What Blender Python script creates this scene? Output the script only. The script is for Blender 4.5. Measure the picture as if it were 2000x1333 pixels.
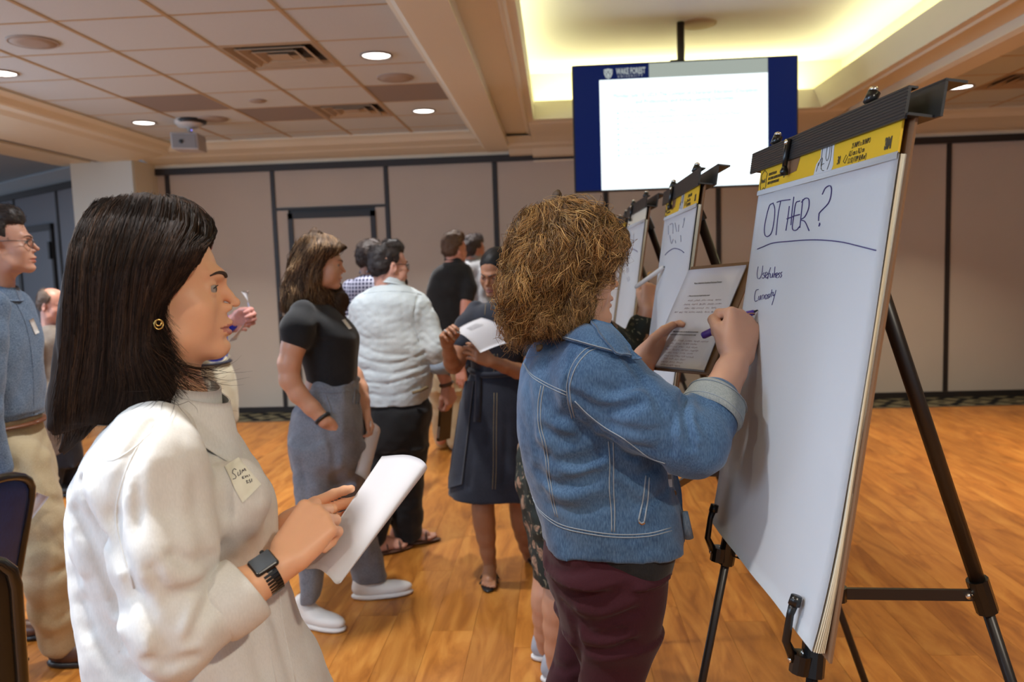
import bpy, bmesh, math, random, os
import numpy as np
from mathutils import Vector, Matrix, noise as mnoise
from mathutils.bvhtree import BVHTree
random.seed(7); RNG = np.random.default_rng(7)
for _o in list(bpy.data.objects): bpy.data.objects.remove(_o)
SC = bpy.context.scene
COL = SC.collection
V3 = lambda *a: np.array(a, float)
def nrm(v):
    v = np.array(v, float); return v/np.linalg.norm(v)
# ------------------------------------------------------------------ camera (28 mm on full frame, slight roll)
F_, CX_, CY_, CAMH = 1556., 1000., 666.5, 1.55
_dY = nrm([1087-CX_, -(520-CY_), -F_]); _dZ = nrm(np.cross([1, .033, 0.], _dY)); _dX = np.cross(_dY, _dZ)
CM = np.array([_dX, _dY, _dZ]); CC = V3(0, 0, CAMH)
def ray(x, y): return CM@nrm([x-CX_, -(y-CY_), -F_])
def P(x, y, Y):                     # pixel of the 2000x1333 photograph -> point at room depth Y
    r = ray(x, y); return CC+r*(Y/r[1])
def PZ(x, y, Z):
    r = ray(x, y); return CC+r*((Z-CAMH)/r[2])
def PPL(x, y, o, n):                # pixel -> point on a plane
    r = ray(x, y); return CC+r*(np.dot(o-CC, n)/np.dot(r, n))
cam = bpy.data.cameras.new('camera'); co = bpy.data.objects.new('camera', cam); COL.objects.link(co)
cam.sensor_width = 36; cam.lens = 36*F_/2000; cam.clip_start = .05
m4 = Matrix.Identity(4)
for i in range(3):
    for j in range(3): m4[i][j] = CM[i][j]
m4.translation = Vector(CC); co.matrix_world = m4
SC.camera = co
cam.dof.use_dof = True; cam.dof.focus_distance = 1.55; cam.dof.aperture_fstop = 4.5
# ------------------------------------------------------------------ world, exposure, lights
SC.view_settings.view_transform = 'Standard'; SC.view_settings.look = 'None'
SC.view_settings.gamma = 1; SC.view_settings.exposure = -.43; SC.view_settings.use_curve_mapping = False
W = bpy.data.worlds.new('world'); SC.world = W; W.use_nodes = True
W.node_tree.nodes['Background'].inputs[0].default_value = (.70, .80, 1, 1)
W.node_tree.nodes["Background"].inputs[1].default_value = .65
SC.cycles.use_denoising = True
SC.cycles.max_bounces = 6
def area(name, loc, size, power, col, rot=(0, 0, 0), shape='DISK', size_y=None, spread=180):
    l = bpy.data.lights.new(name, 'AREA'); l.shape = shape; l.size = size
    if size_y: l.size_y = size_y
    l.energy = power; l.color = col; l.spread = math.radians(spread)
    o = bpy.data.objects.new(name, l); COL.objects.link(o); o.location = loc; o.rotation_euler = rot
    return o
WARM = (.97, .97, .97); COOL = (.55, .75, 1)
DL = [(-3.62, 5.2), (-3.62, 7.03), (-1.12, 5.22), (-1.12, 7.06), (3.43, 7.06)]          # downlights in view
DL_BACK_FILL = [(-1.12, -.7), (1.3, -.7), (-1.12, 3.4), (-3.62, 3.4), (-1.12, 1.2), (-3.62, 1.2), (3.43, 5.2), (3.43, 3.4), (3.43, 1.4)]  # first two are unseen fill lamps added behind the camera for ambient light
for i, (x, y) in enumerate(DL+DL_BACK_FILL):
    area('downlight_or_fill_lamp', (x, y, 2.915), .15, (84 if x > 0 else 22) if y < 0 else 30 if x < 3 else 36, (1, .90, .74) if y < 0 else (1, .86, .66) if x > 3 else WARM if x > -3 else (1, .93, .82), spread=105 if y > 0 else 160)
area('cool_fill_light', (-3.0, -.1, 2.2), 1.5, 100, COOL, rot=(math.radians(66), 0, math.radians(-62)), shape='RECTANGLE', size_y=1.2)  # unseen cool fill added to light the white shirt's back, not a window
area('side_room_light', (-7.2, 7.0, 2.85), 1.6, 60, (.74, .87, 1), shape='RECTANGLE', size_y=1.6)
area('side_opening_fill', (-5.3, 4.2, 1.9), 3.2, 95, (.62, .79, 1), rot=(math.radians(78), 0, math.radians(-90)), shape='RECTANGLE', size_y=1.6)  # added cool fill across the side opening, no fixture there
# cove strips hidden in the trough round the raised ceiling
CV = (1, .86, .38)
area('cove_lamp', (-.30, 4.0, 3.0), 6.6, 44, CV, rot=(math.pi, 0, math.pi/2), shape='RECTANGLE', size_y=.05)
area('cove_lamp', (2.46, 4.0, 3.0), 6.6, 44, CV, rot=(math.pi, 0, math.pi/2), shape='RECTANGLE', size_y=.05)
area('cove_lamp', (1.08, 7.46, 3.0), 2.6, 40, CV, rot=(math.pi, 0, 0), shape='RECTANGLE', size_y=.05)
# ------------------------------------------------------------------ materials
class NT:
    def __init__(s, m):
        s.t = m.node_tree; s.n = s.t.nodes; s.b = s.n['Principled BSDF']
    def new(s, typ, **kw):
        n = s.n.new(typ)
        for k, v in kw.items():
            if k in n.inputs.keys() if isinstance(k, str) else False: n.inputs[k].default_value = v
            else: setattr(n, k, v)
        return n
    def link(s, a, b): s.t.links.new(a, b)
def mat(name, col=(.5, .5, .5), rough=.6, metal=0., spec=.5, emit=None, estr=0., sheen=0., sss=0., coat=0., bump=None, var=None, aniso=0):
    """plain principled; bump=(scale,strength[,dist]) noise bump; var=(scale,amount) tone variation"""
    m = bpy.data.materials.new(name); m.use_nodes = True; t = NT(m); b = t.b
    b.inputs['Base Color'].default_value = (*col, 1); b.inputs['Roughness'].default_value = rough
    b.inputs['Metallic'].default_value = metal; b.inputs['Specular IOR Level'].default_value = spec
    if sheen: b.inputs['Sheen Weight'].default_value = sheen
    if coat: b.inputs['Coat Weight'].default_value = coat
    if aniso: b.inputs['Anisotropic'].default_value = aniso
    if sss:
        b.inputs['Subsurface Weight'].default_value = sss; b.inputs['Subsurface Radius'].default_value = (.012, .004, .002); b.inputs['Subsurface Scale'].default_value = 1
    if emit: b.inputs['Emission Color'].default_value = (*emit, 1); b.inputs['Emission Strength'].default_value = estr
    tc = t.new('ShaderNodeTexCoord')
    if var:
        n = t.new('ShaderNodeTexNoise'); n.inputs['Scale'].default_value = var[0]; n.inputs['Detail'].default_value = 4
        t.link(tc.outputs['Object'], n.inputs['Vector'])
        mx = t.new('ShaderNodeMix', data_type='RGBA'); mx.inputs['A'].default_value = (*[c*(1-var[1]) for c in col], 1); mx.inputs['B'].default_value = (*[min(1, c*(1+var[1])) for c in col], 1)
        t.link(n.outputs['Fac'], mx.inputs['Factor']); t.link(mx.outputs['Result'], b.inputs['Base Color'])
    if bump:
        n = t.new('ShaderNodeTexNoise'); n.inputs['Scale'].default_value = bump[0]; n.inputs['Detail'].default_value = 3
        t.link(tc.outputs['Object'], n.inputs['Vector'])
        bp = t.new('ShaderNodeBump'); bp.inputs['Strength'].default_value = bump[1]; bp.inputs['Distance'].default_value = bump[2] if len(bump) > 2 else .002
        t.link(n.outputs['Fac'], bp.inputs['Height']); t.link(bp.outputs['Normal'], b.inputs['Normal'])
    return m
def weave_mat(name, c1, c2, scale=900, rough=.85, blotch=(14, .12), bump=.15, sheen=.15, streak=None):
    """woven cloth: two crossed waves mix two yarn colours, low-frequency tone noise, weave bump"""
    m = bpy.data.materials.new(name); m.use_nodes = True; t = NT(m); b = t.b
    b.inputs['Roughness'].default_value = rough; b.inputs['Sheen Weight'].default_value = sheen; b.inputs['Specular IOR Level'].default_value = .25
    tc = t.new('ShaderNodeTexCoord')
    n1 = t.new('ShaderNodeTexNoise'); n1.inputs['Scale'].default_value = scale*.7; n1.inputs['Detail'].default_value = 2
    mp = t.new('ShaderNodeMapping'); mp.inputs['Scale'].default_value = streak or (1, 1, .25)
    t.link(tc.outputs['Object'], mp.inputs['Vector']); t.link(mp.outputs['Vector'], n1.inputs['Vector'])
    n2 = t.new('ShaderNodeTexNoise'); n2.inputs['Scale'].default_value = blotch[0]; n2.inputs['Detail'].default_value = 4
    t.link(tc.outputs['Object'], n2.inputs['Vector'])
    ad = t.new('ShaderNodeMath', operation='MULTIPLY_ADD'); ad.inputs[1].default_value = .55; t.link(n1.outputs['Fac'], ad.inputs[0])
    sc = t.new('ShaderNodeMath', operation='MULTIPLY'); sc.inputs[1].default_value = .45; t.link(n2.outputs['Fac'], sc.inputs[0]); t.link(sc.outputs[0], ad.inputs[2])
    rp = t.new('ShaderNodeValToRGB'); rp.color_ramp.elements[0].position = .36; rp.color_ramp.elements[1].position = .64
    rp.color_ramp.elements[0].color = (*c1, 1); rp.color_ramp.elements[1].color = (*c2, 1)
    t.link(ad.outputs[0], rp.inputs['Fac']); t.link(rp.outputs['Color'], b.inputs['Base Color'])
    bp = t.new('ShaderNodeBump'); bp.inputs['Strength'].default_value = bump; bp.inputs['Distance'].default_value = .0012
    t.link(n1.outputs['Fac'], bp.inputs['Height']); t.link(bp.outputs['Normal'], b.inputs['Normal'])
    return m
def attr_mat(name, base=(1, 1, 1), rough=.5, spec=.4, attr='col', aniso=0, sheen=0):
    """colour read from the mesh colour attribute (each hair or yarn's own colour)"""
    m = bpy.data.materials.new(name); m.use_nodes = True; t = NT(m); b = t.b
    a = t.new('ShaderNodeAttribute'); a.attribute_name = attr
    t.link(a.outputs['Color'], b.inputs['Base Color']); b.inputs['Roughness'].default_value = rough; b.inputs['Specular IOR Level'].default_value = spec
    if aniso: b.inputs['Anisotropic'].default_value = aniso
    if sheen: b.inputs['Sheen Weight'].default_value = sheen
    return m
# ------------------------------------------------------------------ objects
def thing(name, label, cat, loc=(0, 0, 0), group=None, kind=None):
    o = bpy.data.objects.new(name, None); COL.objects.link(o); o.location = loc; o.empty_display_size = .05
    o['label'] = label; o['category'] = cat
    if group: o['group'] = group
    if kind: o['kind'] = kind
    return o
def tag(o, label, cat, group=None):
    o['label'] = label; o['category'] = cat
    if group: o['group'] = group
    return o
def wloc(o):
    l = np.zeros(3)
    while o is not None: l += np.array(o.location); o = o.parent
    return l
def mk(name, verts, faces, material, parent=None, smooth=True, origin=None, midx=None, cols=None, auto=None):
    """verts in WORLD coordinates; parents are only translated, so locals are differences"""
    verts = np.asarray(verts, np.float32).reshape(-1, 3)
    pl = wloc(parent) if parent is not None else np.zeros(3)
    if origin is None and parent is None: origin = (verts.min(0)+verts.max(0))/2; origin[2] = verts[:, 2].min()
    if origin is None: origin = pl
    origin = np.asarray(origin, float)
    me = bpy.data.meshes.new(name)
    lv = (verts-origin).astype(np.float32)
    if isinstance(faces, np.ndarray):
        k = faces.shape[1]; nf = len(faces)
        me.vertices.add(len(lv)); me.vertices.foreach_set('co', lv.ravel())
        me.loops.add(nf*k); me.loops.foreach_set('vertex_index', faces.astype(np.int32).ravel())
        me.polygons.add(nf); me.polygons.foreach_set('loop_start', np.arange(0, nf*k, k, dtype=np.int32))
        try: me.polygons.foreach_set('loop_total', np.full(nf, k, np.int32))
        except Exception: pass
        me.update(calc_edges=True); me.validate()
    else:
        me.from_pydata(lv.tolist(), [], [list(f) for f in faces]); me.update()
    mats = material if isinstance(material, (list, tuple)) else [material]
    for mm in mats: me.materials.append(mm)
    if midx is not None: me.polygons.foreach_set('material_index', np.asarray(midx, np.int32))
    if smooth: me.polygons.foreach_set('use_smooth', np.ones(len(me.polygons), bool))
    if cols is not None:
        ca = me.color_attributes.new('col', 'FLOAT_COLOR', 'POINT')
        c4 = np.ones((len(lv), 4), np.float32); c4[:, :3] = cols; ca.data.foreach_set('color', c4.ravel())
    o = bpy.data.objects.new(name, me); COL.objects.link(o)
    if parent is not None: o.parent = parent
    o.location = origin-pl
    return o
class MB:
    """collects simple shapes, builds ONE mesh object"""
    def __init__(s): s.v = []; s.f = []; s.m = []; s.cm = 0
    def add(s, v, f):
        b = len(s.v); s.v += [tuple(map(float, p)) for p in v]; s.f += [tuple(b+i for i in q) for q in f]; s.m += [s.cm]*len(f); return s
    def box(s, lo, hi):
        x0, y0, z0 = lo; x1, y1, z1 = hi
        return s.add([(x0, y0, z0), (x1, y0, z0), (x1, y1, z0), (x0, y1, z0), (x0, y0, z1), (x1, y0, z1), (x1, y1, z1), (x0, y1, z1)],
                     [(3, 2, 1, 0), (4, 5, 6, 7), (0, 1, 5, 4), (1, 2, 6, 5), (2, 3, 7, 6), (3, 0, 4, 7)])
    def obox(s, o, a, b, c):       # oriented box: corner + three edge vectors
        o, a, b, c = [np.array(q, float) for q in (o, a, b, c)]
        if np.dot(np.cross(a, b), c) < 0: a, b = b, a
        return s.add([o, o+a, o+a+b, o+b, o+c, o+a+c, o+a+b+c, o+b+c],
                     [(3, 2, 1, 0), (4, 5, 6, 7), (0, 1, 5, 4), (1, 2, 6, 5), (2, 3, 7, 6), (3, 0, 4, 7)])
    def tube(s, pts, r, n=8, cap=True, squash=None):
        pts = [np.array(p, float) for p in pts]; rs = r if isinstance(r, (list, tuple, np.ndarray)) else [r]*len(pts)
        b = len(s.v); up = None
        for i, p in enumerate(pts):
            d = nrm((pts[min(i+1, len(pts)-1)]-pts[max(i-1, 0)])+1e-12)
            if up is None: up = np.array([0, 0, 1.]) if abs(d[2]) < .9 else np.array([1., 0, 0])
            e1 = nrm(np.cross(d, up)); e2 = np.cross(e1, d); up = e2
            for k in range(n):
                t = 2*math.pi*k/n; q = p+rs[i]*(math.cos(t)*e1+math.sin(t)*e2*(squash or 1)); s.v.append(tuple(q))
        for i in range(len(pts)-1):
            for k in range(n):
                k2 = (k+1) % n; s.f.append((b+i*n+k, b+i*n+k2, b+(i+1)*n+k2, b+(i+1)*n+k)); s.m.append(s.cm)
        if cap:
            s.f.append(tuple(b+k for k in range(n-1, -1, -1))); s.m.append(s.cm)
            e = b+(len(pts)-1)*n; s.f.append(tuple(e+k for k in range(n))); s.m.append(s.cm)
        return s
    def lathe(s, c, prof, n=24, axis=(0, 0, 1)):     # prof: (radius, height) list
        a = nrm(axis); e1 = nrm(np.cross(a, [1, 0, 0] if abs(a[0]) < .9 else [0, 1, 0])); e2 = np.cross(a, e1); b = len(s.v); c = np.array(c, float)
        for r, h in prof:
            for k in range(n):
                t = 2*math.pi*k/n; s.v.append(tuple(c+a*h+r*(math.cos(t)*e1+math.sin(t)*e2)))
        for i in range(len(prof)-1):
            for k in range(n):
                k2 = (k+1) % n; s.f.append((b+i*n+k, b+i*n+k2, b+(i+1)*n+k2, b+(i+1)*n+k)); s.m.append(s.cm)
        if prof[0][0] > 1e-6: s.f.append(tuple(b+k for k in range(n-1, -1, -1))); s.m.append(s.cm)
        if prof[-1][0] > 1e-6: e = b+(len(prof)-1)*n; s.f.append(tuple(e+k for k in range(n))); s.m.append(s.cm)
        return s
    def grid(s, fn, nu, nv, thick=0):  # fn(u,v)->point ; optional thickness by normal offset
        g = np.array([[fn(u, v) for v in np.linspace(0, 1, nv+1)] for u in np.linspace(0, 1, nu+1)])
        def q(b, flip):
            return [tuple([b+i*(nv+1)+j, b+(i+1)*(nv+1)+j, b+(i+1)*(nv+1)+j+1, b+i*(nv+1)+j+1][::-1 if flip else 1]) for i in range(nu) for j in range(nv)]
        if not thick:
            b = len(s.v); s.v += [tuple(p) for p in g.reshape(-1, 3)]; f = q(b, False); s.f += f; s.m += [s.cm]*len(f); return s
        du = np.gradient(g, axis=0); dv = np.gradient(g, axis=1); n = np.cross(du, dv); n /= np.linalg.norm(n, axis=2, keepdims=True)+1e-12
        b = len(s.v); s.v += [tuple(p) for p in (g+n*thick/2).reshape(-1, 3)]; b2 = len(s.v); s.v += [tuple(p) for p in (g-n*thick/2).reshape(-1, 3)]
        f = q(b, False)+q(b2, True)
        idx = lambda i, j: i*(nv+1)+j
        rim = [(idx(i, 0), idx(i+1, 0)) for i in range(nu)]+[(idx(nu, j), idx(nu, j+1)) for j in range(nv)]+[(idx(i+1, nv), idx(i, nv)) for i in range(nu-1, -1, -1)]+[(idx(0, j+1), idx(0, j)) for j in range(nv-1, -1, -1)]
        f += [(b+a_, b2+a_, b2+c_, b+c_)[::-1] for a_, c_ in rim]
        s.f += f; s.m += [s.cm]*len(f); return s
    def build(s, name, material, parent=None, smooth=False, origin=None):
        return mk(name, np.array(s.v), s.f, material, parent, smooth, origin, midx=s.m if isinstance(material, (list, tuple)) else None)
def bevel(o, w=.004, seg=2, ang=40):
    b = o.modifiers.new('bevel', 'BEVEL'); b.width = w; b.segments = seg; b.limit_method = 'ANGLE'; b.angle_limit = math.radians(ang); return o
def structure(o): o['kind'] = 'structure'; return o
def catmull(pts, n):
    pts = np.array(pts, float); m = len(pts)
    if m < 3: return np.array([pts[0]+(pts[-1]-pts[0])*t for t in np.linspace(0, 1, n)])
    p = np.vstack([2*pts[0]-pts[1], pts, 2*pts[-1]-pts[-2]]); out = []
    for t in np.linspace(0, m-1-1e-9, n):
        i = int(t); f = t-i; a, b, c, d = p[i:i+4]
        out.append(.5*((2*b)+(-a+c)*f+(2*a-5*b+4*c-d)*f*f+(-a+3*b-3*c+d)*f**3))
    return np.array(out)
# ================================================================== ROOM
M_cream = mat('cream_paint', (.72, .70, .57), .55, bump=(60, .05))
M_tray = mat('tray_paint', (.58, .64, .78), .6)
M_track = mat('black_track', (.018, .014, .012), .45)
M_panel = mat('panel_fabric', (.51, .465, .40), .9, bump=(420, .12, .001), var=(3, .04))
M_tile = mat('ceiling_tile', (.54, .60, .62), .9, bump=(300, .25, .0015), var=(90, .05))
M_tgrid = mat('ceiling_grid', (.45, .32, .17), .5)
M_greyp = mat('return_air_panel', (.27, .235, .215), .8, bump=(500, .3, .001))
M_white = mat('white_plastic', (.62, .6, .57), .45)
M_side = mat('side_room_paint', (.45, .50, .53), .6)
M_sidepanel = mat('side_panel_fabric', (.26, .29, .34), .85, bump=(420, .12, .001))
M_colm = mat('column_paint', (.66, .76, .76), .6, bump=(60, .05))
M_dark = mat('dark_plastic', (.012, .012, .013), .35)
M_chrome = mat('chrome', (.8, .8, .8), .18, 1)
# ---- floor: subfloor with single planks laid on it
def wood_mat():
    m = bpy.data.materials.new('wood_plank'); m.use_nodes = True; t = NT(m); b = t.b
    tc = t.new('ShaderNodeTexCoord'); oi = t.new('ShaderNodeObjectInfo')
    off = t.new('ShaderNodeVectorMath', operation='SCALE'); off.inputs['Scale'].default_value = 37.
    cb = t.new('ShaderNodeCombineXYZ')
    for k in range(3): t.link(oi.outputs['Random'], cb.inputs[k])
    t.link(cb.outputs[0], off.inputs[0])
    ad = t.new('ShaderNodeVectorMath', operation='ADD'); t.link(tc.outputs['Object'], ad.inputs[0]); t.link(off.outputs[0], ad.inputs[1])
    mp = t.new('ShaderNodeMapping'); mp.inputs['Scale'].default_value = (5.5, .9, 1); t.link(ad.outputs[0], mp.inputs['Vector'])
    n1 = t.new('ShaderNodeTexNoise'); n1.inputs['Scale'].default_value = 2.1; n1.inputs['Detail'].default_value = 8; n1.inputs['Roughness'].default_value = .62; n1.inputs['Distortion'].default_value = 1.1
    t.link(mp.outputs[0], n1.inputs['Vector'])
    mp2 = t.new('ShaderNodeMapping'); mp2.inputs['Scale'].default_value = (2.6, 1.1, 1); t.link(ad.outputs[0], mp2.inputs['Vector'])
    n2 = t.new('ShaderNodeTexNoise'); n2.inputs['Scale'].default_value = 2.3; n2.inputs['Detail'].default_value = 3; n2.inputs['Distortion'].default_value = 2.
    t.link(mp2.outputs[0], n2.inputs['Vector'])
    r1 = t.new('ShaderNodeValToRGB'); e = r1.color_ramp.elements
    e[0].position = .30; e[0].color = (.25, .077, .010, 1); e[1].position = .72; e[1].color = (.55, .245, .05, 1)
    q = e.new(.5); q.color = (.42, .155, .025, 1)
    t.link(n1.outputs['Fac'], r1.inputs['Fac'])
    r2 = t.new('ShaderNodeValToRGB'); e = r2.color_ramp.elements
    e[0].position = .66; e[0].color = (0, 0, 0, 1); e[1].position = .80; e[1].color = (1, 1, 1, 1)
    t.link(n2.outputs['Fac'], r2.inputs['Fac'])
    mx = t.new('ShaderNodeMix', data_type='RGBA'); mx.inputs['B'].default_value = (.16, .055, .018, 1)
    ml = t.new('ShaderNodeMath', operation='MULTIPLY'); ml.inputs[1].default_value = .62; t.link(r2.outputs['Color'], ml.inputs[0])
    t.link(ml.outputs[0], mx.inputs['Factor']); t.link(r1.outputs['Color'], mx.inputs['A'])
    hv = t.new('ShaderNodeHueSaturation'); t.link(mx.outputs['Result'], hv.inputs['Color'])
    mr = t.new('ShaderNodeMapRange'); mr.inputs['To Min'].default_value = .84; mr.inputs['To Max'].default_value = 1.14; t.link(oi.outputs['Random'], mr.inputs['Value']); t.link(mr.outputs[0], hv.inputs['Value'])
    t.link(hv.outputs['Color'], b.inputs['Base Color'])
    b.inputs['Roughness'].default_value = .38; b.inputs['Specular IOR Level'].default_value = .4
    bp = t.new('ShaderNodeBump'); bp.inputs['Strength'].default_value = .06; bp.inputs['Distance'].default_value = .002
    t.link(n1.outputs['Fac'], bp.inputs['Height']); t.link(bp.outputs['Normal'], b.inputs['Normal'])
    return m
M_wood = wood_mat()
M_joint = mat('floor_joint', (.10, .04, .012), .8)
floor = structure(MB().box((-11, -4, -.06), (6.6, 8.22, -.004)).build('floor', M_joint))
PW, PL = .18, 1.22
def plank_mesh():
    bm = MB().box((-PW/2+.0006, -PL/2+.0006, 0), (PW/2-.0006, PL/2-.0006, .004)); me = bpy.data.meshes.new('plank'); me.from_pydata(bm.v, [], bm.f); me.materials.append(M_wood); return me
pm = plank_mesh(); planks = []
for i in range(-58, 37):
    x = i*PW+.05; st = (i*0.437) % 1*PL
    for j in range(-4, 8):
        y = j*PL+st+PL/2
        if y-PL/2 > 8.2 or y < -3: continue
        c = np.array([x, y, 0]); d = c-CC; cx = CM.T@d
        inview = cx[2] < -.3 and abs(cx[0]/-cx[2]*F_) < 1150 and abs(cx[1]/-cx[2]*F_) < 800
        planks.append((0 if inview else 1, np.linalg.norm(d), x, y))
planks.sort(); rest = MB()
fl = wloc(floor)
for k, (_, _, x, y) in enumerate(planks):
    y0, y1 = y-PL/2, min(y+PL/2, 8.2)
    if k < 290 and y1 == y+PL/2:
        o = bpy.data.objects.new('plank', pm); COL.objects.link(o); o.parent = floor; o.location = (x-fl[0], y-fl[1], -.004-fl[2])
    else: rest.box((x-PW/2+.0006, y0+.0006, -.004), (x+PW/2-.0006, y1-.0006, 0))
rp_ = rest.build('plank_field', M_wood, floor); rp_['kind'] = 'stuff'
# ---- patterned carpet strip along the partition
def carpet_mat():
    m = bpy.data.materials.new('carpet'); m.use_nodes = True; t = NT(m); b = t.b
    tc = t.new('ShaderNodeTexCoord'); sp = t.new('ShaderNodeSeparateXYZ'); t.link(tc.outputs['Object'], sp.inputs[0])
    def mth(op, a, bb): 
        n = t.new('ShaderNodeMath', operation=op)
        for i, q in enumerate((a, bb)):
            if isinstance(q, (int, float)): n.inputs[i].default_value = q
            elif q is not None: t.link(q, n.inputs[i])
        return n.outputs[0]
    px = mth('PINGPONG', mth('MULTIPLY', sp.outputs[0], 1.0), .18)
    yy = mth('PINGPONG', mth('ADD', sp.outputs[1], 0.02), .16)
    s_ = mth('ADD', px, mth('MULTIPLY', yy, 1.1))
    d = mth('GREATER_THAN', mth('PINGPONG', s_, .105), .052)
    mx = t.new('ShaderNodeMix', data_type='RGBA'); mx.inputs['A'].default_value = (.012, .012, .013, 1); mx.inputs['B'].default_value = (.15, .13, .08, 1)
    t.link(d, mx.inputs['Factor']); t.link(mx.outputs['Result'], b.inputs['Base Color']); b.inputs['Roughness'].default_value = 1; b.inputs['Specular IOR Level'].default_value = .1
    n = t.new('ShaderNodeTexNoise'); n.inputs['Scale'].default_value = 400; bp = t.new('ShaderNodeBump'); bp.inputs['Strength'].default_value = .5; bp.inputs['Distance'].default_value = .003
    t.link(tc.outputs['Object'], n.inputs['Vector']); t.link(n.outputs['Fac'], bp.inputs['Height']); t.link(bp.outputs['Normal'], b.inputs['Normal'])
    return m
M_carpet = carpet_mat()
tag(MB().box((-4.40, 8.22, -.06), (6.59, 8.75, .002)).build('carpet_strip', M_carpet), 'black and olive zigzag carpet border along the folding wall', 'carpet')
structure(MB().box((-11, 8.22, -.06), (-4.41, 12.9, .001)).build('floor_side', M_carpet))
structure(MB().box((-11, 8.196, -.01), (6.6, 8.226, .006)).build('trim_1', mat('floor_edging', (.10, .08, .05), .5)))
# ---- folding partition (back wall)
WY = 8.77; SEAMS = [-4.5, -4.30, -3.107, -1.84, -.643, .552, 1.754, 2.955, 4.155, 5.355, 6.555]
wall_back = structure(MB().box((-4.5, WY+.03, 0), (6.6, WY+.12, 3.0)).build('wall_back', M_track))
for a, b_ in zip(SEAMS[:-1], SEAMS[1:]):
    if abs(a+3.107) < .01:      # panel with the pass door: pieces round the door
        for lo, hi in (((a+.025, WY, 2.29), (b_-.025, WY+.04, 2.70)), ((a+.025, WY, .06), (a+.155, WY+.04, 2.262)), ((b_-.135, WY, .06), (b_-.025, WY+.04, 2.262))):
            MB().box(lo, hi).build('panel', M_panel, wall_back)
    else: bevel(MB().box((a+.025, WY, .06), (b_-.025, WY+.04, 2.70)).build('panel', M_panel, wall_back), .006)
    MB().box((b_-.022, WY-.012, .05), (b_+.022, WY+.03, 2.72)).build('seam_strip', M_track, wall_back)
MB().box((-4.52, WY-.02, .05), (-4.475, WY+.03, 2.72)).build('seam_strip', M_track, wall_back)
MB().box((-4.52, WY-.05, 2.695), (6.6, WY+.03, 2.765)).build('top_track', M_track, wall_back)
MB().box((-4.52, WY-.02, .002), (6.6, WY+.03, .065)).build('bottom_sweep', M_track, wall_back)
dx0, dx1 = -2.955, -1.975
door = structure(MB().box((dx0+.055, WY-.003, .06), (dx1-.055, WY+.035, 2.17)).build('door_1', M_panel))
fr = MB().box((dx0, WY-.018, .06), (dx0+.055, WY+.03, 2.225)).box((dx1-.055, WY-.018, .06), (dx1, WY+.03, 2.225)).box((dx0, WY-.018, 2.165), (dx1, WY+.03, 2.225))
fr.build('door_frame', M_track, door)
MB().box((-3.09, WY-.014, 2.262), (-1.86, WY+.03, 2.285)).build('seam_strip', M_track, wall_back)
structure(MB().box((6.6, -4, 0), (6.7, 13, 3.4)).build('wall_right', M_cream))
# ---- profiles swept along X or Y
def sweep(name, prof, axis, lo, hi, material, parent=None):
    v = []; n = len(prof)
    for w in (lo, hi):
        for (a, z) in prof: v.append((a, w, z) if axis == 'Y' else (w, a, z))
    f = [(i, i+1, n+i+1, n+i) for i in range(n-1)]
    o = mk(name, v, f, material, parent, smooth=False)
    md = o.modifiers.new('thick', 'SOLIDIFY'); md.thickness = .004; md.offset = 0
    return structure(o)
TZ = 2.94
# tiled ceiling: hanging grid + single tiles
GX = [-3.87+.0, -3.257, -2.645, -2.027, -1.413, -.83]; GX = [-3.90, -3.275, -2.645, -2.027, -1.413, -.83]
GY = [4.85+.597*(k) for k in range(-14, 6)]+[8.16]
ceiling = structure(MB().box((-3.95, -4, TZ+.03), (-.78, 8.2, TZ+.05)).build('ceiling', M_track))
g = MB()
for x in GX[1:-1]: g.box((x-.012, -4, TZ-.004), (x+.012, 8.16, TZ+.012))
for y in GY[:-1]: g.box((-3.9, y-.009, TZ-.002), (-.83, y+.009, TZ+.012))
g.build('tile_grid', M_tgrid, ceiling)
def has(i, j): return (i, j) in HOLES
HOLES = {(3, 14): 'vent', (3, 17): 'vent', (1, 16): 'grey', (2, 17): 'grey', (4, 16): 'grey'}
for i in range(5):
    for j in range(len(GY)-1):
        k = HOLES.get((i, j))
        if k == 'vent': continue
        lo = (GX[i]+.008, GY[j]+.006, TZ+.0); hi = (GX[i+1]-.008, GY[j+1]-.006, TZ+.016)
        if GY[j+1] < 3 and k is None and j % 1 == 0 and GY[j+1] < 2.5: continue
        bevel(MB().box(lo, hi).build('ceiling_tile' if not k else 'return_air_panel', M_tile if not k else M_greyp, ceiling), .003, 1)
r_ = MB().box((-3.9, -4, TZ), (-.83, 2.45, TZ+.016)).build('ceiling_tile_field', M_tile, ceiling)
# tile positions of the right-hand bay
ceiling_r = structure(MB().box((2.95, -4, TZ+.03), (6.6, 8.2, TZ+.05)).build('ceiling_right', M_track))
RX = [2.98, 3.60, 4.21, 4.82, 5.43, 6.6]
for i in range(5):
    for j in range(8, len(GY)-1):
        if (i, j) == (1, 17): continue
        MB().box((RX[i]+.008, GY[j]+.006, TZ), (RX[i+1]-.008, GY[j+1]-.006, TZ+.016)).build('ceiling_tile', M_tile, ceiling_r)
g = MB()
for x in RX[1:-1]: g.box((x-.012, -4, TZ-.004), (x+.012, 8.16, TZ+.012))
for y in GY[8:-1]: g.box((2.98, y-.009, TZ-.002), (6.6, y+.009, TZ+.012))
g.build('tile_grid', M_tgrid, ceiling_r)
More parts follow.
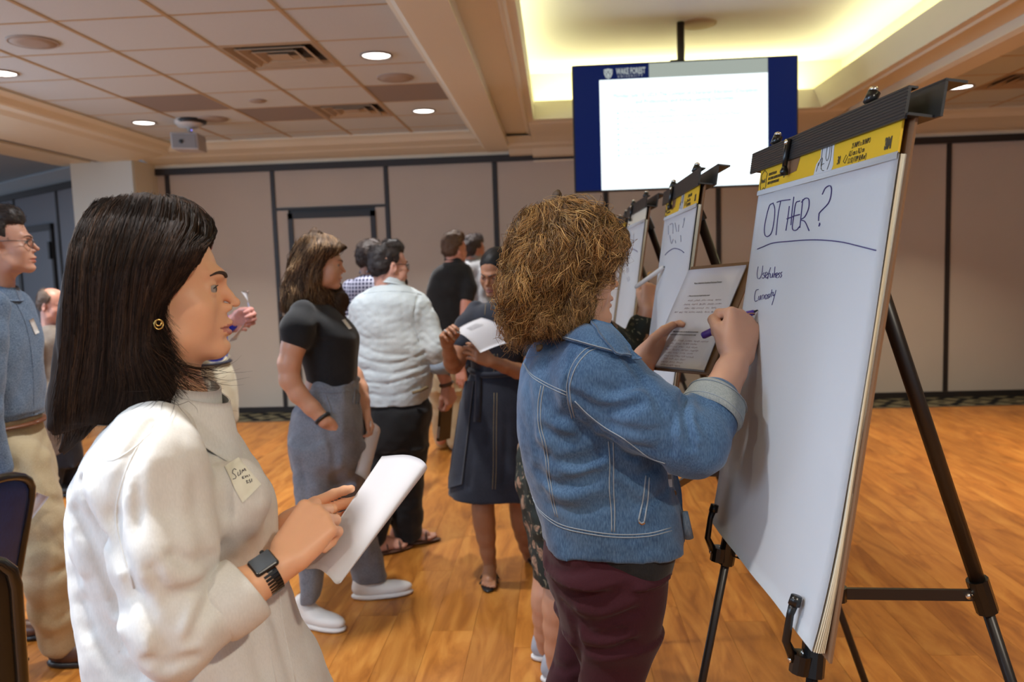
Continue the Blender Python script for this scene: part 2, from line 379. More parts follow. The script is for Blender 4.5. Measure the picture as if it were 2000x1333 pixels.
# left soffit with stepped crown, then header with folding-wall track
sweep('trim_2', [(-3.9, TZ+.02), (-3.9, 2.925), (-3.96, 2.905), (-4.0, 2.87), (-4.02, 2.86), (-4.10, 2.855), (-4.16, 2.83), (-4.22, 2.822), (-4.40, 2.80)], 'Y', -4, 8.3, M_cream)
sweep('trim_3', [(-4.40, 2.80), (-4.74, 2.795), (-4.74, 2.83), (-4.86, 2.83), (-4.86, 2.795), (-5.29, 2.795), (-5.29, 2.99)], 'Y', -4, 8.45, M_cream)
structure(MB().box((-4.80, -4, 2.80), (-4.77, 8.4, 2.84)).build('trim_4', M_track))
# back soffit and crown along the partition
sweep('trim_5', [(8.10, TZ+.02), (8.10, 2.925), (8.16, 2.905), (8.22, 2.87), (8.26, 2.865), (8.40, 2.85), (8.44, 2.835), (8.60, 2.815), (8.74, 2.805), (8.74, 2.765), (8.80, 2.765)], 'X', -4.42, -.46, M_cream)
sweep('trim_6', [(7.33, 2.87), (7.40, 2.865), (7.44, 2.85), (7.52, 2.845), (8.0, 2.845), (8.10, 2.84), (8.3, 2.82), (8.36, 2.80), (8.50, 2.79), (8.62, 2.73), (8.74, 2.72), (8.76, 2.68), (8.80, 2.68)], 'X', -.22, 2.62, M_cream)
structure(MB().box((-.45, 8.1, 2.68), (-.20, 8.80, 2.90)).build('trim_7', M_cream)) if False else None
sweep('trim_8', [(8.10, TZ+.02), (8.10, 2.925), (8.16, 2.905), (8.22, 2.87), (8.40, 2.85), (8.60, 2.815), (8.74, 2.805), (8.74, 2.765), (8.80, 2.765)], 'X', 2.62, 6.6, M_cream)
sweep('trim_9', [(8.0, 2.84), (8.3, 2.82), (8.36, 2.80), (8.50, 2.79), (8.62, 2.75), (8.74, 2.745), (8.76, 2.765)], 'X', -.47, -.215, M_cream)
# left bulkhead: crown bead, flat beam, step, bead, lip of the raised ceiling, light trough
def bulkhead(s, ox, nm):
    X = lambda a: ox+s*a
    prof = [(0, TZ+.02), (0, 2.925), (.03, 2.915), (.06, 2.87), (.075, 2.86), (.085, 2.83), (.10, 2.82), (.115, 2.80), (.135, 2.80), (.36, 2.80), (.365, 2.87), (.57, 2.87), (.585, 2.858), (.60, 2.858), (.615, 2.87), (.66, 2.87), (.665, 3.03), (.64, 3.03), (.635, 2.93), (.36, 2.93), (.36, 3.36)]
    return sweep(nm, [(X(a), z) for a, z in prof], 'Y', -4, 8.76, M_cream)
bulkhead(1, -.83, 'trim_10')
# right one mirrors it, a little wider
def bulkhead_r():
    prof = [(2.95, TZ+.02), (2.95, 2.925), (2.92, 2.90), (2.91, 2.86), (2.90, 2.81), (2.88, 2.80), (2.70, 2.80), (2.66, 2.815), (2.645, 2.87), (2.47, 2.87), (2.455, 2.857), (2.44, 2.857), (2.425, 2.87), (2.37, 2.87), (2.30, 3.03), (2.325, 3.03), (2.39, 2.93), (2.64, 2.93), (2.64, 3.36)]
    sweep('trim_11', prof, 'Y', -4, 8.76, M_cream)
bulkhead_r()
sweep('trim_12', [(7.33, 2.87), (7.33, 3.03), (7.36, 3.03), (7.36, 2.93), (7.62, 2.93), (7.62, 3.36)], 'X', -.17, 2.37, M_cream)
structure(MB().box((-.50, 7.62, 2.90), (2.66, 7.66, 3.37)).build('trim_14', M_cream))
structure(MB().box((-1.2, -4, 3.34), (3.0, 7.9, 3.38)).build('ceiling_raised', M_tray))
# column at the end of the folding wall, side room behind it
structure(MB().box((-5.08, 8.25, 0), (-4.415, 8.30, 2.81)).box((-5.08, 8.30, 0), (-4.44, 8.9, 2.81)).build('wall_column', M_colm))
structure(MB().box((-4.44, 8.302, 0), (-4.41, 8.9, 2.81)).build('wall_return', M_cream))
sa, sb = V3(-5.0, 8.905, 0), V3(-9.8, 12.34, 0); sd = nrm(sb-sa); sn = V3(sd[1], -sd[0], 0); sn = sn if sn[1] < 0 else -sn
wall_left = structure(MB().obox(sa-sn*.12, sb-sa, sn*.10, V3(0, 0, 2.95)).build('wall_left', M_side))
def sp(t): return sa+sd*t
def along(p): return float(np.dot(P(*p, 10)[:2]*0, [0, 0]))
def tpx(x, y):
    q = PPL(x, y, sa, sn); return float(np.dot(q-sa, sd))
ts = [tpx(130, 357), tpx(110, 360), tpx(27, 378), tpx(-60, 398)]
for a, b_ in ((0.0, ts[1]), (ts[1], ts[2]), (ts[2], ts[3]), (ts[3], 5.8)):
    MB().obox(sp(a+.02)-sn*.02, sd*(b_-a-.04), sn*.03, V3(0, 0, 2.70)).build('panel', M_sidepanel, wall_left)
    MB().obox(sp(b_-.025)-sn*.02, sd*.05, sn*.045, V3(0, 0, 2.72)).build('seam_strip', M_track, wall_left)
MB().obox(sp(0)-sn*.02, sd*5.8, sn*.06, V3(0, 0, .08)).build('bottom_sweep', M_track, wall_left)
MB().obox(sp(0)-sn*.02+V3(0, 0, 2.69), sd*5.8, sn*.06, V3(0, 0, .08)).build('top_track', M_track, wall_left)
d0, d1 = tpx(107, 444), tpx(38, 450)
door2 = structure(MB().obox(sp(d0+.05)+sn*.012, sd*(d1-d0-.1), sn*.02, V3(0, 0, 2.22)).build('door_2', M_sidepanel))
MB().obox(sp(d0)+sn*.0, sd*.06, sn*.05, V3(0, 0, 2.30)).obox(sp(d1-.06), sd*.06, sn*.05, V3(0, 0, 2.30)).obox(sp(d0)+V3(0, 0, 2.22), sd*(d1-d0), sn*.05, V3(0, 0, .08)).build('door_frame', M_track, door2)
MB().obox(sp(d0+.02)+sn*.05+V3(0, 0, 1.85), sd*.06, sn*.03, V3(0, 0, .22)).build('door_closer', M_dark, door2)
structure(MB().box((-11, 4, 2.99), (-5.0, 13, 3.03)).build('ceiling_side', M_side))
structure(MB().box((-5.9, 4.5, 2.955), (-5.35, 8.6, 2.985)).build('trim_13', M_colm))
# ---- ceiling fixtures
M_lens = mat('lamp_lens', (1, 1, 1), .4, emit=(1, .95, .88), estr=9)
M_baf = mat('lamp_trim', (.25, .22, .2), .35)
lbl = ['downlight at the far left edge of the tiled ceiling', 'downlight beside the ceiling projector, left back', 'downlight in the tile right of the big air diffuser', 'downlight near the beam, behind the small dark panel', 'downlight in the right-hand ceiling bay above the front easel']
def downlight(x, y, l):
    t = thing('downlight', 'round glowing recessed '+l, 'ceiling light', (x, y, TZ), 'recessed ceiling downlights')
    MB().lathe((x, y, TZ-.012), [(.088, .012), (.092, .004), (.098, 0), (.104, .006), (.104, .012)], 28).build('trim_ring', M_baf, t, True)
    MB().lathe((x, y, TZ-.006), [(.001, -.002), (.05, -.001), (.088, .004)], 28).build('lens', M_lens, t, True)
for (x, y), l in zip(DL, lbl): downlight(x, y, l)
M_spk = mat('speaker_grille', (.36, .30, .25), .7, bump=(900, .5, .001))
def ceil_speaker(x, y, z, l, r=.135):
    t = thing('ceiling_speaker', l, 'speaker', (x, y, z), 'round ceiling speakers')
    MB().lathe((x, y, z-.010), [(.001, -.004), (r*.5, -.003), (r*.9, 0), (r*.92, .008)], 28).build('grille', M_spk, t, True)
    MB().lathe((x, y, z-.010), [(r*.92, .008), (r*.94, -.001), (r, .002), (r*1.02, .010)], 28).build('rim', M_spk, t, True)
ceil_speaker(-2.98, 4.58, TZ, 'flat round ceiling speaker at the upper left, nearest the camera')
ceil_speaker(-1.12, 5.83, TZ, 'flat round ceiling speaker between two downlights near the beam', .13)
ceil_speaker(-2.98, 7.0, TZ, 'flat round ceiling speaker just above the projector', .13)
ps = PZ(1364, 46, 3.34); ceil_speaker(ps[0], ps[1], 3.34, 'round speaker in the raised central ceiling above the screen', .135)
tag(MB().lathe((-2.34, 6.37, TZ-.01), [(.001, 0), (.06, 0), (.07, .01)], 20).build('smoke_detector', M_spk, None, True), 'small round detector disc in the middle of the tiled ceiling', 'smoke detector')
M_vent = mat('vent_metal', (.42, .33, .22), .5)
def diffuser(x0, x1, y0, y1, z, l):
    cx, cy = (x0+x1)/2, (y0+y1)/2; t = thing('air_diffuser', l, 'air vent', (cx, cy, z), 'square ceiling air diffusers')
    hw, hh = (x1-x0)/2-.008, (y1-y0)/2-.008
    MB().box((cx-hw, cy-hh, z+.10), (cx+hw, cy+hh, z+.12)).build('duct_back', M_dark, t)
    def ring(a, za, b, zb):
        v = [(cx+sx*hw*a, cy+sy*hh*a, z+za) for sx, sy in ((-1, -1), (1, -1), (1, 1), (-1, 1))]+[(cx+sx*hw*b, cy+sy*hh*b, z+zb) for sx, sy in ((-1, -1), (1, -1), (1, 1), (-1, 1))]
        return v, [(i, (i+1) % 4, 4+(i+1) % 4, 4+i) for i in range(4)]
    for nm, rr in (('frame', [(1, 0, .92, 0), (.92, 0, .80, .05)]), ('vane', [(.74, -.002, .68, .0), (.68, .0, .54, .045)]), ('vane', [(.47, -.002, .42, 0), (.42, 0, .30, .04)]), ('vane', [(.22, 0, .001, 0)])):
        m_ = MB()
        for q in rr: m_.add(*ring(*q))
        o = m_.build(nm, M_vent, t); md = o.modifiers.new('s', 'SOLIDIFY'); md.thickness = .004
diffuser(GX[3], GX[4], GY[14], GY[15], TZ, 'square stepped air diffuser, the larger one nearer the camera')
diffuser(GX[3], GX[4], GY[17], GY[18], TZ, 'square stepped air diffuser, the farther one by the back wall')
diffuser(RX[1], RX[2], GY[17], GY[18], TZ, 'square air diffuser at the right edge of the right-hand ceiling bay')
# ---- projector hung from the ceiling
pj = P(372, 280, 7.0); t = thing('projector', 'white ceiling projector with boxy housing above the corner column', 'projector', (pj[0], pj[1], 2.66))
px, py = pj[0], pj[1]
M_prj = mat('projector_shell', (.42, .41, .40), .5)
c_, s_ = math.cos(.12), math.sin(.12)
bevel(MB().obox((px-.12, py-.12, 2.675), (.235, .02, -.012), (-.02, .22, 0), (-.005, 0, .145)).build('housing', M_prj, t), .012, 3)
bevel(MB().obox((px-.105, py-.125, 2.685), (.205, .018, -.01), (0, .01, 0), (-.004, 0, .12)).build('front_grille', mat('projector_grille', (.24, .23, .225), .7, bump=(700, .4, .001)), t), .004)
MB().lathe((px-.028, py-.128, 2.735), [(.001, -.004), (.012, -.003), (.017, .0), (.017, .02)], 18, (0, 1, 0)).build('lens', M_dark, t, True)
MB().lathe((px-.0, py, 2.82), [(.02, 0), (.02, .05), (.09, .055), (.12, .09), (.12, .12)], 24).build('ceiling_mount', M_white, t, True)
MB().lathe((px+.02, py+.0, 2.905), [(.125, 0), (.13, .02), (.125, .034)], 24).build('mount_ring', M_dark, t, True)
MB().lathe((px+.07, py-.115, 2.828), [(.001, -.004), (.006, 0), (.004, .004)], 10, (0, 1, 0)).build('status_light', mat('blue_led', (.1, .1, .6), .3, emit=(.25, .22, 1), estr=2.5), t, True)
# ---- big screen hung on a pole from the raised ceiling
M_bez = mat('screen_bezel', (.008, .008, .01), .3)
def scr(name, col, s): return mat(name, (.004, .004, .004), .5, spec=.08, emit=col, estr=s)
TY = 6.1
tl, tr_, br, bl = P(1117, 128, TY), P(1560, 107, TY), P(1552, 360, TY), P(1122, 377, TY)
sx0, sx1, sz0, sz1 = .152, 1.806, bl[2], (tl[2]+tr_[2])/2
tv = thing('wall_screen', 'large flat screen showing a white slide with a dark blue border', 'screen', ((sx0+sx1)/2, TY, sz0))
bevel(MB().box((sx0, TY, sz0), (sx1, TY+.07, sz1)).build('housing', M_bez, tv), .006)
lx = lambda u: sx0+.012+(sx1-sx0-.024)*u; lz = lambda v: sz1-.012-(sz1-sz0-.024)*v
def patch(nm, u0, v0, u1, v1, m_, d): return MB().box((lx(u0), TY-d, lz(v1)), (lx(u1), TY-d+.001, lz(v0))).build(nm, m_, tv)
patch('display', 0, 0, 1, 1, scr('screen_navy', (.004, .016, .12), .8), .0015)
patch('slide', .117, .115, .872, 1, scr('screen_white', (.86, .97, 1), 2.0), .003)
patch('slide_header', .342, 0, .872, .115, scr('screen_grey', (.50, .56, .50), 1.0), .003)
# the crest and the lettering on the screen
M_led = scr('screen_text', (.62, .68, .66), 1.0)
def text(body, size, o, xdir, updir, material, parent, name='lettering', align='LEFT', extr=.0003, bold=0, sp_=1.0, shear=0, xs=1.0, fit=None):
    cu = bpy.data.curves.new(name, 'FONT'); cu.body = body; cu.size = size; cu.align_x = align; cu.extrude = extr; cu.offset = bold; cu.space_character = sp_; cu.shear = shear; cu.resolution_u = 2
    to = bpy.data.objects.new(name, cu); COL.objects.link(to)
    dg = bpy.context.evaluated_depsgraph_get(); me = bpy.data.meshes.new_from_object(to.evaluated_get(dg)); bpy.data.objects.remove(to)
    x = nrm(xdir); z = nrm(np.cross(x, updir)); y = np.cross(z, x)
    v = np.array([w.co[:] for w in me.vertices]); 
    if not len(v): return None
    v[:, 0] *= xs
    if fit: v[:, 0] *= fit/max(v[:, 0].max(), 1e-6)
    wv = np.array(o)+v[:, :1]*x+v[:, 1:2]*y+v[:, 2:3]*z
    f = [tuple(p.vertices) for p in me.polygons]; bpy.data.meshes.remove(me)
    return mk(name, wv, f, material, parent, smooth=False)
text('WAKE FOREST', .062, (lx(.194), TY-.004, lz(.075)), (1, 0, 0), (0, 0, 1), M_led, tv, bold=.0012, fit=.215)
text('UNIVERSITY', .026, (lx(.200), TY-.004, lz(.102)), (1, 0, 0), (0, 0, 1), M_led, tv, sp_=1.75, fit=.185)
sh = [(-.032, .030), (0, .036), (.032, .030), (.031, .0), (.020, -.026), (0, -.042), (-.020, -.026), (-.031, 0)]
cx, cz = lx(.158), lz(.066)
o = mk('crest', [(cx+a, TY-.004, cz+b) for a, b in sh], [tuple(range(8))], M_led, tv, False)
M_nv = scr('screen_navy_ink', (.004, .016, .10), 1)
mm = MB()
for a in ((-.026, .024, -.004, -.034), (.026, .024, .004, -.034), (-.012, .026, .012, -.006), (.012, .026, -.012, -.006)):
    mm.tube([(cx+a[0], TY-.0045, cz+a[1]), (cx+a[2], TY-.0045, cz+a[3])], .0022, 6)
mm.build('crest_lines', M_nv, tv)
M_pale = scr('screen_pale_text', (.25, .72, .78), 1.1); M_pale2 = scr('screen_paler_text', (.50, .84, .88), 1.15)
text('Monday, July 10, 2023: The Context of Character Education (Disciplines', .043, (lx(.178), TY-.004, lz(.262)), (1, 0, 0), (0, 0, 1), M_pale, tv, fit=1.06)
text('and Professions) and Virtue Learning Outcomes', .043, (lx(.278), TY-.004, lz(.315)), (1, 0, 0), (0, 0, 1), M_pale, tv, fit=.72)
rows = ['9-9:30: Registration and Coffee', '9:30-10:30: Virtues Embedded in Disciplinary Practices (Faculty Panel)', '10:30-noon: Virtues Embedded in Disciplinary Practices', 'Noon-1: Lunch', '1-2: What are virtues?', '2:15-3:15: How to Write Virtue Learning Outcomes', '3:15-3:45: Afternoon Tea', '3:45-4:45: Virtue Learning Outcomes Writing Workshop', '4:45-5:00: Closing Reflections']
for k, r in enumerate(rows):
    v = .385+k*.0425
    text(r, .039, (lx(.225), TY-.004, lz(v+.008)), (1, 0, 0), (0, 0, 1), M_pale2, tv, xs=.78)
    MB().lathe((lx(.198), TY-.004, lz(v)), [(.001, -.001), (.006, 0)], 10, (0, 1, 0)).build('bullet', scr('screen_dot', (.05, .5, .6), 1.2) if k == 0 else bpy.data.materials['screen_dot'], tv)
mpx = P(1332, 115, TY+.05)[0]
MB().tube([(mpx, TY+.10, sz1-.2), (mpx, TY+.10, 3.33)], .028, 14).build('ceiling_pole', M_track, tv, True)
MB().box((mpx-.2, TY+.06, sz1-.45), (mpx+.2, TY+.11, sz1-.02)).build('mount_plate', M_track, tv)
MB().box((mpx-.09, TY+.02, sz1-.002), (mpx-.0, TY+.06, sz1+.012)).build('top_bracket', M_track, tv)
# ================================================================== EASELS AND PADS
M_bar = mat('easel_bar', (.020, .019, .019), .42, bump=(900, .15, .0006))
M_leg = mat('easel_leg', (.016, .011, .009), .38)
M_clip = mat('easel_clip', (.006, .006, .006), .28)
M_rivet = mat('rivet', (.75, .73, .68), .25, 1)
M_paper = mat('pad_paper', (.53, .55, .58), .75, bump=(16, .35, .004))
M_edge = mat('pad_edge', (.74, .67, .50), .8)
M_yel = mat('pad_yellow', (.70, .43, .008), .5)
M_yel2 = mat('pad_cream', (.72, .68, .56), .6)
M_board = mat('pad_cardboard', (.20, .10, .045), .85, bump=(200, .3, .001))
M_ink = mat('marker_ink', (.045, .03, .16), .6)
M_faint = mat('faint_ink', (.30, .30, .38), .7)
M_print = mat('pad_print', (.05, .04, .02), .6)
class Frame:
    def __init__(s, o, u, v):
        s.o = np.array(o, float); s.u = nrm(u); v = np.array(v, float); v -= s.u*np.dot(v, s.u); s.v = nrm(v); s.n = np.cross(s.v, s.u)
    def __call__(s, a, b, c=0): return s.o+s.u*a+s.v*b+s.n*c      # along, down, out towards the writer
    def px(s, x, y, off=.0):
        p = PPL(x, y, s.o+s.n*off, s.n); d = p-s.o; return float(d@s.u), float(d@s.v)
    def box(s, m, a0, a1, b0, b1, c0, c1): return m.obox(s(a0, b0, c0), s.u*(a1-a0), s.v*(b1-b0), s.n*(c1-c0))
def wave(a, b, k): return .0012*math.sin(7*a+k)*math.sin(5*b+1.3*k)+.0008*math.sin(17*a+9*b+k)
def easel(fr, label, plabel, yellow=True, curl=0., lean=.34):
    base = fr(.3175, 1.719); base[2] = 0
    t = thing('easel', label, 'easel', base, 'flip chart easels')
    # channel bar: front plate, web, back plate with flange
    m = MB(); fr.box(m, -.062, .648, -.094, -.047, .006, .010); fr.box(m, -.062, .648, -.094, -.091, .006, -.004)
    fr.box(m, -.055, .655, -.055, -.051, -.03, .008); fr.box(m, -.055, .67, -.102, -.051, -.034, -.03); fr.box(m, -.055, .67, -.104, -.100, -.062, -.03)
    m.build('top_bar', M_bar, t)
    # ribs of the front plate
    m = MB()
    for k in range(9): fr.box(m, -.062, .648, -.0925+k*.005, -.0905+k*.005, .010, .0108)
    m.build('bar_ribs', M_bar, t)
    for a in (.055, .50):
        m = MB().tube([fr(a, -.098, 0), fr(a, -.118, -.006)], .010, 10); m.build('bar_knob', M_clip, t, True)
        MB().lathe(fr(a, -.121, -.004), [(.0005, .006), (.006, .004), (.008, 0), (.006, -.004), (.001, -.006)], 12).build('rivet', M_rivet, t, True)
    # hook that presses the pad
    h = MB().tube([fr(.185, -.088, .013), fr(.185, -.060, .016), fr(.188, -.030, .016)], [.008, .006, .005], 10).tube([fr(.188, -.034, .016), fr(.188, -.024, .016), fr(.188, -.016, .014)], [.005, .0085, .007], 10)
    h.build('hook', M_clip, t, True)
    MB().lathe(fr(.185, -.082, .02), [(.001, .003), (.006, .001), (.006, -.004)], 12, fr.n).build('rivet', M_rivet, t, True)
    zt = 1.719
    def leg(p_top, p_mid, p_bot, r0, r1, coll, nm='leg'):
        lg = MB().tube([p_top, p_mid], r0, 12).tube([p_mid, p_bot], r1, 12).build(nm, M_leg, t, True)
        d = nrm(p_bot-p_top)
        MB().tube([coll-d*.035, coll+d*.035], r0+.006, 10).build('collar', M_clip, lg, False)
        e = nrm(np.cross(d, fr.n if abs(d@fr.n) < .9 else fr.u))
        MB().obox(coll-d*.02+e*(r0+.003)-fr.n*.008, d*.045, e*.016, fr.n*.016).build('lever', M_clip, lg)
        MB().tube([p_bot-d*.03, p_bot+d*.0], r1+.004, 10).build('rubber_foot', M_clip, lg, True)
        MB().lathe(coll+fr.n*(r0+.007), [(.001, .003), (.005, .0015), (.006, 0)], 10, fr.n).build('rivet', M_rivet, lg, True)
        return lg
    S = []
    for s, c in ((-1, .3175), (1, .3175)):
        f = lambda tt: fr(c+s*(.118+.15*(tt+.05)), tt, -.020)
        b = f(zt); b = b+fr.v*0; k = (b[2]-.0)/-fr.v[2] if False else 0
        tb = zt-.02
        # run down to the floor
        p0 = f(-.06); p1 = f(tb); d = (p1-p0); q = p0+d*((p0[2]-.002)/(p0[2]-p1[2])); mid = p0+d*((p0[2]-.90)/(p0[2]-p1[2])); S.append(mid)
        leg(p0, mid, q, .0125, .0095, mid)
        # clip holding the pad's lower edge
        pc = f(.815)+fr.n*.02
        cl = MB().tube([pc+fr.n*.012, pc+fr.n*.030-fr.v*.03, pc+fr.n*.030-fr.v*.075, pc+fr.n*.026-fr.v*.098], [.009, .007, .006, .008], 10).tube([pc+fr.n*.026-fr.v*.092, pc+fr.n*.024-fr.v*.108], [.010, .009], 10)
        cl.build('pad_clip', M_clip, t, True)
        MB().tube([pc-fr.v*.012, pc+fr.v*.02], .018, 12).build('clip_block', M_clip, t, False)
        MB().lathe(pc+fr.n*.019, [(.001, .004), (.006, .002), (.0065, 0)], 12, fr.n).build('rivet', M_rivet, t, True)
    # back leg: swings out behind the pad
    p0 = fr(.3175, -.01, -.05); bx = nrm(V3(fr.n[0], fr.n[1], 0))
    q = p0-bx*(lean*p0[2]); q[2] = .002; d = q-p0; mid = p0+d*((p0[2]-.88)/p0[2])
    leg(p0, mid, q, .0145, .011, mid)
    MB().tube([fr(.3175, -.03, -.035), fr(.3175, .02, -.065)], .022, 12).build('leg_hub', M_clip, t, False)
    hub = (S[0]+S[1]+mid)/3; hub[2] = .895
    for e in (S[0], S[1], mid):
        dd = nrm(hub-e); MB().obox(e-V3(0, 0, .011)+np.cross(dd, [0, 0, 1])*-.004, hub-e, np.cross(dd, [0, 0, 1])*.008, V3(0, 0, .022)).build('brace', M_leg, t)
        MB().lathe(e+dd*.03, [(.001, .011), (.006, .009), (.006, -.009)], 10, np.cross(dd, [0, 0, 1])).build('rivet', M_rivet, t, True)
    MB().lathe(hub, [(.018, -.014), (.018, .014)], 12).build('brace_hub', M_clip, t)
    # the pad
    p = thing('flip_pad', plabel, 'paper pad', fr(.3175, .78), 'pads on the easels')
    m = MB(); fr.box(m, -.004, .645, -.052, .778, -.012, -.008); m.build('backing_board', M_board, p)
    m = MB()
    for k in range(6):
        c1 = -.0078+.0014*k
        m.grid(lambda a, b: fr(.635*a+.0015*math.sin(5*b+k), .768*b, c1-.0008+curl*.018*max(0, b-.7)**2*11*(.4+a)*(.4+.12*k)), 1 if k < 5 else 14, 18, .0012)
    m.build('sheet_block', M_edge, p)
    top = MB().grid(lambda a, b: fr(.0005+.634*a+.002*math.sin(6*b)*(a > .5), .767*b, .0022+wave(a, b, 9)+curl*.018*max(0, b-.7)**2*11*(.4+a)), 22, 26, .0006).build('top_sheet', M_paper, p, True)
    m = MB(); fr.box(m, .0, .632, -.055, -.002, .001, .0042); m.build('binding_strip', M_yel if yellow else M_yel2, p)
    m = MB().grid(lambda a, b: fr(.634*a, -.003+.011*b, .0046+.0012*math.sin(b*3.1)), 2, 4, .0008).build('tear_strip', M_paper, p, True)
    return t, p
def pos_on_sheet(fr, pts, r, m, off=.0032):
    q = [fr(a, b, off) for a, b in pts]; m.tube(q, r, 5)
F1 = Frame((.462, 1.848, 1.700), (.071, -.997, -.004), (-.145, -.007, -.989))
e1, p1 = easel(F1, 'nearest black tripod easel, its pad headed OTHER', 'large white flip pad headed OTHER on the nearest easel', True, .6)
# handwriting traced as pen strokes on the top sheet
def ink(fr, parent, strokes, r, material, name='handwriting', off=.0036):
    m = MB()
    for s in strokes:
        q = catmull([fr.px(*p, off) for p in s], max(6, 4*len(s))) if len(s) > 2 else [fr.px(*p, off) for p in s]
        m.tube([fr(a, b, off+wave(a/.635, b/.767, 9)) for a, b in q], r, 5)
    o = m.build(name, material, parent, True); o['kind'] = 'stuff'; return o
ox, oy, k = 1460, 170, 1/2.9625
Z = lambda *pts: [(ox+a*k, oy+b*k) for a, b in pts]
ink(F1, p1, [
    Z((150, 672), (125, 690), (100, 790), (98, 850), (115, 866), (140, 845), (155, 780), (160, 710), (148, 675), (132, 680)),
    Z((172, 668), (196, 660), (250, 652)), Z((196, 658), (180, 740), (167, 858)),
    Z((244, 690), (234, 760), (222, 832)), Z((270, 636), (258, 720), (250, 800)), Z((228, 764), (245, 757), (262, 752)),
    Z((302, 660), (280, 672), (268, 740), (258, 820), (280, 828), (298, 808)), Z((262, 748), (300, 738)),
    Z((318, 650), (308, 740), (300, 815)), Z((310, 668), (330, 645), (352, 650), (352, 700), (330, 750), (305, 768), (330, 780), (356, 832)),
    Z((432, 622), (450, 585), (478, 572), (486, 605), (470, 670), (420, 725), (414, 745), (412, 775)), Z((418, 790), (414, 806), (420, 796), (418, 788)),
], .0010, M_ink)
ink(F1, p1, [Z((55, 938), (90, 925), (150, 903), (240, 893), (330, 886), (430, 886), (540, 897), (640, 920), (745, 946))], .0010, M_ink, 'underline')
ink(F1, p1, [
    Z((62, 1040), (56, 1075), (58, 1105), (72, 1108), (84, 1080), (90, 1035)), Z((98, 1075), (88, 1085), (100, 1095), (92, 1108), (84, 1102)), Z((104, 1095), (116, 1080), (108, 1072), (102, 1090), (108, 1106), (118, 1098)),
    Z((134, 1045), (124, 1075), (116, 1112)), Z((116, 1085), (130, 1080)), Z((132, 1080), (130, 1102), (140, 1098), (145, 1078), (144, 1104)), Z((158, 1040), (150, 1104)), Z((152, 1090), (160, 1080), (160, 1104)),
    Z((164, 1092), (174, 1082), (166, 1076), (162, 1096), (168, 1106)), Z((184, 1074), (176, 1084), (182, 1092), (174, 1104)), Z((196, 1070), (188, 1082), (194, 1090), (186, 1104)),
    Z((64, 1172), (50, 1178), (42, 1210), (44, 1240), (58, 1236)), Z((66, 1210), (62, 1230), (70, 1230), (76, 1206), (74, 1232)), Z((82, 1232), (84, 1208), (92, 1204)), Z((96, 1204), (92, 1228)), Z((106, 1202), (100, 1212), (102, 1228), (110, 1220), (112, 1204), (104, 1202)), Z((122, 1198), (114, 1208), (120, 1214), (114, 1226)), Z((128, 1196), (124, 1220)), Z((138, 1172), (132, 1216)), Z((132, 1192), (144, 1188)), Z((146, 1188), (142, 1208), (154, 1200)), Z((160, 1176), (150, 1215), (136, 1262)),
], .0007, M_ink, 'handwriting')
# print on the yellow binding strip
def strip_print(fr, p, full=True):
    xd, ud = fr.u, -fr.v
    def tx(s, size, a, b, xs=.62, bold=0, mt=M_print, shear=.12): text(s, size, fr(a, b, .0046), xd, ud, mt, p, 'printed_lettering', extr=.0002, bold=bold, xs=xs, shear=shear)
    tx('25 IN/PO x 30 IN/PO', .0125, .470, -.030, .60); tx('63,5 cm x 76,2 cm', .0125, .462, -.018, .62); tx('5.2 SQ FT/PP (0,48 m²)', .0125, .462, -.006, .58)
    tx('30', .020, .418, -.010, .62, .0004); tx('3M', .023, .588, -.012, .72, .0016, shear=0)
    m = MB().tube([fr(.444, -.012, .0046), fr(.452, -.022, .0046), fr(.459, -.018, .0046), fr(.452, -.008, .0046), fr(.444, -.012, .0046)], .0006, 4); m.build('printed_outline', M_print, p)
    # white figure with raised hands outline
    pts = [(.318, -.003), (.324, -.022), (.340, -.032), (.338, -.050), (.360, -.054), (.395, -.054), (.398, -.030), (.403, -.012), (.398, -.003)]
    mk('printed_figure', [fr(a, b, .0045) for a, b in pts], [tuple(range(len(pts)))], M_paper, p, False)
    m = MB()
    for s in ([(.345, -.048), (.348, -.020), (.356, -.008), (.366, -.006)], [(.336, -.018), (.345, -.030), (.352, -.028), (.351, -.010)], [(.349, -.018), (.362, -.019)], [(.366, -.054), (.366, -.030), (.374, -.022), (.380, -.030), (.378, -.050)], [(.386, -.050), (.388, -.024), (.380, -.006)], [(.330, -.008), (.336, -.024)]):
        m.tube([fr(a, b, .0049) for a, b in catmull(s, 8)], .0006, 4)
    m.build('printed_figure_lines', M_print, p)
    # note-shaped emblem and small grey print
    em = [(.012, -.038), (.028, -.046), (.050, -.036), (.047, -.030), (.050, -.010), (.046, -.002), (.036, -.007), (.020, -.000), (.012, -.012)]
    m = MB().tube([fr(a, b, .0046) for a, b in em+em[:1]], .0009, 4); m.build('printed_emblem', M_print, p)
    tx('Post-it', .0135, .015, -.018, .72, .0003)
    for k_, s in enumerate(('SUPER STICKY EASEL PAD', 'BLOC DE FEUILLES ADHESIVES REPOSITIONNABLES', 'BLOCK DE HOJAS REPOSICIONABLES')): tx(s, .0085, .060, -.030+k_*.0095, .5)
    # the notch the hook sits in, and the tag flap beside it
    m = MB(); fr.box(m, .155, .160, -.052, -.016, .0042, .0048); m.build('strip_notch', M_print, p)
    nt = [(.162, -.05), (.238, -.05), (.226, -.022), (.162, -.018)]
    mk('strip_flap', [fr(a, b, .0047) for a, b in nt], [(0, 1, 2, 3)], M_board, p, False)
strip_print(F1, p1)
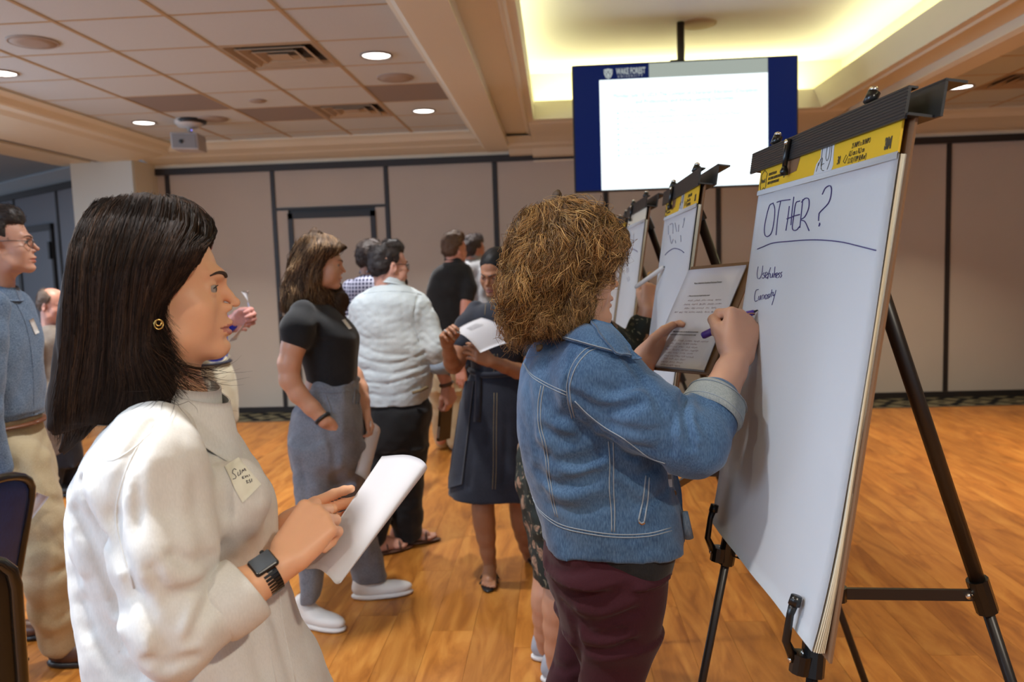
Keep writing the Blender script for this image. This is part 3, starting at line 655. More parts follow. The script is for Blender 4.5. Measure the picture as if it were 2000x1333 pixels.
# second, third and fourth easels farther down the row
F2 = Frame((.377, 2.780, 1.700), (0.0, -1, 0), (-.145, -.007, -.989))
e2, p2 = easel(F2, 'second easel from the camera, yellow-topped pad, behind the clipboard', 'white flip pad with faint writing on the second easel', True, .0)
strip_print(F2, p2)
Z2 = lambda *pts: [(1170+a/5.333, 310+b/5.333) for a, b in pts]
ink(F2, p2, [Z2((690, 1005), (720, 970), (765, 940), (810, 938), (850, 955), (880, 980))], .0012, M_ink, 'underline')
ink(F2, p2, [Z2((725, 700), (728, 790)), Z2((740, 690), (770, 680), (768, 780)), Z2((790, 670), (805, 760)), Z2((830, 690), (828, 760)), Z2((880, 640), (890, 620), (870, 720)), Z2((740, 800), (750, 885), (770, 840)), Z2((790, 850), (800, 880)), Z2((850, 800), (852, 866))], .0011, M_faint)
F3 = Frame((.345, 3.84, 1.722), (.02, -1, 0), (-.145, -.007, -.989))
e3, p3 = easel(F3, 'third easel from the camera, with a cream-topped pad', 'narrow-looking white flip pad with pale top on the third easel', False, .0)
ink(F3, p3, [Z2((300, 950), (310, 945), (360, 945), (398, 970))], .0016, M_ink, 'underline')
ink(F3, p3, [Z2((300, 780), (305, 880)), Z2((330, 770), (335, 900)), Z2((360, 780), (358, 880)), Z2((285, 1140), (290, 1190)), Z2((300, 1130), (305, 1180)), Z2((290, 1240), (305, 1280)), Z2((312, 1230), (318, 1270))], .0014, M_faint)
F4 = Frame((.375, 5.02, 1.725), (0, -1, 0), (-.145, -.007, -.989))
e4, p4 = easel(F4, 'farthest easel, mostly hidden behind the curly hair', 'yellow-topped flip pad on the farthest easel', True, .0)
# ================================================================== FIGURES: signed-distance modelling, surfaced with surface nets
f32 = np.float32
class Sdf:
    def __init__(s): s.p = []; s.post = []
    def _add(s, lo, hi, fn, k=.01, op='u'): s.p.append((np.array(lo, float), np.array(hi, float), fn, k, op)); return s
    def cone(s, a, b, ra, rb, k=.01, op='u'):
        a = np.array(a, float); b = np.array(b, float); ba = b-a; L = float(ba@ba)+1e-12; r = max(ra, rb)
        def fn(x, y, z):
            px, py, pz = x-f32(a[0]), y-f32(a[1]), z-f32(a[2])
            t = np.clip((px*f32(ba[0])+py*f32(ba[1])+pz*f32(ba[2]))/f32(L), 0, 1)
            return np.sqrt((px-t*f32(ba[0]))**2+(py-t*f32(ba[1]))**2+(pz-t*f32(ba[2]))**2)-(f32(ra)+f32(rb-ra)*t)
        return s._add(np.minimum(a, b)-r, np.maximum(a, b)+r, fn, k, op)
    def chain(s, pts, rs, k=.008, op='u', sub=0):
        if not isinstance(rs, (list, tuple, np.ndarray)): rs = [rs]*len(pts)
        if sub:
            q = catmull(np.c_[np.array(pts, float), np.array(rs, float)], sub); pts, rs = q[:, :3], q[:, 3]
        for i in range(len(pts)-1): s.cone(pts[i], pts[i+1], float(rs[i]), float(rs[i+1]), k, op)
        return s
    def ell(s, c, r, R=None, k=.01, op='u'):
        c = np.array(c, float); r = np.array(r, float); R = np.eye(3) if R is None else np.array(R, float)     # rows of R: local axes
        def fn(x, y, z):
            q = [(x-f32(c[0]))*f32(R[i, 0])+(y-f32(c[1]))*f32(R[i, 1])+(z-f32(c[2]))*f32(R[i, 2]) for i in range(3)]
            k0 = np.sqrt(sum((q[i]/f32(r[i]))**2 for i in range(3))); k1 = np.sqrt(sum((q[i]/f32(r[i]**2))**2 for i in range(3)))+f32(1e-6)
            return k0*(k0-1)/k1
        m = np.sqrt(((R*r[:, None])**2).sum(0)); return s._add(c-m, c+m, fn, k, op)
    def box(s, c, r, R=None, rd=.005, k=.005, op='u'):
        c = np.array(c, float); r = np.array(r, float); R = np.eye(3) if R is None else np.array(R, float)
        def fn(x, y, z):
            q = [np.abs((x-f32(c[0]))*f32(R[i, 0])+(y-f32(c[1]))*f32(R[i, 1])+(z-f32(c[2]))*f32(R[i, 2]))-f32(r[i]-rd) for i in range(3)]
            return np.sqrt(sum(np.maximum(a, 0)**2 for a in q))+np.minimum(np.maximum(q[0], np.maximum(q[1], q[2])), 0)-f32(rd)
        m = (np.abs(R)*r[:, None]).sum(0); return s._add(c-m, c+m, fn, k, op)
    def loft(s, secs, k=.02, op='u', cap=.02, n=2.2, lean=None):
        """secs: (centre xyz, half-width x, half-depth y) stacked in z, optional 4th: yaw"""
        q = np.array([[*c, a, b, (e[0] if e else 0)] for c, a, b, *e in secs], float); q = q[np.argsort(q[:, 2])]
        q = catmull(q, 48); q = q[np.argsort(q[:, 2])]
        z0, z1 = q[0, 2], q[-1, 2]; m = q[:, 3:5].max()
        lo = [(q[:, 0]-np.maximum(q[:, 3], q[:, 4])).min(), (q[:, 1]-np.maximum(q[:, 3], q[:, 4])).min(), z0-cap]; hi = [(q[:, 0]+np.maximum(q[:, 3], q[:, 4])).max(), (q[:, 1]+np.maximum(q[:, 3], q[:, 4])).max(), z1+cap]
        def fn(x, y, z):
            zz = z.ravel(); I = lambda j: np.interp(zz, q[:, 2], q[:, j]).astype(f32).reshape(z.shape)
            cx, cy, a, b, yw = I(0), I(1), np.maximum(I(3), .004), np.maximum(I(4), .004), I(5)
            dx, dy = x-cx, y-cy; c_, s_ = np.cos(yw), np.sin(yw); ux = np.abs(dx*c_+dy*s_)/a; uy = np.abs(-dx*s_+dy*c_)/b
            if cap <= .0125:
                kk = (ux**n+uy**n)**f32(1/n)
                return np.maximum((kk-1)*np.minimum(a, b), np.maximum(z-f32(z1+cap), f32(z0-cap)-z))
            dz = (np.maximum(z-f32(z1), 0)+np.maximum(f32(z0)-z, 0))/f32(cap)
            kk = (ux**n+uy**n+dz**n)**f32(1/n)
            return (kk-1)*np.minimum(np.minimum(a, b), np.where(dz > 0, f32(max(cap, .01)), 9))
        return s._add(lo, hi, fn, k, op)
    def cut(s, o, n, k=.003, lo=None, hi=None):      # keep the side opposite to n
        o = np.array(o, float); n = nrm(n)
        fn = lambda x, y, z: (x-f32(o[0]))*f32(n[0])+(y-f32(o[1]))*f32(n[1])+(z-f32(o[2]))*f32(n[2])
        s.p.append((np.array(lo if lo is not None else [-99]*3, float), np.array(hi if hi is not None else [99]*3, float), fn, k, 'i')); return s
    def crease(s, pts, w, depth, sub=0):              # groove (depth>0) or ridge (depth<0) along a polyline
        pts = np.array(pts, float)
        if sub: pts = catmull(pts, sub)
        def fn(x, y, z):
            d = None
            for a, b in zip(pts[:-1], pts[1:]):
                ba = b-a; L = float(ba@ba)+1e-12; px, py, pz = x-f32(a[0]), y-f32(a[1]), z-f32(a[2])
                t = np.clip((px*f32(ba[0])+py*f32(ba[1])+pz*f32(ba[2]))/f32(L), 0, 1)
                e = (px-t*f32(ba[0]))**2+(py-t*f32(ba[1]))**2+(pz-t*f32(ba[2]))**2
                d = e if d is None else np.minimum(d, e)
            return f32(depth)*np.exp(-d/f32(w*w))
        s.p.append((pts.min(0)-2.5*w, pts.max(0)+2.5*w, fn, 0, 'd')); return s
    def folds(s, amp, freq, seed=0, stretch=(1, 1, 1), lo=None, hi=None, sharp=1., ridge=False):
        """soft cloth folds: sum of warped sines"""
        rg = np.random.default_rng(seed); st = np.array(stretch)
        ws = []
        for i in range(6):
            d = nrm(rg.normal(size=3)*st); ws.append((d*freq*rg.uniform(.6, 1.7), rg.uniform(0, 6.3), nrm(rg.normal(size=3))*freq*.45, rg.uniform(0, 6.3)))
        def fn(x, y, z):
            t = 0
            for d, ph, e, p2 in ws:
                w = np.sin(x*f32(e[0])+y*f32(e[1])+z*f32(e[2])+f32(p2))*f32(1.6)
                v = np.sin(x*f32(d[0])+y*f32(d[1])+z*f32(d[2])+f32(ph)+w); t = t+((f32(.64)-np.abs(v)**f32(.55))*f32(1.6) if ridge else np.sign(v)*np.abs(v)**f32(sharp))
            return f32(amp/2.4)*t
        s.p.append((np.array(lo if lo is not None else [-99]*3, float), np.array(hi if hi is not None else [99]*3, float), fn, 0, 'd')); return s
    def sample(s, h, lo=None, hi=None):
        us = [p for p in s.p if p[4] == 'u']
        L = np.min([p[0] for p in us], 0)-4*h-.004; H = np.max([p[1] for p in us], 0)+4*h+.004
        if lo is not None: L = np.maximum(L, lo)
        if hi is not None: H = np.minimum(H, hi)
        n = np.maximum(np.ceil((H-L)/h).astype(int)+1, 4); ax = [(L[i]+h*np.arange(n[i])).astype(f32) for i in range(3)]
        D = np.full(n, .08, f32)
        for a, b, fn, k, op in s.p:
            pad = (k*1.2+3*h) if op in 'us' else 0
            sl = [slice(max(0, int(np.searchsorted(ax[i], a[i]-pad))), min(n[i], int(np.searchsorted(ax[i], b[i]+pad))+1)) for i in range(3)]
            if any(q.stop-q.start < 1 for q in sl): continue
            x, y, z = ax[0][sl[0]][:, None, None], ax[1][sl[1]][None, :, None], ax[2][sl[2]][None, None, :]
            d = np.broadcast_to(fn(x, y, z), [q.stop-q.start for q in sl]).astype(f32); o = D[tuple(sl)]
            if op == 'u':
                if k > 0: hh = np.clip(.5+.5*(o-d)/f32(k), 0, 1); r = o*(1-hh)+d*hh-f32(k)*hh*(1-hh)
                else: r = np.minimum(o, d)
            elif op == 's':
                if k > 0: hh = np.clip(.5-.5*(o+d)/f32(k), 0, 1); r = o*(1-hh)-d*hh+f32(k)*hh*(1-hh)
                else: r = np.maximum(o, -d)
            elif op == 'i': r = np.maximum(o, d)
            else: r = o+d
            D[tuple(sl)] = r
        # keep the outermost shell positive so that the surface closes
        D[0], D[-1], D[:, 0], D[:, -1], D[:, :, 0], D[:, :, -1] = .05, .05, .05, .05, .05, .05
        return D, L
    def mesh(s, h, lo=None, hi=None):
        D, L = s.sample(h, lo, hi); return surfnet(D, L, h)
def surfnet(D, L, h):
    ins = D < 0; sh = np.array(D.shape)-1
    acc = np.zeros((*sh, 3), f32); cnt = np.zeros(sh, f32); E = []
    for a in range(3):
        s0 = [slice(None)]*3; s1 = [slice(None)]*3; s0[a] = slice(0, -1); s1[a] = slice(1, None)
        A, B = D[tuple(s0)], D[tuple(s1)]; cr = ins[tuple(s0)] != ins[tuple(s1)]
        idx = np.argwhere(cr); da = A[cr]; t = da/(da-B[cr]+1e-12)
        pos = idx.astype(f32); pos[:, a] += t
        o1, o2 = [i for i in range(3) if i != a]
        for q1 in (0, -1):
            for q2 in (0, -1):
                c = idx.copy(); c[:, o1] += q1; c[:, o2] += q2
                ok = (c >= 0).all(1) & (c < sh).all(1); cc = c[ok]
                np.add.at(acc, (cc[:, 0], cc[:, 1], cc[:, 2]), pos[ok]); np.add.at(cnt, (cc[:, 0], cc[:, 1], cc[:, 2]), 1)
        E.append((a, o1, o2, idx, ins[tuple(s0)][cr]))
    act = cnt > 0; vid = np.full(sh, -1, np.int64); vid[act] = np.arange(act.sum())
    V = acc[act]/cnt[act][:, None]*f32(h)+L.astype(f32)
    F = []
    for a, o1, o2, idx, si in E:
        ok = (idx[:, o1] > 0) & (idx[:, o2] > 0) & (idx[:, o1] < sh[o1]) & (idx[:, o2] < sh[o2]); i = idx[ok]; s_ = si[ok]
        def g(d1, d2):
            c = i.copy(); c[:, o1] += d1; c[:, o2] += d2; return vid[c[:, 0], c[:, 1], c[:, 2]]
        q = np.stack([g(-1, -1), g(0, -1), g(0, 0), g(-1, 0)], 1)
        flip = s_ if a != 1 else ~s_
        q[~flip] = q[~flip][:, ::-1]; F.append(q)
    F = np.concatenate(F); F = F[(F >= 0).all(1)]
    return V.astype(float), F
def smooth_mesh(V, F, it=1, lam=.5):
    n = len(V); e = np.concatenate([F[:, [0, 1]], F[:, [1, 2]], F[:, [2, 3]], F[:, [3, 0]]])
    for _ in range(it):
        s = np.zeros_like(V); c = np.zeros(n); np.add.at(s, e[:, 0], V[e[:, 1]]); np.add.at(c, e[:, 0], 1); np.add.at(s, e[:, 1], V[e[:, 0]]); np.add.at(c, e[:, 1], 1)
        V = V+lam*(s/np.maximum(c, 1)[:, None]-V)
    return V
def join(*ms):
    V = []; F = []; b = 0
    for v, f in ms: V.append(v); F.append(f+b); b += len(v)
    return np.concatenate(V), np.concatenate(F)
def bvh_of(*ms):
    v, f = join(*ms); return BVHTree.FromPolygons([Vector(p) for p in v], [tuple(map(int, q)) for q in f])
def hit(bvh, x, y):
    r = ray(x, y); h = bvh.ray_cast(Vector(CC), Vector(r)); return (None, None) if h[0] is None else (np.array(h[0]), np.array(h[1]))
# ---- px-based loft sections: (y, xl, xr, half-depth[, room depth]) -> world sections
def secs(rows, Y, n=2.2):
    # the section is an ellipse at depth Y whose two sight-line tangents fall on the outline columns xl and xr
    out = []
    for r in rows:
        y, xl, xr, d = r[:4]; yy = r[4] if len(r) > 4 else Y; q = n/(n-1)
        a, b = P(xl, y, yy), P(xr, y, yy); mL, mR = a[0]/yy, b[0]/yy; w = (mR-mL)*yy
        hs_ = lambda A, D: (A**q+(abs(mL)*D)**q)**(1/q)+(A**q+(abs(mR)*D)**q)**(1/q)
        while hs_(.25*d if w > .6*d else .004, d) > w and d > .006: d *= .93
        lo, hi = .0, w
        for _ in range(30):
            A = (lo+hi)/2
            if hs_(A, d) > w: hi = A
            else: lo = A
        A = max((lo+hi)/2, .004); cx = mL*yy+(A**q+(abs(mL)*d)**q)**(1/q); c = (a+b)/2; c[0] = cx; out.append((c, A, d))
    return out
# ------------------------------------------------------------------ head
def head_sdf(o):
    """local frame: x forward, y left, z up, origin between the ears at eye level (metres, adult head)"""
    g = lambda k, d: o.get(k, d)
    s = Sdf(); jw = g('jaw', .050); fw = g('wide', 1.)
    s.ell((-.012, 0, .036), (.100, .076*fw, .082), k=.01)
    s.ell((.034, 0, -.030), (.064, .060*fw, .088), k=.03)
    for q in (1, -1):
        s.chain([(.005, q*jw*fw, -.055), (.030, q*jw*.93*fw, -.080), (.082, q*.014, -.098)], [.020, .018, .016], k=.022)
        s.ell((.060, q*.044*fw, -.030), (.026, .020, .022), k=.02)
        s.ell((.050, q*.040*fw, -.058), (.030, .018+g('chub', 0), .026), k=.02)
    s.ell((.090, 0, -.094), (.016, .018, .014), k=.015)
    s.ell((.082, 0, -.060), (.024, .030, .030), k=.015)
    s.chain([(.076, .038, .024), (.0885, .020, .020), (.0925, 0, .018), (.0885, -.020, .020), (.076, -.038, .024)], [.0075, .0095, .0095, .0095, .0075], k=.014)
    if g('chub', 0): s.ell((.055, 0, -.108), (.040, .042, .022), k=.03)
    # eye sockets, lids
    for q in (1, -1):
        s.ell((.101, q*.033, -.001), (.017, .019, .012), k=.012, op='s')
        s.ell((.0775, q*.0325, -.001), (.0150, .0160, .0150), k=.004)
        s.box((.0920, q*.0330, -.001-(.0035 if g('look', 0) else 0)), (.0110, .0132, g('open', .0042)), rd=.0038, k=.002, op='s')
    # nose
    nl = g('nose', 1.)
    s.chain([(.094, 0, .010), (.1015+.003*nl, 0, -.010), (.108+.010*nl, 0, -.0245)], [.0062, .0066, .0078], k=.010)
    for q in (1, -1):
        s.ell((.102, q*.0108, -.0325), (.011, .0062, .0066), k=.008)
    # mouth
    u = [(.088, .024, -.064), (.099, .013, -.060), (.1045, .004, -.0575), (.104, 0, -.0585), (.1045, -.004, -.0575), (.099, -.013, -.060), (.088, -.024, -.064)]
    l = [(.087, .023, -.0655), (.098, .012, -.071), (.102, 0, -.0725), (.098, -.012, -.071), (.087, -.023, -.0655)]
    s.chain([(x+.001*(abs(y) < .02), y, z) for x, y, z in u], [.003, .0052, .0058, .0054, .0058, .0052, .003], k=.004); s.chain([(x+.001*(abs(y) < .02), y, z) for x, y, z in l], [.003, .0056, .0068, .0056, .003], k=.004)
    s.crease([(.090, .026, -.0650), (.103, .012, -.0652), (.109, 0, -.0655), (.103, -.012, -.0652), (.090, -.026, -.0650)], .0028, .0042)
    s.crease([(.100, .014, -.083), (.104, 0, -.083), (.100, -.014, -.083)], .007, .0035)
    # ears
    for q in (1, -1):
        R = np.array([[.97, q*.25, .0], [-q*.25, .97, 0], [0, 0, 1]])
        s.ell((-.010, q*.0765*fw, -.016), (.018, .0075, .031), R, k=.006)
        s.ell((-.006, q*.083*fw, -.012), (.009, .006, .018), R, k=.004, op='s')
    return s
HLO = np.array([-.14, -.11, -.16]); HHI = np.array([.15, .11, .14])
def rot_yp(yaw, pitch=0, roll=0):
    """columns = world directions of local x (forward), y (left), z (up); yaw 0 faces +X, 90 faces away (+Y); pitch>0 looks down"""
    return np.array(Matrix.Rotation(math.radians(yaw), 3, 'Z')@Matrix.Rotation(math.radians(pitch), 3, 'Y')@Matrix.Rotation(math.radians(roll), 3, 'X'))
class Head:
    def surf(s, y, z, off=.0006):
        if not hasattr(s, 'bv'): s.bv = BVHTree.FromPolygons([Vector(p) for p in s.lv], [tuple(map(int, q)) for q in s.f])
        h = s.bv.ray_cast(Vector((.2, y, z)), Vector((-1, 0, 0)))[0]
        return s.w1((h[0] if h else .09)+off, y, z)
    def __init__(s, o, yaw=0, pitch=0, roll=0, scale=1., h=.004, neck=None, neck_r=.052, **opt):
        s.o = np.array(o, float); s.R = rot_yp(yaw, pitch, roll); s.k = scale
        sd = head_sdf(opt)
        if neck is not None:
            nb = s.inv(np.array(neck, float)); sd.cone((-.020, 0, -.055), nb, neck_r, neck_r*1.08, k=.03)
            lo = np.minimum(HLO, nb-.08); hi = np.maximum(HHI, nb+.08)
        else: lo, hi = HLO, HHI
        v, f = sd.mesh(h, lo, hi); s.lv = v; s.f = f; s.v = s.w(v)
        c = v[f].mean(1)
        s.lips = ((c[:, 0] > .085) & (np.abs(c[:, 1]) < .023) & (c[:, 2] > -.0785+.35*np.abs(c[:, 1])) & (c[:, 2] < -.0555-.25*np.abs(c[:, 1])) & (c[:, 0] > .0965-.35*np.abs(c[:, 1])))
    def w(s, p): return s.o+(np.atleast_2d(np.array(p, float))*s.k)@s.R.T
    def w1(s, *p): return s.w(p)[0]
    def inv(s, p): return ((np.array(p, float)-s.o)@s.R)/s.k
    def mesh(s): return s.v, s.f
def eyes(hd, parent, iris=(.10, .055, .03), brow=(.05, .03, .02), brows=True, sides=(1, -1), lash=True, bt=.0024, gaze=(1, 0, 0)):
    for q in sides:
        m = MB(); c = V3(.0785, q*.0325, -.001); dr = nrm(V3(*gaze))
        for mi, (a0, a1) in enumerate(((0, 11), (11, 27), (27, 180))):
            m.cm = mi; R_ = .0128
            m.lathe(c, [(max(1e-5, R_*math.sin(math.radians(a))), R_*math.cos(math.radians(a))) for a in np.linspace(a0, a1, 5 if mi < 2 else 9)], 16, dr)
        m.v = [tuple(p) for p in hd.w(m.v)]
        m.build('eye', [M_pupil, mat('iris', iris, .15), M_eyew], parent, True)
        if brows:
            b = [hd.surf(q*y, z) for y, z in ((.011, .0175), (.022, .0225), (.034, .0245), (.045, .0195))]
            MB().tube(catmull(b, 9), list(np.interp(np.linspace(0, 1, 9), [0, .3, 1], [bt*.9, bt*1.25, bt*.4])), 6).build('eyebrow', mat('eyebrow_hair', brow, .8), parent, True)
        if lash:
            b = [hd.w1(x, q*y, z) for x, y, z in ((.0885, .021, .0015), (.0925, .028, .0042), (.0920, .036, .0040), (.0865, .0455, -.0005))]
            MB().tube(catmull(b, 8), [.0009]*8, 4).build('eyelash', M_pupil, parent, True)
def skin(name, c, lipc=None, rough=.45):
    m = mat(name, c, rough, spec=.35, sss=.18, var=(26, .05), bump=(330, .10, .0006)); l = mat(name+'_lip', lipc or (c[0]*.85, c[1]*.55, c[2]*.55), .38, spec=.4, sss=.1); return [m, l]
M_pupil = mat('pupil', (.006, .005, .005), .08); M_eyew = mat('eye_white', (.38, .34, .31), .15)
def body(name, parent, mats, head=None, parts=()):
    ms = ([head.mesh()] if head else [])+list(parts); v, f = join(*ms); mi = np.zeros(len(f), np.int32)
    if head is not None: mi[:len(head.f)][head.lips] = 1
    return mk(name, v, f, mats, parent, True, midx=mi)
# ------------------------------------------------------------------ hands
FING = [(.040, .024, .019), (.045, .028, .020), (.042, .026, .019), (.033, .020, .017)]
def hand(s, wrist, d, thumb_side, curls, thumb, k=1., fat=1., spread=.06, wr=.026, palm=.082):
    """adds a five-fingered hand to sdf s. d: wrist->knuckles; thumb_side: across the palm towards the thumb; back = d x thumb_side sign by caller
    curls: 4 x (mcp,pip,dip) degrees towards the palm; thumb: three (along, side, palmward) directions. returns finger tips"""
    d = nrm(d); t = np.array(thumb_side[0], float); t = nrm(t-d*(t@d)); pn = np.array(thumb_side[1], float); pn = nrm(pn-d*(pn@d)-t*(pn@t))   # pn: out of the palm
    w = np.array(wrist, float); tips = []; mc = []
    offs = [.029, .009, -.011, -.029]; adv = [.0, .004, .0, -.010]
    for i in range(4):
        base = w+t*offs[i]*.62*k+d*.012*k; m = w+t*offs[i]*k+d*(palm+adv[i])*k-pn*(.002)*k; mc.append(m)
        s.cone(base, m, .0165*k*fat, .0115*k*fat, k=.012*k)
        a = 0; p = m; dd = nrm(d+t*spread*(1.5-i)*.8); r = [.0102, .0090, .0082, .0068]; sc = k*(.9 if i == 3 else 1)
        for j in range(3):
            a += math.radians(curls[i][j]); q = p+(dd*math.cos(a)+pn*math.sin(a))*FING[i][j]*k
            s.cone(p, q, r[j]*sc*fat, r[j+1]*sc*fat, k=.0035*k); p = q
        tips.append(p)
    s.ell(w+d*.045*k+pn*.006*k, (.040*k, .034*k, .013*k*fat), np.array([d, t, pn]), k=.012*k)
    p = w+d*.018*k+t*.022*k+pn*.006*k; L = [.042, .034, .027]; r = [.0145, .0115, .0105, .0082]; tp = [p]
    for j in range(3):
        e = nrm(d*thumb[j][0]+t*thumb[j][1]+pn*thumb[j][2]); q = p+e*L[j]*k; s.cone(p, q, r[j]*k*fat, r[j+1]*k*fat, k=.008*k if j == 0 else .003*k); p = q; tp.append(p)
    s.ell(w+d*.038*k+t*.020*k+pn*.012*k, (.030*k, .015*k, .013*k), np.array([d, t, pn]), k=.012*k)
    return tips, tp, mc
# ------------------------------------------------------------------ hair strands and traced seams
def tubes(Pn, r, cols, n=3):
    """Pn: (S,N,3) strands -> mesh arrays"""
    S, N, _ = Pn.shape; T = np.gradient(Pn, axis=1); T /= np.linalg.norm(T, axis=2, keepdims=True)+1e-9
    vd = Pn-CC; vd /= np.linalg.norm(vd, axis=2, keepdims=True); e1 = np.cross(T, vd); e1 /= np.linalg.norm(e1, axis=2, keepdims=True)+1e-9; e2 = np.cross(T, e1)
    rr = np.asarray(r, float).reshape(-1, 1, 1) if np.ndim(r) == 1 else np.full((S, 1, 1), r); tap = np.interp(np.linspace(0, 1, N), [0, .08, .75, 1], [.6, 1, .9, .25]).reshape(1, N, 1); rr = rr*tap
    V = np.stack([Pn+rr*(math.cos(2*math.pi*j/n)*e1+math.sin(2*math.pi*j/n)*e2) for j in range(n)], 2)     # S,N,n,3
    idx = np.arange(S*N*n).reshape(S, N, n); F = []
    for j in range(n): j2 = (j+1) % n; F.append(np.stack([idx[:, :-1, j], idx[:, :-1, j2], idx[:, 1:, j2], idx[:, 1:, j]], -1).reshape(-1, 4))
    C = np.repeat(cols, n, axis=1).reshape(-1, 3) if cols.ndim == 3 else np.repeat(cols, N*n, axis=0)
    return V.reshape(-1, 3), np.concatenate(F), C
def strands2d(guides, count, bvh, r=.0005, N=16, jit=4., off=.002, pal=None, wob=1.5, wfreq=2., lift=.003, seed=1, fly=0., mirror=None, curl=0., cturn=6, clump=0, cj=12.):
    """guides: ordered px polylines on the visible hair; strands are spread between neighbours, laid on the hair volume"""
    rg = np.random.default_rng(seed); G = np.array([catmull(g, N) for g in guides]); ng = len(G)
    out = []; ncol = []
    last = None
    CU = rg.uniform(0, ng-1, max(clump, 1)); CJ = rg.normal(0, cj, (max(clump, 1), 2)); CP = rg.uniform(0, 6.3, max(clump, 1)); CT = rg.uniform(.8, 1.25, max(clump, 1)); CC_ = rg.uniform(.62, 1.4, max(clump, 1)); CI = rg.integers(0, 99, max(clump, 1))
    for i in range(count):
        ci = rg.integers(max(clump, 1)); u = CU[ci]+rg.normal(0, .03) if clump else rg.uniform(0, ng-1); u = min(max(u, 0), ng-1-1e-6); a = int(min(u, ng-2)); f = u-a; q = G[a]*(1-f)+G[a+1]*f
        t = np.linspace(0, 1, N); j = rg.normal(0, jit, 2)+(CJ[ci] if clump else 0)
        l0 = rg.uniform(0, .06); l1 = rg.uniform(.86, 1.); tt = l0+(l1-l0)*t
        q = np.stack([np.interp(tt, t, q[:, 0]), np.interp(tt, t, q[:, 1])], 1)
        ph = CP[ci]+rg.normal(0, .25) if clump else rg.uniform(0, 6.3); q = q+j*(.5+.5*t[:, None])+np.stack([np.sin(ph+t*wfreq*6.3), .4*np.cos(ph*1.7+t*wfreq*5)], 1)*wob*rg.uniform(.3, 1.3)
        if fly and rg.random() < fly: q = q+np.outer(t**2, rg.normal(0, jit*3.5, 2))
        Yd = np.full(N, np.nan); nm = np.zeros((N, 3))
        for m in range(N):
            h, nn = hit(bvh, q[m, 0], q[m, 1])
            if h is not None: Yd[m] = h[1]; nm[m] = nn
        ok = ~np.isnan(Yd)
        if ok.sum() < 2: continue
        Yd = np.interp(np.arange(N), np.where(ok)[0], Yd[ok])
        ker = np.array([1, 2, 3, 2, 1])/9.; Yd = np.minimum(Yd, np.convolve(np.pad(Yd, 2, 'edge'), ker, 'valid'))
        p = np.array([P(q[m, 0], q[m, 1], Yd[m]) for m in range(N)])
        p += nm*(off+rg.uniform(0, lift))-0
        if curl:
            T = np.gradient(p, axis=0); T /= np.linalg.norm(T, axis=1, keepdims=True)+1e-9; e1 = np.cross(T, [.3, -1, .2]); e1 /= np.linalg.norm(e1, axis=1, keepdims=True)+1e-9; e2 = np.cross(T, e1)
            c = curl*rg.uniform(.5, 1.2)*np.clip(t*3, 0, 1); ph = CP[ci]*1.7+rg.normal(0, .35) if clump else 6.3*(round(u*3)/3*1.7)+rg.normal(0, .5); w = 6.283*cturn*(CT[ci]*rg.uniform(.97, 1.03) if clump else rg.uniform(.85, 1.15))*t+ph
            p = p+(e1*np.cos(w)[:, None]+e2*np.sin(w)[:, None]*.8)*c[:, None]
        out.append(p); b = pal[(CI[ci] if clump and rg.random() < .6 else rg.integers(99)) % len(pal)] if pal is not None else (.05, .03, .02); ncol.append(np.array(b)*rg.uniform(.7, 1.25)*(CC_[ci] if clump else 1))
        if mirror is not None:
            p2 = p-2*((p-mirror[0])@mirror[1])[:, None]*mirror[1]; out.append(p2); ncol.append(ncol[-1])
    return tubes(np.array(out), r, np.array(ncol))
def onsurf(bvh, pts, off=.0015, n=None):
    q = catmull(pts, n or max(8, 3*len(pts))); out = []
    for x, y in q:
        h, nn = hit(bvh, x, y)
        if h is not None: out.append(h+nn*off)
    return out
def seam(name, bvh, pts, r, material, parent, off=.0008, n=None):
    q = onsurf(bvh, pts, off, n)
    if len(q) < 2: return None
    runs = [[q[0]]]
    for a, b in zip(q[:-1], q[1:]):
        if np.linalg.norm(b-a) > .075: runs.append([])
        runs[-1].append(b)
    q = max(runs, key=len)
    if len(q) < 2: return None
    return MB().tube(q, r, 5).build(name, material, parent, True)
def patch_on(name, bvh, quad, material, parent, off=.0012, n=8, thick=.0006):
    """a flat label laid on cloth: quad of 4 px corners (tl,tr,br,bl)"""
    tl, tr, br, bl = [np.array(q, float) for q in quad]
    at_ = lambda u, v: (tl*(1-u)+tr*u)*(1-v)+(bl*(1-u)+br*u)*v
    known = [(u, v, h[1]) for u in np.linspace(0, 1, n+1) for v in np.linspace(0, 1, n+1) for h in [hit(bvh, *at_(u, v))[0]] if h is not None]
    med = float(np.median([k[2] for k in known])); known = [k for k in known if abs(k[2]-med) < .16]
    def f(u, v):
        q = at_(u, v); h, nn = hit(bvh, *q)
        if h is not None and abs(h[1]-med) < .16: return h+nn*off
        return P(q[0], q[1], min(known, key=lambda k: (k[0]-u)**2+(k[1]-v)**2)[2]-off)
    return MB().grid(f, n, n, thick).build(name, material, parent, True)
def crs(s, specs, h=.012):
    """creases given as px polylines, dropped onto the surface built so far"""
    bv = bvh_of(s.mesh(h))
    for q, w, d in specs:
        pts = [hit(bv, x, y)[0] for x, y in catmull(q, 9)]; pts = [p for p in pts if p is not None]
        if len(pts) > 1: s.crease(pts, w, d)
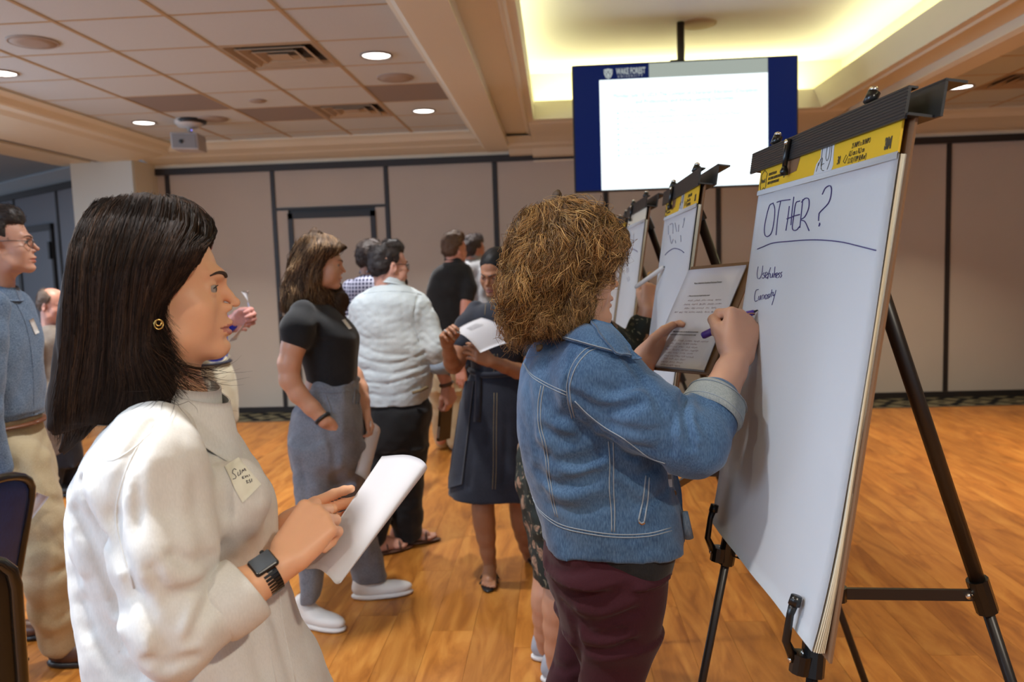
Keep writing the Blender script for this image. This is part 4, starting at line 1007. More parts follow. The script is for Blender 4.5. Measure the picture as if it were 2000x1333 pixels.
# ================================================================== woman in the white shirt, front left
SK1 = skin('skin_fair', (.80, .44, .265), (.56, .22, .18))
M_wshirt = weave_mat('white_shirt_cotton', (.65, .64, .61), (.73, .72, .69), 700, blotch=(6, .1), bump=.08, sheen=.1)
M_hair1 = attr_mat('dark_brown_hair', rough=.5, spec=.16); M_hairb1 = mat('dark_hair_base', (.018, .011, .008), .7, spec=.12)
def woman1():
    Y = 1.22
    t = thing('person', 'woman with long dark hair in a white shirt holding curled white sheets', 'person', (P(380, 1100, Y)[0], Y, 0))
    ya = math.radians(22); ho = P(467, 559, 1.262)-V3(math.cos(ya), math.sin(ya), 0)*.1225
    hd = Head(ho, 22, 1, 0, .985, .0025, neck=P(345, 800, Y), neck_r=.050, nose=.95, jaw=.047, open=.0056)
    # --- shirt
    s = Sdf()
    s.loft(secs([(770, 262, 408, .060), (798, 225, 428, .105), (830, 180, 445, .140), (880, 150, 468, .160), (940, 130, 508, .165), (1000, 121, 534, .160), (1080, 124, 540, .152), (1160, 140, 556, .155), (1240, 154, 592, .165), (1320, 172, 630, .175), (1420, 190, 660, .18), (1500, 215, 665, .18)], Y+.02), k=.02, cap=.012, n=2.15)
    s.ell(P(462, 975, Y-.06), (.048, .050, .060), k=.06)
    sh, el, wr = P(292, 905, 1.085), P(338, 1248, 1.02), P(548, 1106, 1.12)
    s.chain([P(300, 860, 1.12), P(296, 930, 1.075), P(318, 1080, 1.045), P(338, 1210, 1.025), P(346, 1255, 1.025)], [.060, .071, .063, .056, .048], k=.03)
    cu = wr-el; cd = nrm(cu)
    s.cone(el, el+cd*.075, .052, .046, k=.02)
    # far sleeve
    el2 = P(455, 1180, 1.44); wr2 = P(546, 1046, 1.335)
    s.chain([P(330, 860, 1.36), P(360, 930, 1.42), P(430, 1120, 1.44)], [.062, .066, .056], k=.03); s.cone(el2, el2+nrm(wr2-el2)*.09, .050, .044, k=.02)
    # traced folds: armhole, back pleats, elbow, waist
    crs(s, [([(300, 826), (262, 880), (232, 950), (222, 1010)], .009, .014), ([(222, 1010), (232, 1080), (262, 1160)], .011, .014), ([(168, 870), (210, 900), (260, 880), (300, 845)], .004, .003),
        ([(150, 1000), (180, 1080), (230, 1190)], .012, .010), ([(165, 940), (190, 1010), (232, 1100)], .011, .009), ([(150, 1120), (185, 1200), (240, 1262)], .012, .010), ([(165, 1180), (215, 1280), (270, 1320)], .012, .010), ([(128, 1060), (150, 1150), (175, 1230)], .012, .008), ([(180, 1230), (230, 1300), (260, 1333)], .010, .007),
        ([(165, 1060), (205, 1150), (240, 1230)], .011, -.008), ([(185, 960), (212, 1050), (238, 1120)], .011, -.008), ([(140, 960), (150, 1040), (168, 1110)], .012, -.006), ([(160, 1150), (195, 1235), (235, 1300)], .010, -.007),
        ([(424, 1120), (385, 1148), (340, 1165)], .009, .010), ([(425, 1145), (395, 1200), (372, 1250)], .009, .010), ([(300, 1110), (330, 1180), (320, 1270)], .012, .009), ([(415, 1090), (372, 1098), (335, 1085)], .009, .008), ([(282, 1180), (310, 1240), (322, 1300)], .012, .009), ([(360, 1180), (345, 1230), (350, 1290)], .010, .008), ([(290, 1290), (330, 1300), (375, 1285)], .009, .008),
        ([(290, 900), (287, 970), (297, 1050), (322, 1130)], .016, -.004), ([(258, 930), (258, 1020), (282, 1120)], .011, -.006), ([(404, 960), (414, 1030), (424, 1095)], .012, -.004), ([(330, 1110), (360, 1130), (400, 1125)], .008, -.006),
        ([(322, 930), (325, 1000), (345, 1085)], .016, .004), ([(380, 950), (384, 1020), (400, 1085)], .015, .004), ([(270, 880), (268, 960), (274, 1040)], .008, .006),
        ([(450, 985), (490, 1010), (530, 1015)], .014, .003), ([(438, 870), (450, 930), (444, 1000)], .009, .008), ([(520, 1150), (545, 1240), (575, 1333)], .010, .007), ([(480, 1040), (500, 1130), (520, 1160)], .012, .004), ([(490, 1180), (500, 1260), (520, 1333)], .012, .007), ([(455, 1030), (470, 1090), (490, 1130)], .014, -.003), ([(455, 900), (480, 940), (500, 975)], .008, .004)])
    s.folds(.0035, 34, 3, (1, 1, .5)); s.folds(.0022, 26, 5, (1, 1, .45), ridge=True); s.folds(.0012, 60, 6, (1, 1, .6), ridge=True)
    # neck opening
    s.cone(P(352, 660, Y), P(345, 782, Y), .052, .046, k=.004, op='s')
    sv, sf = s.mesh(.0047); sv = smooth_mesh(sv, sf, 1, .4)
    shirt = mk('shirt', sv, sf, M_wshirt, t, True)
    bv = bvh_of((sv, sf))
    # collar: standing band and leaf, placket
    m = MB()
    def col_(u, v):
        a = math.radians(-155+310*u); c = P(340, 782, Y)+V3(.012, 0, 0); rr = .060+.012*v
        z = .024-.046*v*(0.35+.65*abs(math.cos(a/2.2))**.5)+.010*math.cos(a)*0-(.055*v*max(0, math.cos(a))**2); fx = rr*math.cos(a)*(1.0+.25*max(0, math.cos(a))); return c+V3(fx+.0, rr*.95*math.sin(a), z-.030*math.cos(a))
    m.grid(lambda u, v: col_(u, v)+V3(0, 0, .0), 44, 10, .0022); m.build('collar', M_wshirt, shirt, True)
    m = MB().grid(lambda u, v: P(340, 782, Y)+V3(.012, 0, 0)+V3(.060*math.cos(math.radians(-165+330*u)), .058*math.sin(math.radians(-165+330*u)), -.03+.062*v-.018*math.cos(math.radians(-165+330*u))), 40, 4, .002); m.build('collar_band', M_wshirt, shirt, True)
    for nm, q in (('placket_seam', [(430, 800), (445, 860), (470, 905), (505, 985), (528, 1050), (532, 1120)]), ('placket_seam', [(413, 790), (420, 850), (440, 900)]), ('yoke_seam', [(172, 868), (208, 900), (250, 884), (300, 840)]), ('armhole_seam', [(302, 826), (262, 884), (236, 950), (226, 1010), (238, 1075), (262, 1150)]), ('side_seam', [(545, 1130), (553, 1220), (578, 1333)]), ('front_dart', [(500, 1140), (520, 1230), (540, 1333)])):
        seam(nm, bv, q, .0016, M_wshirt, shirt, -.0005)
    # rolled cuffs
    def cuff(e, w, r0, r1, L0, L1, nm='rolled_cuff'):
        d = nrm(w-e); a = e+d*L0; b = e+d*L1
        m = MB().tube([a, a+d*.004, (a+b)/2, b-d*.004, b, b-d*.004, a+d*.02], [r0-.002, r0+.004, (r0+r1)/2+.006, r1+.005, r1+.001, r1-.004, r0-.008], 30, cap=False)
        o = m.build(nm, M_wshirt, shirt, True); md = o.modifiers.new('s', 'SUBSURF'); md.levels = 1; md.render_levels = 1
        return o
    cuff(el, wr, .050, .048, .058, .118); cuff(el2, wr2, .047, .046, .05, .105)
    MB().obox(el+cd*.052+V3(.0, -.052, -.012), cd*.034, V3(0, -.004, 0), V3(.010, 0, .020)).build('cuff_tab', M_wshirt, shirt)
    # --- trousers (only just below the frame) and shoes
    hipz = P(400, 1420, Y)[2]
    def legs(cx, Yc, mt, w=.085, sep=.085, top=hipz, name='trousers', shoe=M_dark):
        q = Sdf(); q.loft([(V3(cx, Yc, top), .135, .165), (V3(cx, Yc, top-.12), .15, .175), (V3(cx, Yc, top-.20), .13, .165)], k=.03, cap=.02)
        for sgn in (-1, 1): q.chain([(cx, Yc+sgn*sep, top-.14), (cx+.01, Yc+sgn*sep, .48), (cx-.02, Yc+sgn*sep*1.05, .07)], [w, w*.75, w*.62], k=.03)
        v, f = q.mesh(.010); mk(name, v, f, mt, t, True)
        for sgn in (-1, 1):
            z = Sdf(); z.ell((cx+.045, Yc+sgn*sep*1.05, .035), (.125, .045, .036), k=.01); z.ell((cx-.02, Yc+sgn*sep*1.05, .06), (.05, .042, .05), k=.02); z.cut((0, 0, .0), (0, 0, -1)); v, f = z.mesh(.008); mk('shoe', v, f, shoe, t, True)
    legs(P(430, 1450, Y)[0], Y+.02, mat('navy_trousers', (.02, .022, .035), .85))
    # --- body: head, arms, hands
    a = Sdf()
    a.chain([el+cd*.03, el+cd*.10, wr-cd*.03, wr+cd*.005], [.034, .0345, .0265, .0245], k=.01)
    kn = P(612, 1024, 1.165); d = nrm(kn-wr); th = P(580, 1002, 1.17)-P(636, 1050, 1.15); back = np.cross(th, d); back = back if back[1] < 0 else -back
    hand(a, wr+d*.012, d, (th, -back), [(58, 78, 40), (62, 80, 45), (66, 82, 45), (68, 80, 45)], [(.75, .35, .55), (.8, -.1, .6), (.5, -.4, .7)], k=.98, palm=.080)
    d2 = nrm(P(632, 1010, 1.335)-wr2); up = V3(.1, -.15, 1); 
    a.chain([el2, wr2-nrm(wr2-el2)*.03, wr2], [.036, .027, .0245], k=.01)
    hand(a, wr2+d2*.01, d2, (up, V3(.1, -1, .25)), [(6, 16, 10), (10, 18, 10), (14, 20, 12), (18, 24, 14)], [(.86, .22, .46), (.97, -.16, .22), (.97, -.26, .05)], k=1.0, palm=.074)
    av, af = a.mesh(.0031)
    tor = Sdf(); tor.loft([(c, x*.8, d_*.8) for c, x, d_ in secs([(800, 240, 420, .10), (900, 160, 470, .15), (1100, 150, 520, .14), (1400, 210, 640, .16)], Y+.02)], k=.02)
    tor.chain([P(300, 880, 1.12), el], [.045, .036], k=.02); tor.chain([P(330, 880, 1.36), el2], [.045, .036], k=.02)
    body('body', t, SK1, hd, [(av, af), tor.mesh(.012)])
    eyes(hd, t, iris=(.055, .06, .06), brow=(.045, .026, .018), bt=.0030, gaze=(1, -.12, .02))
    # earring: small gold double hoop
    ec = P(310, 634, ho[1]-.083); m = MB()
    for rr, dz in ((.0070, 0), (.0046, .0026)): m.tube([ec+V3(rr*math.cos(q)*.75, rr*.45*math.cos(q), dz+rr*math.sin(q)) for q in np.linspace(0, 6.283, 20)], .0011, 6)
    m.build('earring', mat('gold', (.75, .50, .16), .22, 1), t, True)
    # wrist watch
    wt = bpy.data.objects.new('watch', None); COL.objects.link(wt); wt.parent = t; wt.location = wr-np.array(t.location)
    M_wcase = mat('watch_case', (.012, .012, .013), .25); M_wglass = mat('watch_glass', (.06, .07, .08), .06, spec=.7)
    wd = nrm(wr-el); q = wr-wd*.022; nb = nrm(V3(-.32, -.80, .52)); nb = nrm(nb-wd*(nb@wd)); sx = nrm(np.cross(nb, wd))
    bevel(MB().obox(q+nb*.024-wd*.0185-sx*.016, wd*.037, sx*.032, nb*.0095).build('case', M_wcase, t), .006, 4)
    bevel(MB().obox(q+nb*.0332-wd*.016-sx*.0135, wd*.032, sx*.027, nb*.0012).build('display_glass', M_wglass, t), .004, 3)
    MB().lathe(q+nb*.029+sx*.016+wd*.008, [(.0035, 0), (.0035, .003), (.001, .0035)], 12, sx).build('crown', M_wcase, t, True)
    m = MB(); ring = [q+(nb*math.cos(a_)*.0275+sx*math.sin(a_)*.0265) for a_ in np.linspace(.5, 5.78, 40)]
    def bnd(u, v):
        i = u*39; j = int(min(38, i)); f = i-j; p = ring[j]*(1-f)+ring[j+1]*f; return p+wd*(v-.5)*.022
    m.grid(bnd, 60, 3, .0028); m.build('strap', M_wcase, t, True)
    m = MB()
    for a_ in np.linspace(.75, 5.5, 26): m.obox(q+(nb*math.cos(a_)*.029+sx*math.sin(a_)*.028)-wd*.0105, wd*.021, (nb*-math.sin(a_)+sx*math.cos(a_))*.004, (nb*math.cos(a_)+sx*math.sin(a_))*.0012)
    mm_ = m.build('strap_links', M_dark, t); mm_['kind'] = 'stuff'
    bpy.data.objects.remove(wt)
    # name tag on the chest
    zz = lambda a_, b_: (100+a_/2.501, 800+b_/2.501)
    tagq = (zz(846, 284), zz(916, 240), zz(1022, 368), zz(934, 456))
    M_tag = mat('name_tag_paper', (.74, .72, .60), .7)
    patch_on('name_tag', bv, tagq, M_tag, t, .0018)
    bv2 = bvh_of((sv, sf)); M_pen = mat('tag_pen', (.10, .09, .10), .7)
    tw = [[(905, 300), (893, 296), (886, 315), (900, 325), (905, 340), (890, 345)], [(912, 312), (914, 330), (924, 320), (922, 300), (926, 322)], [(932, 315), (934, 298), (940, 308), (944, 292), (950, 305)], [(930, 335), (934, 345)], [(938, 330), (932, 338), (942, 342)], [(946, 328), (948, 338), (955, 326), (960, 334)], [(964, 322), (968, 330)], [(948, 355), (956, 350), (952, 364), (962, 360)], [(968, 344), (964, 352), (972, 354), (968, 362)], [(976, 342), (978, 356)]]
    for q in tw: seam('handwriting', bv2, [zz(*p) for p in q], .00055, M_pen, t, .0026, 8)
    # --- hair
    hs = Sdf()
    hs.loft(secs([(383, 258, 300, .012), (390, 215, 345, .034), (404, 186, 380, .054), (425, 165, 404, .068), (450, 153, 414, .076), (475, 147, 402, .082), (500, 143, 380, .086), (530, 139, 350, .09), (560, 136, 322, .09), (600, 133, 300, .09), (650, 128, 296, .09), (700, 124, 300, .092), (745, 119, 310, .100), (775, 116, 315, .112), (800, 114, 280, .118), (835, 112, 200, .118), (865, 112, 162, .104), (892, 114, 130, .08)], Y+.01), k=.01, cap=.004)
    near = [(496, 152, 386, .024), (517, 146, 374, .036), (550, 142, 350, .036), (580, 139, 327, .036), (605, 137, 314, .036), (650, 134, 313, .036), (690, 130, 322, .036), (730, 127, 336, .034), (765, 124, 345, .03), (790, 122, 330, .025)]
    hs.loft(secs(near, Y-.068), k=.035, cap=.03)
    hs.folds(.0022, 60, 11, (1, 1, .12)); hs.folds(.0012, 160, 12, (1, 1, .1))
    hv, hf = hs.mesh(.0045)
    hair = mk('hair', hv, hf, M_hairb1, t, True)
    hb = bvh_of((hv, hf))
    za = lambda *p: [(100+a_/2.667, 360+b_/2.667) for a_, b_ in p]
    G = [za((600, 66), (700, 100), (790, 160), (832, 225), (815, 300), (760, 390), (690, 480), (640, 540)),
         za((800, 205), (838, 235), (800, 310), (745, 400), (690, 480), (640, 540), (590, 590), (565, 625), (590, 640)),
         za((760, 150), (790, 240), (740, 340), (680, 440), (620, 540), (560, 620), (545, 720), (600, 830), (700, 930)),
         za((700, 110), (700, 220), (650, 340), (600, 460), (555, 580), (520, 700), (520, 820), (600, 950), (720, 1090)),
         za((620, 75), (600, 200), (550, 340), (500, 480), (470, 620), (455, 760), (460, 900), (500, 1010), (560, 1130)),
         za((520, 58), (480, 200), (430, 350), (395, 500), (380, 650), (372, 800), (365, 940), (390, 1050), (330, 1190)),
         za((430, 60), (370, 190), (320, 350), (290, 500), (275, 660), (265, 820), (250, 980), (230, 1110), (190, 1290)),
         za((340, 65), (270, 170), (220, 320), (195, 480), (185, 650), (175, 820), (155, 990), (130, 1150), (95, 1330)),
         za((290, 78), (190, 190), (135, 330), (115, 490), (105, 660), (95, 830), (75, 1000), (55, 1170), (40, 1340)),
         za((262, 95), (155, 205), (105, 350), (92, 510), (84, 680), (72, 850), (52, 1020), (34, 1190), (20, 1350))]
    pal = [(.020, .012, .009), (.030, .017, .012), (.045, .025, .016), (.016, .010, .008), (.07, .038, .022), (.025, .016, .012)]
    v1, f1, c1 = strands2d(G, 2500, hb, .00046, 13, 2.5, .0032, pal, wob=2.2, lift=.0035, seed=3, fly=.05, mirror=(hd.o, hd.R[:, 1]), clump=150, cj=7)
    G2 = [za((560, 840), (640, 890), (740, 940), (850, 960), (930, 940)), za((540, 860), (620, 920), (720, 970), (820, 1000), (890, 960)), za((520, 830), (600, 930), (680, 1020), (760, 1100), (860, 1120)), za((500, 850), (560, 950), (640, 1060), (740, 1120), (820, 1150)), za((480, 900), (520, 1000), (560, 1090), (500, 1150), (400, 1200))]
    fb = bvh_of((hv, hf), (sv, sf), hd.mesh())
    v2, f2, c2 = strands2d(G2, 90, fb, .00042, 14, 10, .002, pal, wob=4, lift=.012, seed=5, fly=.4)
    v = np.concatenate([v1, v2]); f = np.concatenate([f1, f2+len(v1)]); c = np.concatenate([c1, c2])
    st = mk('hair_strands', v, f, M_hair1, hair, True, cols=c); st['kind'] = 'stuff'
    # --- the curled sheets she holds
    Bc = [(598, 1112, 1.215), (622, 1112, 1.175), (642, 1126, 1.15), (656, 1141, 1.14), (666, 1136, 1.145), (664, 1122, 1.17), (646, 1112, 1.20)]
    Tc = [(746, 892, 1.365), (790, 889, 1.335), (818, 896, 1.315), (832, 908, 1.305), (832, 918, 1.315), (822, 926, 1.335), (800, 930, 1.36)]
    b3 = catmull([P(*q) for q in Bc], 40); t3 = catmull([P(*q) for q in Tc], 40)
    for k_ in range(2):
        def sh_(u, v):
            i = u*39; j = int(min(38, i)); f_ = i-j; p = (b3[j]*(1-f_)+b3[j+1]*f_)*(1-v)+(t3[j]*(1-f_)+t3[j+1]*f_)*v; return p+V3(0, .0022*k_, -.0012*k_)
        if k_ == 0: ob = MB().grid(sh_, 48, 24, .0007).build('paper_sheets', M_wpaper, None, True); tag(ob, 'curled white paper sheets in the hands of the white-shirted woman', 'paper')
        else: MB().grid(sh_, 48, 24, .0007).build('under_sheet', M_wpaper, ob, True)
M_wpaper = mat('office_paper', (.58, .58, .62), .65)
woman1()
# ================================================================== woman in the denim jacket, writing on the nearest pad
SK2 = skin('skin_rosy', (.62, .34, .225), (.50, .22, .18))
M_denim = weave_mat('denim', (.022, .060, .135), (.080, .155, .270), 620, .8, blotch=(9, .2), bump=.25, sheen=.2, streak=(1, 1, .22))
M_denim_in = weave_mat('denim_inside', (.20, .23, .23), (.32, .34, .33), 620, .85, blotch=(9, .2), bump=.25, sheen=.1)
M_stitch = mat('denim_stitch', (.26, .30, .34), .8); M_hem = weave_mat('denim_faded', (.10, .15, .22), (.24, .30, .36), 500, .85, bump=.2)
M_maroon = weave_mat('maroon_twill', (.030, .0045, .009), (.046, .0075, .0135), 900, .9, blotch=(5, .1), bump=.08, sheen=.08)
M_blackk = weave_mat('black_knit', (.008, .008, .009), (.016, .016, .017), 800, .9, bump=.1, sheen=.15)
M_curl = attr_mat('golden_brown_hair', rough=.42, spec=.4); M_curlb = mat('brown_hair_base', (.075, .040, .016), .65)
def woman2():
    Y = 1.74
    t = thing('person', 'woman with curly golden-brown hair in a blue denim jacket writing on the nearest pad', 'person', (P(1180, 1100, Y)[0], Y, 0))
    hd = Head(P(1104, 530, 1.735), 17, 4, -2, .99, .003, neck=P(1120, 680, Y), neck_r=.058, chub=.012, jaw=.052, nose=.95, wide=1.03)
    D = lambda pts, y: [P(a, b, y) for a, b in pts]
    # --- jacket
    s = Sdf()
    hz = P(1200, 1020, 1.575)[2]
    s.loft(secs([(632, 1085, 1175, .055), (662, 1048, 1205, .10), (700, 1024, 1240, .15), (750, 1013, 1268, .178), (820, 1013, 1290, .180), (890, 1024, 1306, .172), (950, 1040, 1322, .168), (1000, 1052, 1336, .170), (1040, 1060, 1342, .172)], Y), k=.02, cap=.008, n=2.3)
    sh, el, wr = P(1160, 735, 1.60), P(1360, 866, 1.545), P(1437, 704, 1.676)
    cd = nrm(wr-el)
    s.chain([P(1150, 715, 1.66), sh, P(1255, 806, 1.555), P(1340, 858, 1.545), el], [.080, .084, .070, .064, .060], k=.03); s.cone(el, el+cd*.095, .060, .056, k=.02)
    # far sleeve
    el2, wr2 = P(1255, 830, 2.02), P(1246, 712, 2.035)
    s.chain([P(1150, 715, 1.86), P(1200, 770, 1.95), el2], [.078, .072, .058], k=.03); s.cone(el2, el2+(wr2-el2)*.62, .056, .050, k=.02)
    # traced folds in the sleeve and back
    crs(s, [([(1345, 742), (1335, 790), (1342, 835), (1352, 872)], .009, .016), ([(1330, 765), (1318, 820), (1308, 880)], .009, .010), ([(1362, 820), (1385, 850), (1395, 880)], .009, .008),
        ([(1120, 770), (1180, 800), (1250, 790)], .011, .008), ([(1130, 745), (1190, 765), (1270, 750)], .011, .007), ([(1125, 800), (1190, 850), (1270, 880)], .009, .007), ([(1220, 700), (1260, 750), (1300, 800)], .009, .008), ([(1195, 830), (1260, 845), (1310, 835)], .010, .007), ([(1280, 790), (1300, 830), (1290, 870)], .009, .006),
        ([(1135, 745), (1185, 782), (1245, 770)], .011, -.007), ([(1160, 815), (1220, 862), (1285, 895)], .011, -.006), ([(1320, 750), (1326, 800), (1322, 850)], .009, -.008), ([(1352, 770), (1352, 820), (1362, 865)], .009, -.007),
        ([(1050, 880), (1090, 905), (1150, 900), (1195, 870)], .012, .012), ([(1045, 920), (1090, 950), (1160, 930)], .012, .010), ([(1060, 840), (1100, 860), (1150, 845)], .012, .009), ([(1070, 985), (1130, 1000), (1190, 985)], .012, .007), ([(1200, 900), (1240, 930), (1290, 910)], .012, .008), ([(1030, 760), (1040, 860), (1060, 960)], .012, .006), ([(1205, 950), (1250, 985), (1300, 960)], .011, .006),
        ([(1080, 900), (1130, 925), (1190, 900)], .012, -.007), ([(1090, 830), (1130, 850), (1180, 840)], .012, -.007), ([(1060, 950), (1110, 972), (1170, 960)], .012, -.006),
        ([(1120, 690), (1106, 755), (1110, 800), (1160, 852), (1215, 886), (1290, 908)], .005, .010)])
    s.folds(.0035, 30, 21, (1, 1, .7)); s.folds(.0020, 30, 23, ridge=True); s.folds(.0010, 110, 22)
    s.cone(P(1150, 560, Y), P(1138, 672, Y), .075, .062, k=.004, op='s')
    sv, sf = s.mesh(.0054); sv = smooth_mesh(sv, sf, 1, .4)
    jk = mk('denim_jacket', sv, sf, M_denim, t, True); bv = bvh_of((sv, sf))
    # collar, stood up round the neck, with a turned leaf to the front
    cc = P(1142, 668, Y)
    def colf(u, v):
        a = math.radians(-170+340*u)+.55; r0 = .078+.012*v; dz = -.012+.062*v-.030*math.cos(a-.55)*.6-.07*max(0, v-.55)*1.2
        return cc+V3(r0*math.cos(a)*1.06+.012, r0*math.sin(a), dz-.030*math.cos(a-.1))
    MB().grid(colf, 48, 8, .004).build('collar', M_denim, jk, True)
    def leaf(pts0, pts1, yy):
        A = catmull(D(pts0, yy), 16); B = catmull(D(pts1, yy-.02), 16)
        return MB().grid(lambda u, v: A[int(round(u*15))]*(1-v)+B[int(round(u*15))]*v+V3(0, -.012*math.sin(v*3.1), .004*math.sin(v*3.1)), 15, 5, .004)
    patch_on('collar_leaf', bv, ((1092, 640), (1176, 640), (1236, 706), (1106, 668)), M_denim, jk, .010, 12, .005)
    patch_on('collar_leaf', bv, ((1150, 640), (1186, 650), (1244, 712), (1196, 700)), M_denim, jk, .018, 10, .005)
    for q_ in ([(1104, 666), (1150, 680), (1196, 694), (1236, 706)], [(1178, 644), (1206, 672), (1236, 704)]): seam('collar_stitch', bv, q_, .0011, M_stitch, jk, .0135)
    # waistband, hem, plackets, pocket welts and seams laid on the jacket
    zz = lambda *p: [(980+a/2.666, 600+b/2.666) for a, b in p]
    sm = lambda nm, q, r=.0016, m=M_stitch, off=.0004: seam(nm, bv, q, r, m, jk, off, 26)
    for q in (zz((100, 265), (150, 345), (210, 385), (270, 415), (340, 445)), zz((104, 280), (152, 358), (212, 400), (270, 430), (338, 460))): sm('yoke_stitch', q, .0011)
    for q in (zz((480, 205), (430, 225), (370, 300), (340, 400), (345, 490), (365, 580)), zz((494, 215), (445, 240), (388, 310), (356, 405), (360, 490), (378, 575))): sm('armhole_stitch', q, .0011)
    for q in (zz((220, 410), (205, 500), (205, 620), (235, 740), (250, 880), (270, 1000), (292, 1095)), zz((205, 410), (190, 500), (192, 620), (222, 745), (238, 880), (258, 1000), (280, 1090))): sm('back_seam', q, .0012)
    for q in (zz((555, 700), (562, 800), (560, 950), (570, 1060), (572, 1170)), zz((580, 705), (582, 800), (582, 950), (588, 1060), (586, 1172))): sm('side_seam', q, .0012)
    for q in (zz((380, 490), (450, 560), (540, 630), (640, 690), (760, 780), (850, 815)),): sm('sleeve_stitch', q, .0012)
    for q in (zz((750, 880), (735, 1000), (712, 1112)), zz((768, 890), (760, 1000), (742, 1120)), zz((712, 1112), (726, 1126), (742, 1120))): sm('pocket_welt', q, .0018)
    sm('pocket_bartack', zz((714, 1122), (730, 1132), (745, 1126)), .0016, mat('orange_thread', (.30, .12, .03), .8))
    for q in (zz((160, 990), (200, 1060), (300, 1130), (440, 1165), (600, 1185), (760, 1180), (880, 1150)), zz((165, 1005), (205, 1075), (300, 1145), (440, 1180), (600, 1200), (760, 1195), (885, 1165))): sm('waistband_stitch', q, .0012)
    # turned-back cuff
    def cuff(e, w, L0, L1, r0, r1, m_):
        d = nrm(w-e); q = Sdf(); a, b = e+d*L0, e+d*L1
        o = MB().tube([a, a+d*.003, (a*2+b)/3, b-d*.003, b, b-d*.003, a+d*.02], [r0-.001, r0+.005, r0+.006, r1+.005, r1+.001, r1-.004, r0-.010], 34, cap=False).build('turned_cuff', m_, jk, True); md = o.modifiers.new('s', 'SUBSURF'); md.levels = 1; md.render_levels = 1
        for f_ in (.18, .82): MB().tube([a+(b-a)*f_+((r0*(1-f_)+r1*f_)+.0062)*(math.cos(q_)*nrm(np.cross(d, [0, 0, 1]))+math.sin(q_)*np.cross(nrm(np.cross(d, [0, 0, 1])), d)) for q_ in np.linspace(0, 6.283, 40)], .0009, 5).build('cuff_stitch', M_stitch, o, True)
    cuff(el, wr, .068, .122, .060, .054, M_denim_in)
    # front edge and hanging corner of the open front
    fe = MB().grid(lambda u, v: P(1312+30*u+6*math.sin(u*5), 905+148*u, 1.72-.05*v)+V3(-.02*v, 0, 0), 12, 4, .005); fe.build('button_placket', M_denim, jk, True)
    MB().tube(D([(1338, 1000), (1342, 1030), (1346, 1052)], 1.665), [.006, .009, .010], 8).build('hem_corner', M_hem, jk, True)
    for a_, b_ in ((1316, 964), (1334, 1033)): MB().lathe(P(a_, b_, 1.672), [(.001, .003), (.006, .002), (.007, -.002)], 14, (.3, -1, 0)).build('button', mat('copper_button', (.35, .18, .08), .35, 1), jk, True)
    # --- black top showing below the jacket
    k_ = Sdf(); k_.loft(secs([(960, 1090, 1312, .140), (1040, 1110, 1322, .150), (1095, 1180, 1316, .140), (1120, 1240, 1302, .08)], Y-.02), k=.02, cap=.012); k_.folds(.002, 50, 2)
    v, f = k_.mesh(.007); mk('black_top', v, f, M_blackk, t, True)
    # --- trousers
    q = Sdf(); q.loft(secs([(1000, 1072, 1312, .150), (1060, 1062, 1312, .165), (1110, 1066, 1302, .170), (1160, 1084, 1293, .165), (1205, 1095, 1288, .14)], Y), k=.04, cap=.03, n=2.3)
    def leg(rows, Yc, bx):
        q.loft(secs(rows, Yc), k=.035, cap=.02, n=2.1)
    fz = lambda x, y_, yy: P(x, y_, yy)
    leg([(1120, 1120, 1300, .085), (1200, 1124, 1290, .086), (1260, 1125, 1280, .080), (1333, 1127, 1258, .074), (1450, 1130, 1245, .065), (1650, 1140, 1225, .058), (1830, 1140, 1220, .055)], 1.665, 0)
    leg([(1120, 1066, 1230, .085), (1180, 1090, 1240, .086), (1250, 1088, 1225, .08), (1333, 1068, 1190, .072), (1450, 1050, 1160, .065), (1650, 1030, 1110, .056), (1800, 1030, 1100, .055)], 1.83, 0)
    crs(q, [([(1065, 1100), (1110, 1118), (1180, 1105), (1240, 1090)], .010, .008), ([(1085, 1150), (1150, 1165), (1230, 1150)], .010, .009), ([(1115, 1210), (1170, 1220), (1240, 1195)], .010, .010), ([(1125, 1215), (1160, 1240), (1215, 1235)], .010, .011), ([(1125, 1265), (1180, 1275), (1235, 1255)], .010, .012), ([(1095, 1180), (1120, 1205), (1140, 1222)], .010, .010), ([(1078, 1300), (1105, 1310), (1130, 1300)], .010, .010), ([(1120, 1214), (1128, 1270), (1126, 1333)], .009, .014), ([(1130, 1190), (1180, 1200), (1240, 1175)], .010, -.006), ([(1140, 1252), (1190, 1258), (1240, 1240)], .010, -.006)])
    q.folds(.002, 36, 9)
    v, f = q.mesh(.007); mk('trousers', v, f, M_maroon, t, True)
    for c_, yy in ((P(1175, 1830, 1.665), 1.665), (P(1065, 1800, 1.83), 1.83)):
        z = Sdf(); z.ell((c_[0]+.045, yy, .035), (.125, .045, .036), k=.01); z.ell((c_[0]-.03, yy, .055), (.05, .042, .06), k=.02); z.cut((0, 0, 0), (0, 0, -1)); v, f = z.mesh(.008); mk('shoe', v, f, M_dark, t, True)
    # --- body with both arms and hands
    a = Sdf()
    a.chain([el+cd*.03, el+cd*.11, wr-cd*.03, wr], [.040, .040, .0315, .029], k=.012)
    kn = P(1453, 604, 1.738); d = nrm(kn-wr); th = P(1424, 612, 1.74)-P(1490, 622, 1.78)
    back = np.cross(th, d); back = back if back[1] < 0 else -back
    tips, tp, mc = hand(a, wr+d*.006, d, (th, -back), [(72, 82, 35), (76, 84, 40), (78, 84, 40), (80, 82, 40)], [(.80, .35, .30), (.75, -.05, .60), (.45, -.35, .80)], k=1.10, fat=1.12, palm=.084)
    ppx = F1.px(1480, 606, .004)
    pad_pt = F1(ppx[0], ppx[1], .004)
    d2 = nrm(P(1296, 672, 2.06)-wr2)
